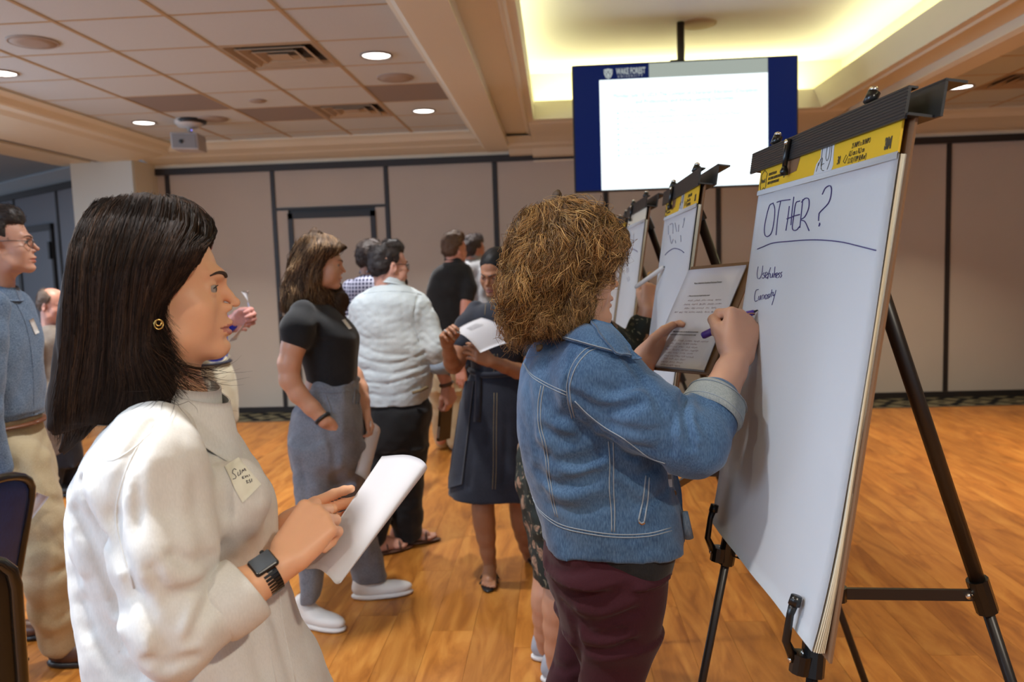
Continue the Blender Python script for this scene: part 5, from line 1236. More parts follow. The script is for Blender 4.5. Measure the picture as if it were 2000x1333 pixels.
    a.chain([el2+(wr2-el2)*.1, wr2-(wr2-el2)*.12, wr2+d2*.012], [.045, .034, .031], k=.012)
    hand(a, wr2+d2*.015, d2, (V3(-.35, -.2, 1), V3(.55, -.80, .1)), [(22, 40, 30), (26, 42, 30), (30, 44, 30), (34, 46, 30)], [(.72, .45, .50), (.97, .12, .2), (1, -.10, .12)], k=.98, fat=1.12, palm=.078)
    av, af = a.mesh(.0036)
    tor = Sdf(); tor.loft([(c, x*.8, d_*.8) for c, x, d_ in secs([(660, 1048, 1205, .10), (800, 1020, 1270, .17), (1000, 1050, 1320, .16), (1150, 1085, 1290, .15)], Y)], k=.02)
    tor.chain([sh, el], [.05, .045], k=.02); tor.chain([P(1150, 730, 1.86), el2], [.05, .045], k=.02)
    for yy, x0, x1 in ((1.665, 1205, 1175), (1.83, 1150, 1065)): tor.chain([P(x0, 1160, yy), P(x1, 1800, yy)], [.045, .035], k=.02)
    body('body', t, SK2, hd, [(av, af), tor.mesh(.014)])
    eyes(hd, t, iris=(.10, .12, .12), brow=(.16, .09, .04))
    # ring
    rq = mc[2]+(tips[2]-mc[2])*.0; e_ = nrm(P(1470, 604, 1.72)-P(1455, 604, 1.72))
    MB().tube([mc[2]+nrm(d)*.014+V3(.0105*math.cos(x_), 0, 0)*1.1+back/np.linalg.norm(back)*.011*math.sin(x_)+d*.002 for x_ in np.linspace(0, 6.283, 20)], .0011, 6).build('finger_ring', mat('rose_gold', (.60, .33, .18), .25, 1), t, True)
    # glasses
    M_gl = mat('glasses_frame', (.09, .05, .10), .25, coat=.3)
    gm = MB()
    for q_ in (1, -1):
        rim = [hd.w1(.1085-.012*(abs(y_)/.05)**2, y_, z_) for y_, z_ in [(q_*(.0335+.0235*math.cos(a_)), -.006+.0195*math.sin(a_)*(1.0 if math.sin(a_) > 0 else 1.05)) for a_ in np.linspace(0, 6.283, 28)]]
        gm.tube(rim, .0019, 6); gm.tube([hd.w1(.0965, q_*.058, .004), hd.w1(.055, q_*.078, .006), hd.w1(-.004, q_*.082, .006), hd.w1(-.018, q_*.081, -.012)], .0018, 6)
    gm.tube([hd.w1(.108, .010, .002), hd.w1(.1105, 0, .005), hd.w1(.108, -.010, .002)], .0018, 6)
    gl = gm.build('glasses', M_gl, t, True)
    M_lensg = bpy.data.materials.new('glasses_lens'); M_lensg.use_nodes = True; b_ = M_lensg.node_tree.nodes['Principled BSDF']; b_.inputs['Transmission Weight'].default_value = 1; b_.inputs['Roughness'].default_value = .02; b_.inputs['IOR'].default_value = 1.05; b_.inputs['Base Color'].default_value = (.9, .9, .95, 1)
    for q_ in (1, -1):
        n_ = 24; vv = [hd.w1(.1075-.012*(abs(q_*.0335)/.05)**2, q_*.0335, -.006)]+[hd.w1(.1085-.012*(abs(y_)/.05)**2, y_, z_) for y_, z_ in [(q_*(.0335+.0225*math.cos(a_)), -.006+.0185*math.sin(a_)) for a_ in np.linspace(0, 6.283, n_, endpoint=False)]]
        mk('lens', vv, [(0, 1+i, 1+(i+1) % n_) for i in range(n_)], M_lensg, gl, True)
    # --- curly hair
    hs = Sdf()
    hs.loft(secs([(399, 1088, 1130, .018), (406, 1062, 1160, .050), (416, 1046, 1180, .078), (432, 1030, 1198, .096), (455, 1014, 1210, .110), (480, 1005, 1216, .117), (500, 1000, 1204, .118), (520, 996, 1172, .122), (545, 991, 1150, .124), (575, 988, 1138, .126), (605, 986, 1130, .126), (632, 990, 1122, .118), (644, 1004, 1112, .10)], 1.73), k=.01, cap=.012, n=2.5)
    for a_, b_, yy, r_ in ((1122, 630, 1.615, .020), (1140, 634, 1.625, .012), (1108, 650, 1.60, .018), (1136, 585, 1.615, .014), (1198, 488, 1.69, .018), (1168, 508, 1.65, .014)): hs.ell(P(a_, b_, yy), (r_*.8, r_*.8, r_*1.2), k=.015)
    hs.folds(.012, 60, 31, (1, 1, .6)); hs.folds(.006, 130, 32)
    hv, hf = hs.mesh(.006); hair = mk('hair', hv, hf, M_curlb, t, True); hb = bvh_of((hv, hf))
    zc = lambda *p: [(950+a_/3.333, 380+b_/3.333) for a_, b_ in p]
    G = [zc((470, 75), (600, 90), (720, 130), (810, 220), (860, 300), (872, 370), (850, 405)),
         zc((450, 70), (560, 120), (660, 190), (740, 280), (790, 370), (800, 450), (760, 540)),
         zc((430, 70), (510, 150), (590, 240), (650, 340), (690, 430), (700, 520), (660, 620), (630, 690)),
         zc((420, 75), (460, 180), (520, 290), (560, 400), (590, 520), (590, 640), (620, 760), (680, 830)),
         zc((400, 75), (410, 190), (430, 310), (450, 440), (470, 570), (480, 700), (490, 820), (540, 920)),
         zc((380, 80), (350, 200), (350, 330), (360, 470), (370, 600), (380, 730), (400, 850), (450, 900)),
         zc((350, 90), (290, 200), (270, 330), (265, 470), (270, 600), (280, 740), (290, 860), (320, 890)),
         zc((320, 110), (230, 220), (200, 340), (190, 480), (185, 610), (190, 740), (200, 880), (220, 990)),
         zc((300, 120), (210, 230), (165, 350), (145, 490), (130, 620), (135, 740), (160, 880), (190, 1000))]
    pal = [(.38, .20, .065), (.26, .13, .045), (.16, .08, .028), (.55, .33, .12), (.11, .055, .02), (.32, .17, .055)]
    v1, f1, c1 = strands2d(G, 2000, hb, .00062, 25, 2.6, .003, pal, wob=5, wfreq=2.5, lift=.012, seed=8, fly=.04, curl=.009, cturn=4.2, clump=150, cj=9)
    v2, f2, c2 = strands2d(G, 800, hb, .0006, 28, 3.5, .004, pal[:4], wob=7, wfreq=3, lift=.018, seed=9, fly=.12, curl=.013, cturn=5, clump=60, cj=12)
    # far side: the same locks seen from behind, mirrored about the middle of the head
    def mir(v): w_ = v.copy(); w_[:, 1] = 2*1.73-w_[:, 1]; return w_
    v3, f3, c3 = strands2d(G, 550, hb, .001, 18, 5, .003, pal, wob=5, wfreq=2.5, lift=.012, seed=18, curl=.009, cturn=3)
    v = np.concatenate([v1, v2, mir(v3)]); f = np.concatenate([f1, f2+len(v1), f3[:, ::-1]+len(v1)+len(v2)]); c = np.concatenate([c1, c2, c3])
    st = mk('hair_curls', v, f, M_curl, hair, True, cols=c); st['kind'] = 'stuff'
    # --- marker in her hand
    pe0, pe1 = P(1371, 657, 1.775), pad_pt
    dd = nrm(pe1-pe0); L = np.linalg.norm(pe1-pe0)
    mk_ = thing('marker_pen', 'purple marker with white ring in the hand writing on the nearest pad', 'marker', pe0)
    MB().tube([pe0, pe0+dd*.004, pe0+dd*.045], [.0062, .0082, .0084], 16).build('cap', mat('purple_plastic', (.09, .04, .32), .35), mk_, True)
    MB().tube([pe0+dd*.045, pe0+dd*.052], .0088, 16).build('ring_band', M_white, mk_, True)
    MB().tube([pe0+dd*.052, pe0+dd*(L-.022), pe0+dd*(L-.008)], [.0084, .0082, .0045], 16).build('barrel', bpy.data.materials['purple_plastic'], mk_, True)
    MB().tube([pe0+dd*(L-.008), pe0+dd*L], [.003, .0012], 8).build('nib', M_dark, mk_, True)
    # --- clipboard with worksheet
    TLc, TRc, BLc, BRc = [np.array(q) for q in ([.349, 2.134, 1.527], [.456, 1.947, 1.536], [.231, 2.054, 1.287], [.338, 1.867, 1.296])]
    u_, v_ = nrm(TRc-TLc), nrm(BLc-TLc); n_ = np.cross(v_, u_); n_ = n_ if n_@(CC-TLc) > 0 else -n_
    fr = Frame(TLc, u_, v_); fr.n = n_
    cb = thing('clipboard', 'brown clipboard held by the woman in denim, under a written worksheet', 'clipboard', fr(.1, .28))
    m = MB(); fr.box(m, -.004, .236, -.014, .288, -.008, -.004); bevel(m.build('board', mat('hardboard', (.16, .085, .035), .5), cb), .001)
    ws = thing('worksheet', 'printed worksheet filled with handwriting on the clipboard', 'paper', fr(.1, .27))
    for k_ in range(3):
        MB().grid(lambda a_, b_: fr(.216*a_-.001*k_, .279*b_+.0015*k_, .002-.0018*k_+.0015*math.sin(3*b_+a_)), 8, 10, .0005).build('sheet', M_wpaper, ws, True)
    oz = .0045
    xd, ud = fr.u, -fr.v
    text('Virtues Embedded in Disciplinary/Professional Practices', .0075, fr(.050, .046, oz), xd, ud, M_print, ws, 'printed_lettering', extr=.0001, xs=.62)
    text('1.  What do you value in your discipline that they do not?', .0058, fr(.046, .082, oz), xd, ud, M_print, ws, 'printed_lettering', extr=.0001, xs=.62)
    text('2.  Thinking about your courses so far, what virtues do you want students', .0058, fr(.040, .184, oz), xd, ud, M_print, ws, 'printed_lettering', extr=.0001, xs=.60)
    text('to learn and practice, and which ones are the most important to them?', .0058, fr(.040, .192, oz), xd, ud, M_print, ws, 'printed_lettering', extr=.0001, xs=.60)
    rg = np.random.default_rng(4); M_pen2 = mat('red_pencil', (.20, .09, .10), .7); m = MB()
    for r_ in range(4+9):
        yb = .094+.011*r_ if r_ < 4 else .207+.0085*(r_-4); x = .045-(.03 if r_ == 3 else 0)+rg.uniform(0, .01)
        while x < (.175 if r_ < 4 else .165-.006*(r_-4)+.02*rg.random()):
            w_ = rg.uniform(.012, .028); n2 = int(w_/.0026); q_ = [(x+w_*i/n2+rg.normal(0, .0006), yb+(-1)**i*rg.uniform(.0008, .0028)) for i in range(n2+1)]
            m.tube([fr(a_, b_, oz) for a_, b_ in q_], .00032, 3, cap=False); x += w_+rg.uniform(.004, .008)
    hw = m.build('handwriting', M_pen2, ws); hw['kind'] = 'stuff'
    # --- staff badge hanging at the jacket front
    bz = lambda a_, b_: (1160+a_/3.175, 640+b_/3.175)
    bd = thing('id_badge', 'clear-sleeved identity badge hanging at the front of the denim jacket', 'badge', P(1290, 952, 1.63))
    bq = [P(*bz(360, 800), 1.615), P(*bz(486, 790), 1.66), P(*bz(498, 998), 1.655), P(*bz(360, 1003), 1.612)]
    bu = lambda u, v, off=0: (bq[0]*(1-u)+bq[1]*u)*(1-v)+(bq[3]*(1-u)+bq[2]*u)*v+nrm(np.cross(bq[3]-bq[0], bq[1]-bq[0]))*off*(1 if np.cross(bq[3]-bq[0], bq[1]-bq[0])[1] < 0 else -1)
    M_sl = bpy.data.materials.new('clear_sleeve'); M_sl.use_nodes = True; b_ = M_sl.node_tree.nodes['Principled BSDF']; b_.inputs['Transmission Weight'].default_value = .9; b_.inputs['Roughness'].default_value = .15; b_.inputs['IOR'].default_value = 1.1
    MB().grid(lambda u, v: bu(u, v, -.0005), 2, 2, .0006).build('sleeve', M_sl, bd)
    MB().grid(lambda u, v: bu(.05+.85*u, .04+.92*v, .0006), 2, 2, .0008).build('card', mat('badge_card', (.52, .53, .54), .4), bd)
    MB().grid(lambda u, v: bu(.08+.80*u, .58+.14*v, .0014), 1, 1, .0003).build('grey_band', mat('badge_grey', (.14, .14, .14), .5), bd)
    MB().grid(lambda u, v: bu(.10+.20*u, .05+.22*v, .0014), 1, 1, .0003).build('photo', mat('badge_photo', (.10, .07, .07), .5), bd)
    xb, ub = bq[1]-bq[0], bq[0]-bq[3]
    text('FACULTY', .0125, bu(.09, .885, .0016), xb, ub, M_dark, bd, 'printed_lettering', extr=.0001, bold=.0001, xs=.78, sp_=1.1)
    for y_, w_ in ((.33, .22), (.385, .36), (.50, .40)): MB().grid(lambda u, v: bu(.10+w_*u, y_+.025*v, .0014), 1, 1, .0003).build('printed_line', bpy.data.materials['badge_grey'], bd)
    cl_ = MB().tube([bq[0]*.5+bq[1]*.5, P(1292, 880, 1.66)], .0012, 6); cl_.build('lanyard_strap', M_dark, bd)
woman2()
# ================================================================== the people behind
def shortarm(a, pts, rs, k=.015): a.chain(pts, rs, k=k)
def shoes_(t, spots, m, k=1., nm='shoe', sole=None):
    """spots: (heel xyz on floor, direction deg)"""
    for c, ang in spots:
        R = rot_yp(ang).T; c = np.array(c, float); X = lambda a, b, z_: c+R.T@V3(a, b, z_)*k
        z = Sdf(); z.ell(X(.135, 0, .036), (.115*k, .046*k, .034*k), R, k=.02); z.ell(X(.05, 0, .045), (.075*k, .040*k, .045*k), R, k=.03); z.ell(X(.03, 0, .085), (.046*k, .038*k, .045*k), R, k=.03)
        z.cut((0, 0, .014), (0, 0, -1), k=0); v, f = z.mesh(.009); o = mk(nm, v, f, m, t, True)
        z = Sdf(); z.ell(X(.135, 0, .012), (.120*k, .050*k, .02*k), R, k=.02); z.ell(X(.05, 0, .012), (.080*k, .043*k, .02*k), R, k=.03); z.cut((0, 0, .024), (0, 0, 1)); z.cut((0, 0, .001), (0, 0, -1)); v, f = z.mesh(.009); mk('sole', v, f, sole or m, o, True)
def sandal(t, heel, ang, skinm, m, k=1., straps=((.16, .03), (.09, .05))):
    """returns a foot sdf mesh; builds sole and straps"""
    R = rot_yp(ang).T; c = np.array(heel, float); X = lambda a, b, z_: c+R.T@V3(a, b, z_)*k
    z = Sdf(); z.ell(X(.115, 0, .010), (.130*k, .045*k, .013*k), R, k=.01); z.cut((0, 0, .020), (0, 0, 1)); z.cut((0, 0, .001), (0, 0, -1)); v, f = z.mesh(.005); o = mk('sandal', v, f, m, t, True)
    for a_, h_ in straps:
        MB().tube([X(a_, b*.047, .018+h_*max(0, 1-(abs(b))**2.2)) for b in np.linspace(-1.02, 1.02, 13)], .007*k, 8, squash=.6).build('strap', m, o, True)
    MB().tube([X(.185, .012, .022), X(.165, .004, .040), X(.13, 0, .06), X(.09, 0, .075)], .006*k, 8).build('strap', m, o, True)
    q = Sdf(); q.ell(X(.10, 0, .036), (.085*k, .036*k, .026*k), R, k=.02); q.chain([X(.03, 0, .10), X(.02, 0, .055), X(.012, 0, .040)], [.032*k, .032*k, .028*k], k=.02); q.chain([X(.04, 0, .09), X(.10, 0, .058), X(.16, 0, .036)], [.03*k, .028*k, .026*k], k=.02)
    for i, (b, L_) in enumerate(((.030, .215), (.012, .218), (-.004, .208), (-.018, .196), (-.030, .182))): q.cone(X(.15, b*.9, .030), X(L_, b, .024), .013*k, (.0115 if i == 0 else .0085)*k, k=.004)
    q.cut((0, 0, .018), (0, 0, -1)); return q.mesh(.0045)
M_shorth = attr_mat('short_hair_strands', rough=.55, spec=.25)
def short_hair(hd, t, m, col_bald=None, top=.012, front=.060, nape=-.045, side=.02, seed=1, fold=.004, h=.005, nst=750):
    s = Sdf(); s.ell((-.016, 0, .040+top*.4), (.104, .082, .084+top*.6), k=.01); s.ell((-.050, 0, -.010), (.062, .072, .06), k=.03)
    if top > .010: s.ell((.030, 0, .098+top*.3), (.055, .058, .028+top), k=.03)
    s.box((.118, 0, .0), (.118-front+.03, .15, .070), rd=.02, k=.015, op='s')          # face
    s.box((.070, 0, -.06), (.066, .15, .072), rd=.02, k=.015, op='s')                   # below the temples
    s.cut((0, 0, nape), (.35, 0, -1))
    for q in (1, -1): s.ell((-.008, q*.085, -.016), (.021, .02, .034), k=.006, op='s')
    if col_bald: s.ell(col_bald[0], col_bald[1], k=.015, op='s')
    s.folds(fold*.7, 90, seed); s.folds(fold*.4, 200, seed+1)
    v, f = s.mesh(h, HLO-.02, HHI+.03); v = smooth_mesh(v, f, 2, .5); o = mk('hair', hd.w(v), f, m, t, True)
    # short single hairs combed back and down over the shell
    rg = np.random.default_rng(seed); nn = np.cross(v[f[:, 2]]-v[f[:, 0]], v[f[:, 3]]-v[f[:, 1]]); nn /= np.linalg.norm(nn, axis=1, keepdims=True)+1e-9; c = v[f].mean(1); ok = np.where((np.linalg.norm(c-V3(-.015, 0, .02), axis=1) > .07))[0]
    pick = rg.choice(ok, min(nst, len(ok)), replace=False); P_ = []
    for i in pick:
        n_ = nn[i]; fl = V3(-.55, 0, -.75) if c[i, 2] < .07 else V3(-.8, rg.normal(0, .3), .1); fl = fl+rg.normal(0, .28, 3); fl = fl-n_*(fl@n_); fl = nrm(fl); L_ = rg.uniform(.016, .030)
        P_.append([c[i]-n_*.001, c[i]+fl*L_*.33+n_*.0022, c[i]+fl*L_*.66+n_*.0026, c[i]+fl*L_+n_*.0012])
    P_ = np.array([hd.w(q) for q in P_]); bc = np.array(m.node_tree.nodes['Principled BSDF'].inputs['Base Color'].default_value[:3]); cl = bc*rg.uniform(.55, 1.7, (len(P_), 1))
    vv, ff, cc_ = tubes(P_, .0007*max(1, wloc(t)[1]/4), cl); st = mk('hair_strands', vv, ff, M_shorth, o, True, cols=cc_); st['kind'] = 'stuff'; return o
def glasses_on(hd, t, m, r=.0017, w=.021, hgt=.016):
    g = MB()
    for q in (1, -1):
        g.tube([hd.w1(.108-.012*(abs(y_)/.05)**2, y_, z_) for y_, z_ in [(q*(.0335+w*math.cos(a)), -.004+hgt*math.sin(a)) for a in np.linspace(0, 6.283, 22)]], r, 5)
        g.tube([hd.w1(.097, q*.056, .004), hd.w1(.05, q*.078, .006), hd.w1(-.006, q*.083, .006)], r, 5)
    g.tube([hd.w1(.108, .012, .002), hd.w1(.110, 0, .004), hd.w1(.108, -.012, .002)], r, 5)
    return g.build('glasses', m, t, True)
M_nav = weave_mat('navy_cotton', (.010, .012, .020), (.022, .026, .040), 700, .85, bump=.1)
M_blk = weave_mat('black_cotton', (.006, .006, .007), (.013, .013, .014), 800, .9, bump=.08)
M_linen = weave_mat('grey_linen', (.115, .125, .150), (.205, .220, .255), 520, .9, blotch=(10, .2), bump=.3, streak=(1, 1, .3))
M_paleb = weave_mat('pale_blue_oxford', (.42, .475, .50), (.54, .595, .615), 800, .8, blotch=(5, .1), bump=.08)
M_khaki = weave_mat('khaki_twill', (.36, .28, .16), (.48, .39, .25), 800, .85, blotch=(5, .1), bump=.1)
M_cream_p = weave_mat('cream_twill', (.50, .44, .31), (.62, .56, .42), 800, .85, blotch=(5, .1), bump=.08)
M_white_sh = mat('white_leather', (.66, .63, .60), .5)
M_brownlea = mat('brown_leather', (.075, .028, .014), .4, bump=(120, .1, .001))
def simple_legs(t, hip, feet, m, r=(.085, .066, .055), name='trousers', h=.012, pel=None, knees=None, fold=.003, seed=3, hemcut=None, extra=None):
    q = Sdf()
    if pel: q.loft(pel, k=.04, cap=.03, n=2.3)
    for i, ft in enumerate(feet):
        kn = knees[i] if knees else (np.array(hip[i])+np.array(ft))/2
        q.chain([hip[i], kn, ft], list(r), k=.035, sub=7)
    if extra: extra(q)
    q.folds(fold, 34, seed, (1, 1, .8)); q.folds(fold*.5, 80, seed+5)
    if hemcut is not None: q.cut((0, 0, hemcut), (0, 0, -1))
    v, f = q.mesh(h); v = smooth_mesh(v, f, 1, .3); return mk(name, v, f, m, t, True), bvh_of((v, f))
# ------------------------------------------------------------------ woman in the black tee
def woman3():
    Y = 3.45; t = thing('person', 'woman in a black tee and grey linen trousers, hand in pocket', 'person', (P(650, 1180, Y)[0], Y, 0))
    sk = skin('skin_tan', (.52, .27, .17), (.42, .18, .14))
    hd = Head(P(624, 514, Y), 16, 9, 0, .93, .0042, neck=P(606, 612, Y), neck_r=.048, jaw=.045)
    s = Sdf(); s.loft(secs([(592, 590, 640, .06), (604, 572, 656, .12), (622, 560, 676, .16), (645, 562, 694, .165), (665, 572, 702, .16), (700, 588, 701, .145), (735, 598, 698, .135), (748, 602, 696, .125), (768, 610, 690, .105)], Y), k=.02, cap=.008)
    sh, el, wr = P(584, 628, Y-.17), P(566, 742, Y-.20), P(634, 822, Y-.17)
    s.chain([P(590, 614, Y-.13), P(582, 640, Y-.175), P(580, 658, Y-.18)], [.060, .066, .066], k=.03)
    s.chain([P(590, 614, Y+.13), P(600, 650, Y+.19)], [.060, .062], k=.03)
    s.crease([P(a, b, Y-.16) for a, b in ((618, 640), (630, 690), (612, 740))], .012, .008, 6); s.crease([P(a, b, Y-.15) for a, b in ((630, 665), (665, 672), (690, 660))], .010, .005, 6); s.crease([P(a, b, Y-.14) for a, b in ((610, 735), (650, 740), (690, 735))], .010, .005, 6)
    s.folds(.003, 32, 41); v, f = s.mesh(.006); mk('tee_shirt', v, f, M_blk, t, True); bv = bvh_of((v, f))
    patch_on('name_tag', bv, ((667, 626), (673, 624), (687, 642), (681, 644)), M_white, t, .002, 3)
    a = Sdf(); a.chain([P(581, 645, Y-.18), el, wr], [.053, .043, .029], k=.015, sub=7)
    hand(a, wr, nrm(P(650, 850, Y-.13)-wr), (V3(.8, -.2, .4), V3(.3, 1, 0)), [(10, 20, 10)]*4, [(.9, .3, .1), (1, 0, .1), (1, 0, 0)], k=.95)
    el2, wr2 = P(690, 735, Y+.22), P(712, 808, Y+.12)
    a.chain([P(600, 640, Y+.19), el2, wr2], [.055, .044, .029], k=.015, sub=7)
    hand(a, wr2, nrm(P(722, 838, Y+.09)-wr2), (V3(.5, -.6, .3), V3(-.6, -.4, 0)), [(30, 40, 20)]*4, [(.9, .3, .3), (1, 0, .2), (1, 0, .2)], k=.95)
    tor = Sdf(); tor.loft([(c, x*.8, d*.8) for c, x, d in secs([(606, 575, 650, .10), (700, 592, 698, .14), (800, 570, 700, .15), (880, 585, 700, .15)], Y)], k=.02)
    tor.chain([P(620, 860, Y-.08), P(606, 1168, 3.36)], [.06, .035]); tor.chain([P(660, 860, Y+.08), P(690, 1000, 3.6), P(724, 1128, 3.66)], [.06, .05, .035])
    body('body', t, sk, hd, [a.mesh(.0045), tor.mesh(.018)])
    eyes(hd, t, brow=(.07, .04, .025))
    def ex(q):
        q.crease([P(x, y, Y-.20) for x, y in ((633, 778), (643, 810), (640, 850))], .010, .012, 6)
        for c in ([(640, 835), (655, 900), (650, 980)], [(690, 800), (680, 850), (700, 900)], [(590, 900), (600, 980), (610, 1060)]): q.crease([P(x, y, Y-.17) for x, y in c], .016, .010, 6)
        q.crease([P(x, y, Y-.2) for x, y in ((585, 888), (625, 893), (660, 892))], .005, .005, 6)
    q = Sdf(); q.loft(secs([(748, 604, 698, .135), (775, 588, 702, .150), (805, 570, 706, .170), (850, 562, 712, .178), (890, 568, 716, .165), (915, 577, 716, .12), (940, 596, 706, .07)], Y), k=.05, cap=.03, n=2.3)
    q.loft(secs([(870, 570, 656, .105, 3.37), (980, 577, 654, .10, 3.36), (1080, 580, 640, .085, 3.36), (1168, 586, 626, .070, 3.36)], 3.36), k=.05, cap=.006); q.loft(secs([(870, 612, 722, .105, 3.52), (980, 640, 728, .10, 3.58), (1060, 666, 740, .09, 3.62), (1130, 690, 757, .078, 3.66)], 3.6), k=.05, cap=.006)
    ex(q); q.folds(.004, 34, 44, (1, 1, .8)); q.folds(.002, 80, 49); v, f = q.mesh(.008); v = smooth_mesh(v, f, 1, .3); tr = mk('trousers', v, f, M_linen, t, True); bp = bvh_of((v, f))
    m = MB()
    for dx in (0, 6, 11): m.tube(onsurf(bp, [(692, 758), (690+dx, 772), (688+dx, 790)], .004, 8) or [P(692, 758, Y), P(690, 780, Y)], .0028, 5)
    m.build('drawstring', M_linen, tr, True)
    seam('waistband_seam', bp, [(606, 764), (650, 768), (697, 762)], .0025, M_linen, tr, .001)
    seam('pocket_edge', bp, [(636, 772), (646, 805), (640, 838)], .003, M_linen, tr, .001)
    MB().tube([wr-nrm(wr-el)*.012+.031*(math.cos(q)*V3(.75, -.2, .62)+math.sin(q)*V3(-.2, -.95, 0)) for q in np.linspace(0, 6.283, 24)], .008, 8, squash=1.2).build('watch_band', M_dark, t, True)
    f1 = PZ(600, 1205, 0); f2 = PZ(704, 1160, 0); shoes_(t, [((f1[0]-.02, 3.38, 0), -25), ((f2[0]+.0, 3.63, 0), 12)], M_white_sh, 1.05, 'sneaker', M_white_sh)
    hs = Sdf(); hs.loft(secs([(459, 598, 628, .02), (465, 585, 645, .05), (476, 577, 660, .075), (490, 572, 668, .085), (505, 568, 650, .090), (525, 562, 634, .095), (550, 557, 632, .100), (575, 553, 634, .103), (598, 551, 636, .105), (616, 560, 632, .09)], Y), k=.01, cap=.02, n=2.2)
    hs.chain([P(640, 560, Y+.06), P(655, 585, Y+.05), P(662, 610, Y+.03)], [.04, .042, .02], k=.03)
    hs.folds(.010, 55, 51, (1, 1, .35)); hs.folds(.004, 130, 52, (1, 1, .4)); v, f = hs.mesh(.006); hair = mk('hair', v, f, mat('brown_hair_dark', (.04, .022, .012), .7, spec=.1), t, True); hb = bvh_of((v, f))
    z = lambda *p: [(520+x/3.332, 440+y/3.332) for x, y in p]
    G = [z((420, 70), (480, 130), (430, 210), (370, 270), (370, 350), (420, 430), (470, 540)), z((380, 65), (400, 150), (350, 260), (330, 380), (370, 480), (410, 590)), z((340, 62), (330, 160), (290, 280), (290, 400), (310, 500), (350, 600)), z((300, 62), (260, 170), (220, 290), (210, 410), (230, 510), (250, 590)), z((260, 70), (200, 180), (170, 300), (150, 410), (160, 500), (170, 560)), z((220, 90), (170, 200), (140, 320), (120, 430), (115, 520), (105, 600))]
    v, f, c = strands2d(G, 800, hb, .0011, 18, 4, .002, [(.06, .033, .018), (.14, .08, .04), (.21, .12, .06), (.29, .18, .09), (.05, .028, .016)], wob=4.5, wfreq=1.6, lift=.008, seed=12, curl=.006, cturn=2.0)
    st = mk('hair_waves', v, f, attr_mat('honey_brown_hair', rough=.45, spec=.2), hair, True, cols=c); st['kind'] = 'stuff'
    fr = Frame(P(722, 822, 3.52), P(745, 850, 3.60)-P(722, 822, 3.52), P(716, 905, 3.45)-P(722, 822, 3.52))
    o = MB().grid(lambda u, v: fr(.10*u+.02*v, .26*v, .02*math.sin(u*3)), 10, 8, .001).build('paper_sheets', M_wpaper, None, True); tag(o, 'white sheets hanging in the far hand of the woman in the black tee', 'paper')
woman3()
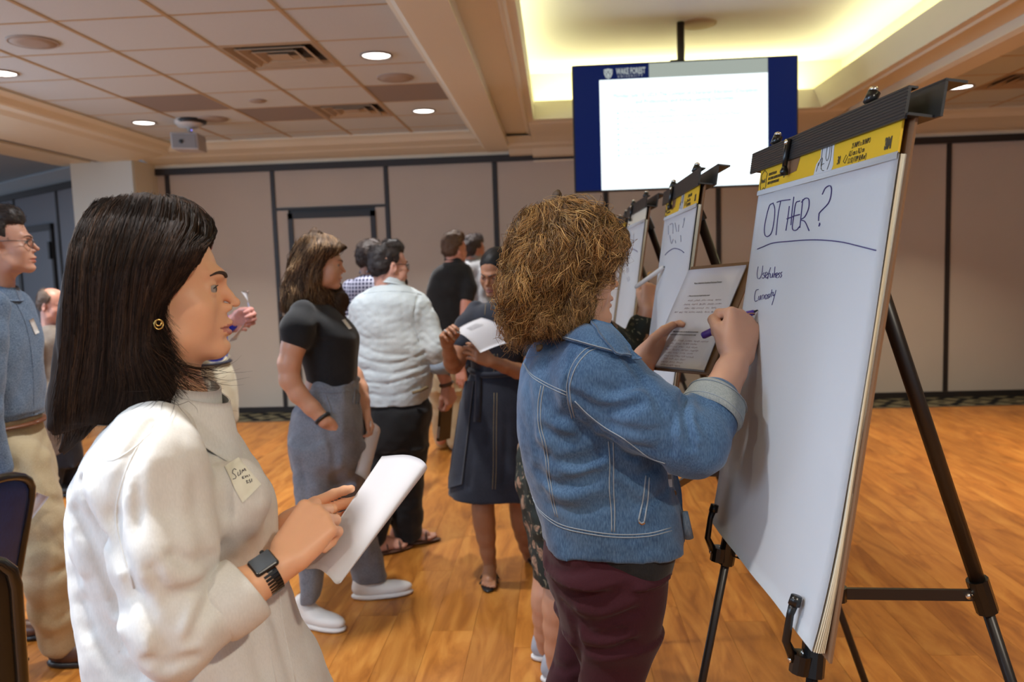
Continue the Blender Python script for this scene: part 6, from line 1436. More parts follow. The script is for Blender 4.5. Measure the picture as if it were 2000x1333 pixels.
# ------------------------------------------------------------------ man in the pale blue shirt, seen from behind
def man4():
    Y = 4.3; t = thing('person', 'man in a pale blue shirt with a bald crown, seen from behind', 'person', (P(770, 1050, Y)[0], Y, 0))
    sk = skin('skin_pink', (.52, .27, .20))
    hd = Head(P(759, 519, Y), 38, 3, 0, 1.0, .005, neck=P(760, 585, Y), neck_r=.064, jaw=.056, chub=.01, wide=1.05)
    short_hair(hd, t, mat('black_brown_hair', (.016, .010, .009), .6, bump=(160, .5, .003)), ((-.055, 0, .125), (.045, .042, .030)), .012, .060, -.050, seed=61, fold=.003)
    s = Sdf(); s.ell((.090, 0, -.098), (.022, .030, .026), k=.01); s.ell((.060, .035, -.085), (.035, .018, .025), k=.02); s.ell((.060, -.035, -.085), (.035, .018, .025), k=.02); s.folds(.002, 200, 2); v, f = s.mesh(.005); mk('beard', hd.w(v), f, mat('dark_beard', (.03, .016, .012), .8, bump=(300, .5, .002)), t, True)
    glasses_on(hd, t, M_dark)
    s = Sdf(); s.loft(secs([(556, 738, 790, .07), (566, 715, 806, .11), (582, 693, 826, .145), (602, 682, 840, .155), (640, 684, 846, .16), (690, 692, 848, .165), (730, 697, 846, .17), (765, 700, 842, .17), (784, 704, 834, .165)], Y), k=.02, cap=.006, n=2.5)
    sh, el, wr = P(832, 590, Y-.02), P(852, 688, Y-.08), P(873, 752, Y-.02)
    s.chain([P(814, 592, Y), P(832, 628, Y-.03), P(848, 676, Y-.08)], [.050, .064, .060], k=.03); s.cone(el, el+nrm(wr-el)*.07, .058, .055, k=.02)
    s.chain([P(708, 596, Y+.03), P(694, 640, Y+.08), P(702, 700, Y+.15)], [.050, .062, .055], k=.03)
    crs(s, [([(700, 672), (740, 690), (800, 694)], .012, 0.0036), ([(702, 698), (760, 712), (830, 690)], .011, 0.0045), ([(705, 720), (770, 730), (838, 708)], .011, 0.0045), ([(702, 745), (760, 750), (835, 725)], .011, 0.0040), ([(712, 768), (770, 775), (825, 750)], .011, 0.0040), ([(740, 580), (745, 640), (742, 690)], .012, 0.0027), ([(785, 578), (790, 640), (800, 690)], .012, 0.0027), ([(818, 575), (808, 620), (818, 665)], .010, 0.0054), ([(830, 650), (845, 668), (862, 676)], .010, 0.0045), ([(700, 655), (730, 664), (770, 660)], .010, 0.0027), ([(740, 702), (790, 700), (828, 680)], .010, -0.0032), ([(712, 732), (770, 741), (825, 722)], .010, -0.0032)])
    s.folds(.0035, 26, 62, (1, 1, 1.4)); s.folds(.0022, 28, 63, (1, 1, 1.6), ridge=True); s.folds(.0014, 60, 64, (1, 1, 1.5), ridge=True); v, f = s.mesh(.006); shirt = mk('shirt', v, f, M_paleb, t, True); bv = bvh_of((v, f))
    seam('yoke_seam', bv, [(700, 576), (740, 570), (790, 570), (824, 576)], .002, M_paleb, shirt, .0006); seam('armhole_seam', bv, [(812, 574), (806, 620), (818, 668)], .002, M_paleb, shirt, .0006)
    cc = P(763, 552, Y)
    MB().grid(lambda u, v: cc+V3((.070+.012*v)*math.cos(2*math.pi*u), (.066+.012*v)*math.sin(2*math.pi*u), .040-.050*v-.018*math.cos(2*math.pi*u-.6)), 40, 5, .004).build('collar', M_paleb, shirt, True)
    d = nrm(wr-el); MB().tube([el+d*.045, el+d*.047, el+d*.10, el+d*.103, el+d*.10], [.054, .062, .064, .058, .05], 24, cap=False).build('rolled_cuff', weave_mat('cuff_lining', (.20, .27, .38), (.40, .46, .52), 600), shirt, True)
    a = Sdf(); a.chain([el+d*.03, wr], [.045, .031], k=.01); hd_ = nrm(P(882, 792, Y-.0)-wr)
    hand(a, wr+hd_*.01, hd_, (V3(-.5, -.7, 0), V3(-.8, .5, 0)), [(35, 50, 30), (40, 50, 30), (42, 50, 30), (44, 50, 30)], [(.85, .3, .4), (.9, 0, .4), (.9, 0, .3)], k=1.08, fat=1.15)
    tor = Sdf(); tor.loft([(c, x*.8, dd*.8) for c, x, dd in secs([(575, 712, 806, .10), (700, 700, 840, .15), (800, 710, 836, .15), (860, 715, 830, .14)], Y)], k=.02); tor.chain([P(800, 850, Y), P(800, 1030, Y+.05)], [.08, .045]); tor.chain([P(735, 850, Y), P(725, 1040, Y-.12)], [.08, .045])
    tor.chain([P(695, 640, Y+.08), P(702, 700, Y+.15), P(716, 745, Y-.02)], [.05, .045, .03]); fk = hand(tor, P(716, 745, Y-.02), V3(.2, -.2, -1), (V3(1, 0, 0), V3(0, 1, 0)), [(30, 40, 20)]*4, [(.9, .3, .3), (1, 0, .2), (1, 0, .2)], k=1.05)
    ft = PZ(770, 1062, 0); sf = sandal(t, (ft[0]+.0, 4.36, 0), 14, sk, M_brownlea, 1.12, ((.165, .040), (.10, .055)))
    ft2 = sandal(t, (P(715, 1060, 4.2)[0], 4.18, 0), 30, sk, M_brownlea, 1.12, ((.165, .040), (.10, .055)))
    body('body', t, sk, hd, [a.mesh(.005), tor.mesh(.018), sf, ft2]); eyes(hd, t)
    MB().tube([wr-hd_*.004+.034*(math.cos(q)*V3(.9, .3, .25)+math.sin(q)*V3(.3, -.95, 0)) for q in np.linspace(0, 6.283, 24)], .011, 8).build('watch_band', M_brownlea, t, True)
    MB().obox(wr+V3(.028, -.03, -.012), V3(.012, .01, 0), V3(-.02, .024, 0), V3(0, 0, .026)).build('watch_case', M_chrome, t)
    simple_legs(t, [P(798, 860, Y), P(735, 860, Y)], [P(796, 1036, Y+.06), P(725, 1046, Y-.10)], M_blk, (.105, .092, .082), pel=secs([(758, 714, 830, .135), (785, 710, 838, .15), (800, 706, 845, .165), (840, 706, 838, .165), (870, 708, 832, .15)], Y), knees=[P(792, 950, Y), P(738, 950, Y-.05)], seed=64)
    MB().tube([P(805, 768, Y-.16), P(820, 764, Y-.155), P(836, 756, Y-.13)], .009, 6).build('belt', mat('woven_belt', (.16, .11, .05), .8, var=(180, .6)), t, True)
    # folder in his hand
    fr = Frame(P(858, 782, Y+.02), P(884, 776, Y+.12)-P(858, 782, Y+.02), P(848, 860, Y+.02)-P(858, 782, Y+.02))
    m = MB(); fr.box(m, 0, .10, -.02, .235, 0, .022); o = bevel(m.build('folder', mat('olive_brown_card', (.085, .055, .022), .6, var=(9, .5))), .003); tag(o, 'dark brown folder in the lowered hand of the man in pale blue', 'folder')
    m = MB(); fr.box(m, -.002, .0, .15, .215, .004, .018); m.build('spine_label', M_white, o)
man4()
# ------------------------------------------------------------------ woman in the dark navy dress
def woman5():
    Y = 3.85; t = thing('person', 'woman in a dark navy dress looking down at a sheet, facing the camera', 'person', (P(960, 1150, Y)[0], Y, 0))
    sk = skin('skin_brown', (.30, .135, .070), (.30, .10, .08)); M_dress = weave_mat('dark_navy_denim', (.008, .0095, .016), (.018, .021, .033), 700, .8, bump=.12)
    M_gold = mat('tan_stitch', (.20, .15, .08), .8)
    hd = Head(P(968, 530, Y), -114, 24, -6, .90, .0036, neck=P(984, 606, Y+.02), neck_r=.046, nose=.85, jaw=.045, look=1, open=.0016)
    s = Sdf(); s.loft(secs([(588, 955, 1010, .07), (600, 925, 1030, .10), (620, 912, 1040, .125), (650, 912, 1040, .13), (690, 918, 1035, .125), (725, 918, 1028, .118), (745, 912, 1032, .125), (800, 898, 1042, .15), (860, 888, 1050, .165), (920, 880, 1056, .175), (962, 876, 1060, .18)], Y), k=.02, cap=.006, n=2.3)
    s.chain([P(930, 605, Y), P(913, 640, Y-.06), P(904, 672, Y-.10)], [.050, .058, .055], k=.025); s.chain([P(1026, 605, Y), P(1040, 650, Y-.03), P(1044, 690, Y-.08)], [.050, .058, .055], k=.025)
    s.cone(P(984, 560, Y-.05), P(976, 640, Y-.125), .040, .012, k=.006, op='s'); s.cone(P(984, 560, Y), P(984, 598, Y), .060, .052, k=.006, op='s')
    for c, d in (([(905, 760), (890, 850), (880, 950)], .010), ([(930, 740), (925, 840), (915, 950)], .010), ([(955, 745), (950, 800), (955, 870)], .006), ([(985, 745), (990, 820), (985, 940)], .008), ([(1005, 750), (1010, 850), (1015, 950)], .008)): s.crease([P(a, b, Y-.16) for a, b in c], .016, d, 8)
    s.crease([P(a, b, Y-.12) for a, b in ((912, 732), (960, 736), (1030, 730))], .012, .010, 6)
    s.folds(.004, 30, 71, (1, 1, .3)); v, f = s.mesh(.0065); dr = mk('dress', v, f, M_dress, t, True); bv = bvh_of((v, f))
    z = lambda *p: [(820+a/1.777, 430+b/1.777) for a, b in p]
    for q in (z((232, 265), (228, 300), (226, 330)), z((252, 275), (262, 310), (275, 350)), z((258, 465), (256, 500), (257, 540)), z((270, 465), (268, 500), (269, 540)), z((258, 600), (256, 720), (255, 860), (252, 935)), z((268, 600), (266, 720), (265, 860), (262, 935)), z((216, 262), (214, 285)), z((224, 264), (222, 287))): seam('contrast_stitch', bv, q, .0014, M_gold, dr, .0008)
    seam('waist_tie', bv, z((165, 515), (210, 535), (260, 535), (330, 530)), .016, M_dress, dr, .004); seam('waist_tie', bv, z((205, 535), (205, 600), (200, 700)), .018, M_dress, dr, .003)
    patch_on('skirt_flap', bv, ((908, 745), (928, 745), (904, 946), (876, 955)), M_dress, dr, .008, 10, .004)
    for q in (z((262, 268), (275, 300), (292, 335)), z((330, 280), (315, 305), (300, 335))): MB().tube(onsurf(bv, q, .003, 10) or [P(970, 590, Y), P(980, 600, Y)], .008, 6).build('lapel', M_dress, dr, True)
    a = Sdf()
    el, wr = P(886, 714, Y-.16), P(874, 674, Y-.32); a.chain([P(906, 665, Y-.10), el, wr], [.045, .040, .026], k=.012, sub=7); d = nrm(P(871, 648, Y-.37)-wr)
    hand(a, wr, d, (V3(.6, .3, .5), V3(.6, .6, -.2)), [(30, 50, 25), (35, 52, 25), (40, 52, 25), (46, 55, 25)], [(.7, .5, .4), (.85, .1, .4), (.9, -.1, .3)], k=.92)
    el2, wr2 = P(1030, 728, Y-.14), P(958, 706, Y-.33); a.chain([P(1044, 690, Y-.08), el2, wr2], [.045, .040, .026], k=.012, sub=7); d2 = nrm(P(928, 690, Y-.37)-wr2)
    hand(a, wr2, d2, (V3(.2, .2, 1), V3(.3, 1, .2)), [(20, 45, 25), (24, 46, 25), (28, 48, 25), (32, 50, 25)], [(.65, .65, .2), (.75, .5, .2), (.8, .35, .2)], k=.92)
    z1 = PZ(957, 1110, 0)
    tor = Sdf(); tor.loft([(c, x*.8, dd*.8) for c, x, dd in secs([(606, 930, 1022, .09), (700, 924, 1028, .11), (800, 908, 1034, .13), (900, 900, 1040, .13)], Y)], k=.02)
    ft = PZ(957, 1120, 0); fa = V3(ft[0]+.005, 3.84, 0)
    tor.chain([P(945, 900, Y-.03), P(943, 985, Y-.06), P(947, 1030, Y-.045), P(957, 1110, 3.84)], [.072, .052, .050, .028], k=.02, sub=9)
    tor.chain([P(1010, 900, Y+.05), P(1015, 985, Y+.10), P(1020, 1030, Y+.14), P(1033, 1090, 4.08)], [.07, .052, .048, .028], k=.02, sub=9)
    s1 = sandal(t, fa+V3(0, .06, 0), -88, sk, M_dark, .95); f2 = PZ(1036, 1104, 0); s2 = sandal(t, (f2[0], 4.14, 0), -70, sk, M_dark, .95)
    body('body', t, sk, hd, [a.mesh(.005), tor.mesh(.010), s1, s2]); eyes(hd, t, iris=(.02, .012, .008), brow=(.012, .008, .007))
    h = Sdf(); h.ell((-.018, 0, .038), (.106, .081, .086), k=.01); h.ell((-.085, 0, -.01), (.05, .055, .06), k=.03); h.box((.135, 0, -.03), (.062, .15, .105), rd=.03, k=.02, op='s'); h.box((.075, 0, -.085), (.075, .15, .075), rd=.02, k=.02, op='s'); h.folds(.0012, 120, 5)
    h.chain([(.055, .072, .045), (.035, .082, .0), (.030, .080, -.05), (.035, .072, -.09)], [.008, .011, .010, .004], k=.01)
    v, f = h.mesh(.0045, HLO-.03, HHI+.02); mk('hair', hd.w(v), f, mat('black_hair', (.006, .0055, .006), .55, spec=.2), t, True)
    # sheet in her hands, pen
    q = [P(884, 648, Y-.40), P(940, 621, Y-.30), P(1008, 667, Y-.30), P(938, 690, Y-.42)]
    o = MB().grid(lambda u, v: ((q[0]*(1-u)+q[1]*u)*(1-v)+(q[3]*(1-u)+q[2]*u)*v)+V3(0, 0, .022*math.sin(v*3.1)+.006*math.sin(u*3.1)), 10, 14, .001).build('paper_sheet', M_wpaper, None, True); tag(o, 'curved white sheet held by the woman in the navy dress', 'paper')
    m = MB(); rg = np.random.default_rng(3)
    for r_ in range(4):
        vv = .22+.05*r_; m.tube([((q[0]*(1-u)+q[1]*u)*(1-vv)+(q[3]*(1-u)+q[2]*u)*vv)+V3(0, -.0015, .0012+.022*math.sin(vv*3.1)+.006*math.sin(u*3.1))+V3(0, 0, .0008*math.sin(u*90)) for u in np.linspace(.25, .6+.1*rg.random(), 30)], .0006, 3)
    m.build('handwriting', mat('pencil_grey', (.25, .24, .25), .8), o)
    o = MB().tube([P(868, 645, Y-.42), P(876, 652, Y-.40), P(888, 664, Y-.36)], [.003, .005, .005], 8).build('marker_pen', M_white, None, True); tag(o, 'white pen in the raised hand of the woman in the navy dress', 'pen')
woman5()
# ------------------------------------------------------------------ man in the black polo
def man6():
    Y = 6.6; t = thing('person', 'man in a black polo and khaki trousers standing with his back turned', 'person', (P(880, 870, Y)[0], Y, 0))
    sk = skin('skin_ruddy', (.52, .24, .17)); hd = Head(P(888, 487, Y), 48, 2, 0, 1.02, .006, neck=P(884, 530, Y), neck_r=.062, jaw=.056)
    short_hair(hd, t, mat('light_brown_hair', (.10, .055, .032), .7, bump=(120, .6, .004)), None, .020, .060, -.045, seed=81, fold=.005)
    s = Sdf(); s.loft(secs([(512, 868, 905, .08), (520, 856, 912, .12), (532, 844, 916, .14), (550, 836, 914, .15), (580, 832, 912, .155), (640, 836, 910, .16), (715, 838, 908, .165)], Y), k=.02, cap=.006, n=2.4)
    s.chain([P(908, 530, Y-.02), P(914, 562, Y-.06), P(912, 582, Y-.08)], [.062, .066, .066], k=.03); s.chain([P(858, 540, Y+.03), P(850, 575, Y+.06)], [.055, .06], k=.03); s.folds(.004, 28, 82); v, f = s.mesh(.009); sh = mk('polo_shirt', v, f, M_blk, t, True)
    cc = P(887, 510, Y); MB().grid(lambda u, v: cc+V3((.072+.01*v)*math.cos(2*math.pi*u), (.068+.01*v)*math.sin(2*math.pi*u), .036-.045*v-.015*math.cos(2*math.pi*u-.8)), 32, 4, .005).build('collar', M_blk, sh, True)
    a = Sdf(); a.chain([P(912, 575, Y-.08), P(908, 650, Y-.12), P(900, 720, Y-.2)], [.055, .048, .032], k=.01); hand(a, P(900, 720, Y-.2), V3(0, -.3, -1), (V3(1, 0, 0), V3(0, 1, 0)), [(20, 30, 20)]*4, [(.9, .3, .2), (1, 0, .1), (1, 0, .1)], k=1.05)
    a.chain([P(850, 575, Y+.06), P(844, 640, Y+.10), P(842, 700, Y-.0)], [.055, .048, .032], k=.01); hand(a, P(842, 700, Y), V3(0, -.3, -1), (V3(-1, 0, 0), V3(0, 1, 0)), [(20, 30, 20)]*4, [(.9, .3, .2), (1, 0, .1), (1, 0, .1)], k=1.05)
    tor = Sdf(); tor.loft([(c, x*.8, dd*.8) for c, x, dd in secs([(530, 850, 912, .11), (640, 840, 906, .14), (740, 845, 905, .14)], Y)], k=.02); tor.chain([P(862, 740, Y), P(862, 860, Y+.1)], [.08, .045]); tor.chain([P(890, 740, Y), P(892, 860, Y)], [.08, .045]); body('body', t, sk, hd, [a.mesh(.007), tor.mesh(.016)]); eyes(hd, t)
    simple_legs(t, [P(862, 745, Y), P(890, 745, Y)], [P(864, 858, Y+.15), P(890, 862, Y)], M_khaki, (.10, .085, .072), pel=secs([(700, 842, 906, .165), (730, 842, 908, .17), (760, 846, 906, .15)], Y), h=.012, seed=83)
    a_ = PZ(864, 876, 0); b_ = PZ(888, 872, 0); shoes_(t, [((a_[0]-.02, 6.85, 0), 20), ((b_[0], 6.72, 0), 30)], M_dark, 1.1, 'shoe')
man6()
# ------------------------------------------------------------------ man in grey, his neighbour with grey hair, plaid shirt
def bust(name_lbl, px, y, Y, yaw, skc, hairm, shirtm, rows, sc=1., hair_kw=None, pantm=None, seed=1, arms=True, hs='short', collar=True, pitch=2):
    t = thing('person', name_lbl, 'person', (P(px, y, Y)[0], Y, 0)); sk = skin('skin_'+str(seed), skc)
    hd = Head(P(px, y, Y), yaw, pitch, 0, sc, .006, neck=P(px, y, Y)+V3(-.03*math.cos(math.radians(yaw)), -.03*math.sin(math.radians(yaw)), -.20), neck_r=.060, jaw=.055)
    if hairm: short_hair(hd, t, hairm, (hair_kw or {}).pop('bald', None) if hair_kw else None, seed=seed, **(hair_kw or {}))
    s = Sdf(); S = secs(rows, Y); s.loft(S, k=.02, cap=.006, n=2.4); top = S[0][0]
    c1, w1, d1 = S[2]
    arm = []
    hw = max(.19, w1*.9)
    for sg in (-1, 1):
        o = c1+np.array([math.cos(math.radians(yaw+90)), math.sin(math.radians(yaw+90)), 0])*sg*.185
        fw = np.array([math.cos(math.radians(yaw)), math.sin(math.radians(yaw)), 0])
        pts = [o+V3(0, 0, -.02), o+V3(0, 0, -.30)-fw*.02, o+V3(0, 0, -.46)+fw*.16]; arm.append(pts)
        if arms: s.chain(pts[:2]+[pts[2]], [.060, .055, .045], k=.03)
    s.folds(.005, 28, seed); v, f = s.mesh(.012); sh = mk('shirt' if collar else 'jacket', v, f, shirtm, t, True)
    if collar:
        cc = np.array(top)+V3(0, 0, .01); MB().grid(lambda u, v: cc+V3((.070+.012*v)*math.cos(2*math.pi*u), (.068+.012*v)*math.sin(2*math.pi*u), .034-.045*v-.014*math.cos(2*math.pi*u-math.radians(yaw))), 32, 4, .005).build('collar', shirtm, sh, True)
    tor = Sdf(); tor.loft([(c, x*.8, d*.8) for c, x, d in S[1:]], k=.02); hipz = S[-1][0]
    for sg, pts in zip((-1, 1), arm):
        fw = np.array([math.cos(math.radians(yaw)), math.sin(math.radians(yaw)), 0])
        tor.chain([pts[0], pts[1], pts[2], pts[2]+fw*.03], [.045, .04, .030, .028], k=.01); hand(tor, pts[2]+fw*.02, fw+V3(0, 0, -.3), (V3(0, 0, 1), np.cross([0, 0, 1.], fw)*-sg), [(25, 40, 20)]*4, [(.9, .3, .2), (1, 0, .1), (1, 0, .1)], k=1.05)
        lo = np.cross([0, 0, 1.], fw)*sg*.09; tor.chain([hipz+lo, np.array([hipz[0], hipz[1], .08])+lo], [.07, .045], k=.02)
    body('body', t, sk, hd, [tor.mesh(.013)]); eyes(hd, t)
    fw = np.array([math.cos(math.radians(yaw)), math.sin(math.radians(yaw)), 0]); lo = np.cross([0, 0, 1.], fw)*.095
    simple_legs(t, [hipz+lo-V3(0, 0, .08), hipz-lo-V3(0, 0, .08)], [np.array([hipz[0], hipz[1], .07])+lo, np.array([hipz[0], hipz[1], .07])-lo], pantm or M_nav, (.10, .082, .07), pel=[(hipz+V3(0, 0, .06), .165, .145), (hipz-V3(0, 0, .10), .18, .155)], h=.014, seed=seed)
    shoes_(t, [(np.array([hipz[0], hipz[1], 0])+lo-fw*.05, yaw), (np.array([hipz[0], hipz[1], 0])-lo-fw*.05, yaw)], M_dark, 1.1)
    return t, hd
M_greysh = weave_mat('grey_chambray', (.26, .26, .27), (.40, .40, .41), 600, bump=.1)
bust('man in a light grey shirt just beyond the black polo man', 925, 489, 7.2, 42, (.50, .24, .17), mat('dark_grey_brown_hair', (.045, .032, .030), .65, bump=(120, .6, .004)), M_greysh, [(506, 906, 946, .08), (514, 896, 956, .12), (528, 890, 962, .14), (560, 888, 966, .15), (640, 892, 966, .16), (690, 894, 962, .16)], 1.04, dict(top=.014, seed=None) and dict(top=.014), seed=91, pantm=M_nav)
def plaid():
    m = bpy.data.materials.new('plaid_shirting'); m.use_nodes = True; t = NT(m); b = t.b; tc = t.new('ShaderNodeTexCoord'); sp = t.new('ShaderNodeSeparateXYZ'); t.link(tc.outputs['Object'], sp.inputs[0])
    acc = None
    for ax in (0, 2):
        w = t.new('ShaderNodeMath', operation='PINGPONG'); w.inputs[1].default_value = .0125; t.link(sp.outputs[ax], w.inputs[0])
        g = t.new('ShaderNodeMath', operation='GREATER_THAN'); g.inputs[1].default_value = .0085; t.link(w.outputs[0], g.inputs[0])
        if acc is None: acc = g
        else:
            a = t.new('ShaderNodeMath', operation='MAXIMUM'); t.link(acc.outputs[0], a.inputs[0]); t.link(g.outputs[0], a.inputs[1]); acc = a
    mx = t.new('ShaderNodeMix', data_type='RGBA'); mx.inputs['A'].default_value = (.016, .020, .055, 1); mx.inputs['B'].default_value = (.40, .40, .50, 1); t.link(acc.outputs[0], mx.inputs['Factor']); t.link(mx.outputs['Result'], b.inputs['Base Color']); b.inputs['Roughness'].default_value = .85
    return m
bust('man in a navy and white checked shirt behind the pale blue shirt', 724, 506, 5.4, 60, (.30, .15, .10), mat('dark_hair_a', (.03, .018, .014), .65, bump=(120, .6, .004)), plaid(), [(536, 708, 744, .08), (544, 692, 756, .12), (556, 680, 764, .14), (580, 674, 770, .15), (660, 676, 772, .16), (740, 680, 768, .16)], .96, dict(top=.012), seed=93)
bust('grey-haired person at the back, only hair seen over the dark-haired woman', 1004, 480, 7.9, 75, (.50, .27, .20), mat('grey_hair', (.22, .19, .17), .7, bump=(100, .7, .005)), M_greysh, [(506, 985, 1025, .08), (514, 974, 1035, .12), (528, 968, 1040, .14), (560, 966, 1042, .15), (640, 970, 1040, .16), (690, 972, 1038, .16)], 1.0, dict(top=.016, fold=.006), seed=95, pantm=M_khaki)
# ------------------------------------------------------------------ woman in the floral dress, writing on the second pad behind the denim jacket
def floral_mat():
    m = bpy.data.materials.new('dark_floral'); m.use_nodes = True; t = NT(m); b = t.b; tc = t.new('ShaderNodeTexCoord')
    nz = t.new('ShaderNodeTexNoise'); nz.inputs['Scale'].default_value = 26; t.link(tc.outputs['Object'], nz.inputs['Vector'])
    ad = t.new('ShaderNodeMix', data_type='RGBA', blend_type='LINEAR_LIGHT'); ad.inputs['Factor'].default_value = .035; t.link(tc.outputs['Object'], ad.inputs['A']); t.link(nz.outputs['Color'], ad.inputs['B'])
    vo = t.new('ShaderNodeTexVoronoi'); vo.inputs['Scale'].default_value = 15; t.link(ad.outputs['Result'], vo.inputs['Vector'])
    v2 = t.new('ShaderNodeTexVoronoi'); v2.inputs['Scale'].default_value = 70; t.link(ad.outputs['Result'], v2.inputs['Vector'])
    r = t.new('ShaderNodeValToRGB'); e = r.color_ramp.elements; e[0].position = .30; e[0].color = (1, 1, 1, 1); e[1].position = .36; e[1].color = (0, 0, 0, 1); t.link(vo.outputs['Distance'], r.inputs['Fac'])
    r2 = t.new('ShaderNodeValToRGB'); e = r2.color_ramp.elements; e[0].position = .1; e[0].color = (.36, .24, .15, 1); e[1].position = .75; e[1].color = (.07, .06, .035, 1); q = e.new(.42); q.color = (.27, .15, .095, 1); t.link(v2.outputs['Distance'], r2.inputs['Fac'])
    v3 = t.new('ShaderNodeTexVoronoi'); v3.inputs['Scale'].default_value = 42; mp = t.new('ShaderNodeMapping'); mp.inputs['Scale'].default_value = (1.6, 1, .6); t.link(ad.outputs['Result'], mp.inputs['Vector']); t.link(mp.outputs[0], v3.inputs['Vector'])
    r3 = t.new('ShaderNodeValToRGB'); e = r3.color_ramp.elements; e[0].position = .20; e[0].color = (.17, .16, .105, 1); e[1].position = .27; e[1].color = (.009, .014, .010, 1); t.link(v3.outputs['Distance'], r3.inputs['Fac'])
    mx = t.new('ShaderNodeMix', data_type='RGBA'); t.link(r.outputs['Color'], mx.inputs['Factor']); t.link(r3.outputs['Color'], mx.inputs['A']); t.link(r2.outputs['Color'], mx.inputs['B']); t.link(mx.outputs['Result'], b.inputs['Base Color']); b.inputs['Roughness'].default_value = .8
    return m
def woman7():
    Y = 2.86; t = thing('person', 'woman in a dark floral dress writing on the second pad, mostly hidden', 'person', (P(1090, 1250, Y)[0], Y, 0)); sk = skin('skin_warm', (.50, .26, .16)); M_fl = floral_mat()
    hd = Head(P(1130, 505, Y), 10, 3, 0, .94, .006, neck=P(1115, 600, Y), neck_r=.05)
    h = Sdf(); h.ell((-.018, 0, .035), (.108, .084, .088), k=.01); h.ell((-.06, 0, -.06), (.06, .075, .10), k=.03); h.box((.12, 0, -.03), (.06, .15, .10), rd=.02, k=.02, op='s'); h.folds(.004, 90, 3); v, f = h.mesh(.007, HLO-.03, HHI+.02); mk('hair', hd.w(v), f, mat('dark_hair_b', (.03, .018, .012), .5), t, True)
    s = Sdf(); s.loft(secs([(588, 1085, 1140, .07), (602, 1064, 1160, .12), (630, 1050, 1176, .16), (680, 1050, 1180, .16), (740, 1056, 1170, .14), (800, 1036, 1170, .16), (880, 1014, 1170, .18), (960, 1014, 1168, .19), (1040, 1030, 1166, .20), (1112, 1044, 1164, .20)], Y), k=.02, cap=.006)
    el, wr = P(1236, 690, Y+.02), P(1266, 606, Y+.0)
    s.chain([P(1140, 620, Y-.14), P(1195, 672, Y-.08), el], [.065, .062, .056], k=.03); s.cone(el, el+(wr-el)*.62, .056, .052, k=.02)
    el2, wr2 = P(1175, 760, Y+.18), P(1198, 690, Y+.12); s.chain([P(1120, 620, Y+.15), el2], [.062, .055], k=.03); s.cone(el2, el2+(wr2-el2)*.6, .052, .046, k=.02)
    s.folds(.006, 32, 97, (1, 1, .5)); s.folds(.003, 80, 98); v, f = s.mesh(.0065); mk('dress', v, f, M_fl, t, True)
    a = Sdf(); a.chain([el+(wr-el)*.3, wr], [.040, .031], k=.01); d = nrm(P(1277, 548, Y+.02)-wr); hand(a, wr, d, (V3(-.9, -.2, .2), V3(.3, 1, -.1)), [(70, 80, 35), (74, 82, 40), (76, 82, 40), (78, 80, 40)], [(.8, .35, .3), (.75, -.05, .6), (.45, -.35, .8)], k=.98, fat=1.12)
    a.chain([el2+(wr2-el2)*.3, wr2], [.038, .030], k=.01); d2 = nrm(P(1214, 652, Y+.10)-wr2); hand(a, wr2, d2, (V3(-.5, -.6, .5), V3(.6, -.5, .0)), [(45, 60, 30)]*4, [(.8, .4, .3), (.9, .1, .3), (.9, -.1, .3)], k=.95)
    tor = Sdf(); tor.loft([(c, x*.75, dd*.8) for c, x, dd in secs([(606, 1068, 1158, .10), (720, 1062, 1172, .14), (900, 1040, 1166, .15)], Y)], k=.02)
    fa, fb = PZ(1054, 1300, 0), PZ(1074, 1345, 0)
    tor.chain([P(1075, 1000, 2.95), P(1072, 1130, 2.95), P(1068, 1180, 2.94), V3(fa[0]+.02, fa[1]+.04, .05)], [.08, .056, .056, .032], k=.02, sub=10); tor.chain([P(1110, 1000, 2.80), P(1098, 1140, 2.80), P(1092, 1190, 2.79), V3(fb[0]+.02, fb[1]+.04, .05)], [.08, .058, .058, .032], k=.02, sub=10)
    tor.chain([P(1135, 620, Y-.12), el], [.045, .04]); tor.chain([P(1120, 620, Y+.13), el2], [.045, .04])
    body('body', t, sk, hd, [a.mesh(.0045), tor.mesh(.010)]); eyes(hd, t)
    shoes_(t, [((fa[0]-.01, fa[1]+.05, 0), 8), ((fb[0]-.01, fb[1]+.05, 0), 0)], mat('grey_canvas', (.34, .36, .40), .85), .95, 'slip_on_shoe', M_white_sh)
    MB().tube([P(1272, 537, Y-.04)+V3(.012*math.cos(q), .004*math.sin(q), .010*math.sin(q)) for q in np.linspace(0, 6.283, 16)], .0018, 5).build('finger_ring', bpy.data.materials['gold'], t, True)
    pq = F2.px(1298, 521, .004); e = F2(pq[0], pq[1], .004); b0 = P(1242, 561, Y-.07); dd = nrm(e-b0); L = np.linalg.norm(e-b0)
    p = thing('marker_pen', 'white marker in the hand of the woman in floral, touching the second pad', 'marker', b0); MB().tube([b0, b0+dd*.01, b0+dd*(L-.012), b0+dd*(L-.004)], [.006, .0075, .0075, .004], 12).build('barrel', M_white, p, True); MB().tube([b0+dd*(L-.006), b0+dd*L], [.003, .0015], 8).build('nib', M_dark, p, True)
    o = MB().tube([P(1218, 652, Y+.08), P(1221, 672, Y+.08)], .0075, 12).build('green_marker', mat('green_plastic', (.005, .12, .035), .35), None, True); tag(o, 'small green marker end in the lower hand of the woman in floral', 'marker')
woman7()
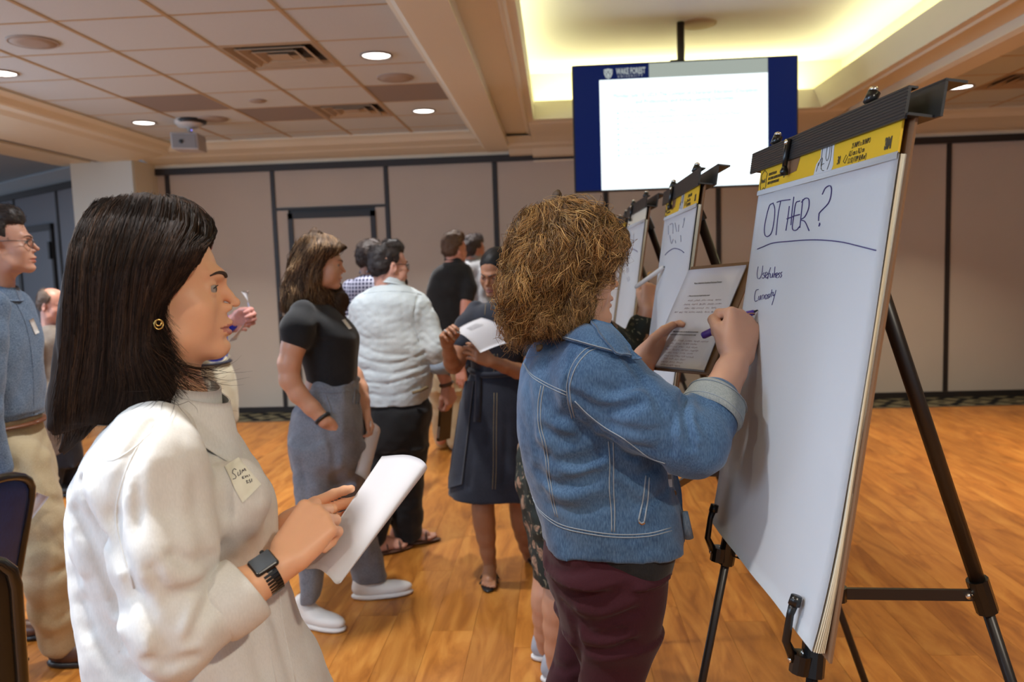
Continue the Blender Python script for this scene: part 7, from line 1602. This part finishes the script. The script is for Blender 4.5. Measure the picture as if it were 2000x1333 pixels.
# ------------------------------------------------------------------ man at the left edge
def man8():
    Y = 3.0; t = thing('person', 'man with glasses in a blue patterned shirt and khakis at the left edge', 'person', (P(60, 1280, Y)[0], Y, 0)); sk = skin('skin_light', (.56, .30, .21))
    M_bl = weave_mat('blue_print_shirting', (.045, .085, .155), (.20, .27, .37), 420, .8, blotch=(240, .4), bump=.05, streak=(1, 1, 1))
    hd = Head(P(2, 476, Y), 27, -1, 0, 1.02, .0042, neck=P(-8, 590, Y), neck_r=.060, jaw=.055, nose=1.1)
    short_hair(hd, t, mat('dark_brown_short_hair', (.022, .014, .011), .5, bump=(140, .6, .003)), None, .016, .066, -.045, seed=101, fold=.003)
    glasses_on(hd, t, mat('steel_frame', (.10, .09, .085), .3, .6))
    s = Sdf(); s.loft(secs([(566, -42, 38, .07), (580, -66, 52, .12), (605, -88, 66, .16), (640, -92, 76, .175), (700, -88, 84, .175), (760, -84, 90, .178), (800, -82, 90, .178), (812, -80, 87, .176)], Y), k=.02, cap=.006, n=2.4)
    el, wr = P(-28, 800, Y-.24), P(-2, 915, Y-.20); s.chain([P(-20, 600, Y-.16), P(-30, 660, Y-.21), el], [.066, .070, .056], k=.03); s.cone(el, wr, .055, .043, k=.02); s.chain([P(-10, 600, Y+.16), P(-10, 800, Y+.24)], [.066, .055], k=.03)
    s.folds(.004, 30, 102); s.folds(.0025, 30, 103, ridge=True); v, f = s.mesh(.006); sh = mk('shirt', v, f, M_bl, t, True); bv = bvh_of((v, f))
    cc = P(-4, 568, Y)
    MB().grid(lambda u, v: cc+V3((.070+.014*v)*math.cos(2*math.pi*u), (.066+.014*v)*math.sin(2*math.pi*u), .034-.050*v-.028*math.cos(2*math.pi*u)), 40, 5, .004).build('collar', M_bl, sh, True)
    patch_on('name_tag', bv, ((56, 626), (64, 622), (76, 650), (68, 654)), M_white, t, .002, 3)
    seam('placket_seam', bv, [(28, 585), (52, 640), (64, 720), (66, 810)], .0018, M_bl, sh, .0006)
    a = Sdf(); d = nrm(wr-el); a.chain([el+d*.1, wr+d*.02], [.035, .031], k=.01); hdn = nrm(P(14, 968, Y-.17)-wr); hand(a, wr+d*.015, hdn, (V3(.9, -.2, .3), V3(.3, .9, 0)), [(25, 45, 25), (28, 46, 25), (30, 48, 25), (34, 50, 25)], [(.85, .3, .35), (.95, 0, .25), (1, -.1, .2)], k=1.05, fat=1.1)
    a.chain([P(-10, 800, Y+.24), P(-40, 880, Y+.26)], [.035, .031], k=.01); hand(a, P(-40, 890, Y+.26), V3(.3, 0, -1), (V3(.9, 0, .3), V3(0, -1, 0)), [(25, 45, 25)]*4, [(.85, .3, .35), (.95, 0, .25), (1, -.1, .2)], k=1.05)
    tor = Sdf(); tor.loft([(c, x*.8, dd*.8) for c, x, dd in secs([(590, -60, 46, .09), (700, -60, 60, .10), (790, -50, 50, .07)], Y)], k=.02); tor.chain([P(40, 960, Y-.06), P(112, 1240, 2.98)], [.055, .04]); tor.chain([P(-10, 960, Y+.09), P(-60, 1200, 3.2)], [.055, .04])
    body('body', t, sk, hd, [a.mesh(.005), tor.mesh(.018)]); eyes(hd, t, brow=(.03, .018, .012))
    def ex(q):
        CQ = []
        for c in ([(20, 900), (70, 960), (120, 985)], [(60, 1010), (100, 1060), (125, 1075)], [(62, 1100), (95, 1120), (130, 1110)], [(80, 1200), (110, 1215), (150, 1185)], [(90, 850), (80, 900), (100, 950)]): CQ.append((c, .014, .010))
        crs(q, CQ)
    simple_legs(t, [P(42, 910, Y-.08), P(-12, 910, Y+.08)], [P(118, 1248, 3.0), P(-70, 1190, 3.22)], M_khaki, (.108, .090, .078), pel=secs([(818, -76, 80, .165), (836, -78, 84, .17), (870, -76, 98, .175), (920, -72, 112, .17), (950, -64, 112, .15)], Y), knees=[P(84, 1075, Y-.10), P(-30, 1060, Y+.12)], extra=ex, seed=104)
    bc_, ba_, bd_ = secs([(828, -82, 87, .172)], Y)[0]; MB().tube([bc_+V3((ba_+.004)*math.cos(q), (bd_+.004)*math.sin(q), 0) for q in np.linspace(0, 6.283, 48)], .021, 8, squash=.35).build('belt', mat('tan_belt', (.16, .055, .022), .4), t, True)
    f1 = PZ(98, 1300, 0); shoes_(t, [((f1[0]+.02, 3.0, 0), 8), ((f1[0]-.45, 3.24, 0), 0)], M_brownlea, 1.12, 'shoe', M_dark)
    fr = Frame(P(-14, 958, Y-.2), P(36, 975, Y-.14)-P(-14, 958, Y-.2), P(-20, 1090, Y-.2)-P(-14, 958, Y-.2)); o = MB().grid(lambda u, v: fr(.13*u, .27*v-.03, .008*math.sin(3*u)), 6, 6, .001).build('paper_sheet', M_wpaper, None, True); tag(o, 'white sheet in the near hand of the man at the left edge', 'paper')
    fr = Frame(P(72, 962, 2.78), P(98, 972, 2.82)-P(72, 962, 2.78), P(44, 1066, 2.78)-P(72, 962, 2.78)); o = MB().grid(lambda u, v: fr(.05*u, .21*v, .004*math.sin(3*u)), 4, 6, .001).build('paper_sheet', M_wpaper, None, True); tag(o, 'second white sheet edge beside the blue chair back and khaki leg', 'paper')
man8()
# ------------------------------------------------------------------ bald man in grey jacket, man in royal blue
t_, h_ = bust('balding man in a grey suit jacket just behind the long dark hair', 104, 596, 5.6, -8, (.50, .25, .19), mat('thin_grey_hair', (.11, .075, .055), .75, bump=(120, .5, .003)), weave_mat('grey_suiting', (.15, .125, .11), (.22, .19, .165), 500, bump=.12), [(638, 84, 126, .08), (648, 70, 142, .12), (666, 62, 152, .15), (710, 58, 158, .165), (800, 60, 158, .17), (880, 62, 156, .17)], 1.0, dict(bald=((.02, 0, .10), (.10, .062, .085)), top=.004, fold=.0015), seed=111, collar=False, pitch=14)
def man9():
    Y = 4.3; t = thing('person', 'man in a royal blue shirt and cream trousers half hidden behind the profile', 'person', (P(420, 860, Y)[0], Y, 0)); sk = skin('skin_red', (.52, .24, .20))
    hd = Head(P(376, 446, Y), 2, 4, 0, 1.02, .006, neck=P(370, 530, Y), neck_r=.06)
    short_hair(hd, t, mat('dark_hair_c', (.03, .02, .016), .6, bump=(120, .5, .003)), ((.03, 0, .11), (.10, .062, .07)), .004, .05, -.045, seed=113, fold=.002)
    M_rb = weave_mat('royal_blue_knit', (.006, .010, .24), (.012, .020, .36), 700, .8, bump=.08)
    s = Sdf(); s.loft(secs([(520, 345, 398, .07), (530, 326, 412, .12), (550, 314, 426, .16), (600, 312, 440, .175), (660, 314, 446, .17), (708, 318, 444, .165)], Y), k=.02, cap=.006)
    el, wr = P(412, 655, Y-.26), P(462, 622, Y-.36); s.chain([P(360, 545, Y-.16), P(370, 590, Y-.2), el], [.066, .07, .055], k=.03); s.cone(el, el+(wr-el)*.75, .052, .042, k=.02); s.chain([P(360, 545, Y+.16), P(400, 650, Y+.25)], [.066, .05], k=.03)
    s.folds(.004, 30, 114); v, f = s.mesh(.007); mk('shirt', v, f, M_rb, t, True)
    a = Sdf(); a.chain([el+(wr-el)*.4, wr], [.036, .031], k=.01); hand(a, wr, nrm(P(486, 618, Y-.38)-wr), (V3(0, -.2, 1), V3(.2, -1, 0)), [(40, 55, 30)]*4, [(.85, .35, .4), (.95, 0, .3), (1, 0, .2)], k=1.1, fat=1.15); a.chain([P(400, 650, Y+.25), P(440, 640, Y+.15)], [.045, .03]); hand(a, P(440, 640, Y+.15), V3(1, 0, .2), (V3(0, .2, 1), V3(0, 1, 0)), [(40, 55, 30)]*4, [(.85, .35, .4), (.95, 0, .3), (1, 0, .2)], k=1.05)
    tor = Sdf(); tor.loft([(c, x*.8, dd*.8) for c, x, dd in secs([(535, 330, 410, .11), (640, 320, 440, .15), (760, 330, 450, .14)], Y)], k=.02); tor.chain([P(400, 770, Y-.09), P(405, 1030, Y-.09)], [.08, .045]); tor.chain([P(400, 770, Y+.09), P(410, 1030, Y+.09)], [.08, .045]); body('body', t, sk, hd, [a.mesh(.006), tor.mesh(.018)]); eyes(hd, t)
    def ex(q):
        for k_ in range(6): q.crease([P(x, y, Y-.16) for x, y in ((420, 740+k_*24), (445, 746+k_*24), (468, 738+k_*24))], .010, .009, 6)
    simple_legs(t, [P(398, 790, Y-.09), P(402, 790, Y+.09)], [P(404, 1040, Y-.09), P(408, 1040, Y+.09)], M_cream_p, (.118, .104, .088), pel=secs([(704, 318, 446, .165), (740, 316, 460, .175), (800, 328, 466, .165), (835, 346, 462, .12), (860, 366, 446, .06)], Y), extra=ex, seed=115)
    bc_, ba_, bd_ = secs([(709, 316, 447, .168)], Y)[0]; MB().tube([bc_+V3((ba_+.003)*math.cos(q), (bd_+.003)*math.sin(q), 0) for q in np.linspace(0, 6.283, 48)], .022, 8, squash=.4).build('belt', mat('navy_belt', (.012, .014, .03), .5), t, True)
    f1 = PZ(398, 1050, 0); shoes_(t, [((P(398, 1050, Y)[0], Y-.09, 0), 0), ((P(402, 1050, Y)[0], Y+.09, 0), 0)], M_dark, 1.1)
    q = [P(471, 570, Y-.43), P(490, 590, Y-.36), P(490, 616, Y-.36), P(446, 668, Y-.44), P(462, 610, Y-.46)]
    o = MB().grid(lambda u, v: (catmull([q[0], (q[1]+q[0])/2+V3(.01, 0, -.03), P(486, 620, Y-.42), q[3]], 20)[int(round(v*19))]+V3(-.05*math.sin(v*3.14)*(1-u), .10*(1-u), 0)), 6, 19, .001).build('paper_sheet', M_wpaper, None, True); tag(o, 'bent white sheet in the hand of the man in royal blue', 'paper')
man9()
# ================================================================== banquet chairs at the left edge
M_chf = mat('chair_frame_bronze', (.022, .018, .014), .22, .3, coat=.3); M_chb = weave_mat('royal_blue_vinyl', (.010, .032, .15), (.016, .048, .21), 300, .45, bump=.1, sheen=0); M_chk = mat('chair_back_shell', (.007, .007, .008), .4)
def chair(loc, yaw, label, shell=None):
    t = thing('banquet_chair', label, 'chair', loc, 'blue banquet chairs'); R = rot_yp(yaw); L = np.array(loc, float)
    w = lambda x, y, z: L+R@V3(x, y, z)
    # back hoop: front pad, rear shell, tubular frame
    def outl(k, lean=.0):
        p = []
        for a in np.linspace(0, 1, 25):
            if a < .25: y, z = -.20, .47+(a/.25)*.33
            elif a < .75:
                q = (a-.25)/.5*math.pi; y, z = -.20*math.cos(q)*1.0, .80+.115*math.sin(q)**.75
            else: y, z = .20, .47+((1-a)/.25)*.33
            p.append((y*k, .47+(z-.47)*(1 if k > .99 else .985)))
        return p
    bx = lambda z: -.20-.28*(z-.47)
    MB().tube([w(bx(z), y, z) for y, z in outl(1)], .0155, 12).build('back_frame', M_chf, t, True)
    for nm, m, off, k in (('back_pad', M_chb, .016, .94), ('back_shell', shell or M_chk, -.010, .95)):
        o_ = outl(k); n = len(o_); b = MB(); cen = (0, .68)
        rings = []
        for f_, th in ((1, 0), (.96, .6), (.85, 1), (.5, 1.15), (0.02, 1.2)): rings.append([w(bx(z0)+off*th, y0, z0) for y0, z0 in [(cen[0]+(y-cen[0])*f_, cen[1]+(z-cen[1])*f_) for y, z in o_]])
        v = [p for r in rings for p in r]; fc = [(i*n+j, i*n+(j+1) % n, (i+1)*n+(j+1) % n, (i+1)*n+j) for i in range(len(rings)-1) for j in range(n)]; b.add(v, fc); b.build(nm, m, t, True)
    bevel(MB().obox(w(-.20, -.215, .425), R@V3(.43, 0, 0), R@V3(0, .43, 0), V3(0, 0, .06)).build('seat', M_chb, t), .03, 4)
    MB().tube([w(-.2, -.2, .42), w(.21, -.2, .42), w(.21, .2, .42), w(-.2, .2, .42), w(-.2, -.2, .42)], .011, 8).build('seat_frame', M_chf, t, True)
    for x, y in ((.20, -.20), (.20, .20), (-.20, -.20), (-.20, .20)):
        lg = MB().tube([w(x, y, .46), w(x*1.0, y*1.02, .22), w(x*1.02, y*1.04, .012)], .0125, 10).build('leg', M_chf, t, True); MB().tube([w(x*1.02, y*1.04, .014), w(x*1.025, y*1.04, .0)], .015, 10).build('foot_cap', M_dark, lg, True)
    for y in (-.205, .205): MB().tube([w(-.22, y, .20), w(.22, y, .20)], .008, 8).build('stretcher', M_chf, t, True)
pa = P(82, 985, 2.64); chair((pa[0]-.345, 2.46, 0), 176, 'banquet chair with blue pad facing the khaki trousers at left', M_chb)
pb = P(39, 1170, 1.85); chair((pb[0]-.352, 1.85+.10, 0), 130, 'banquet chair nearest the camera showing its black rounded back, lower left corner')
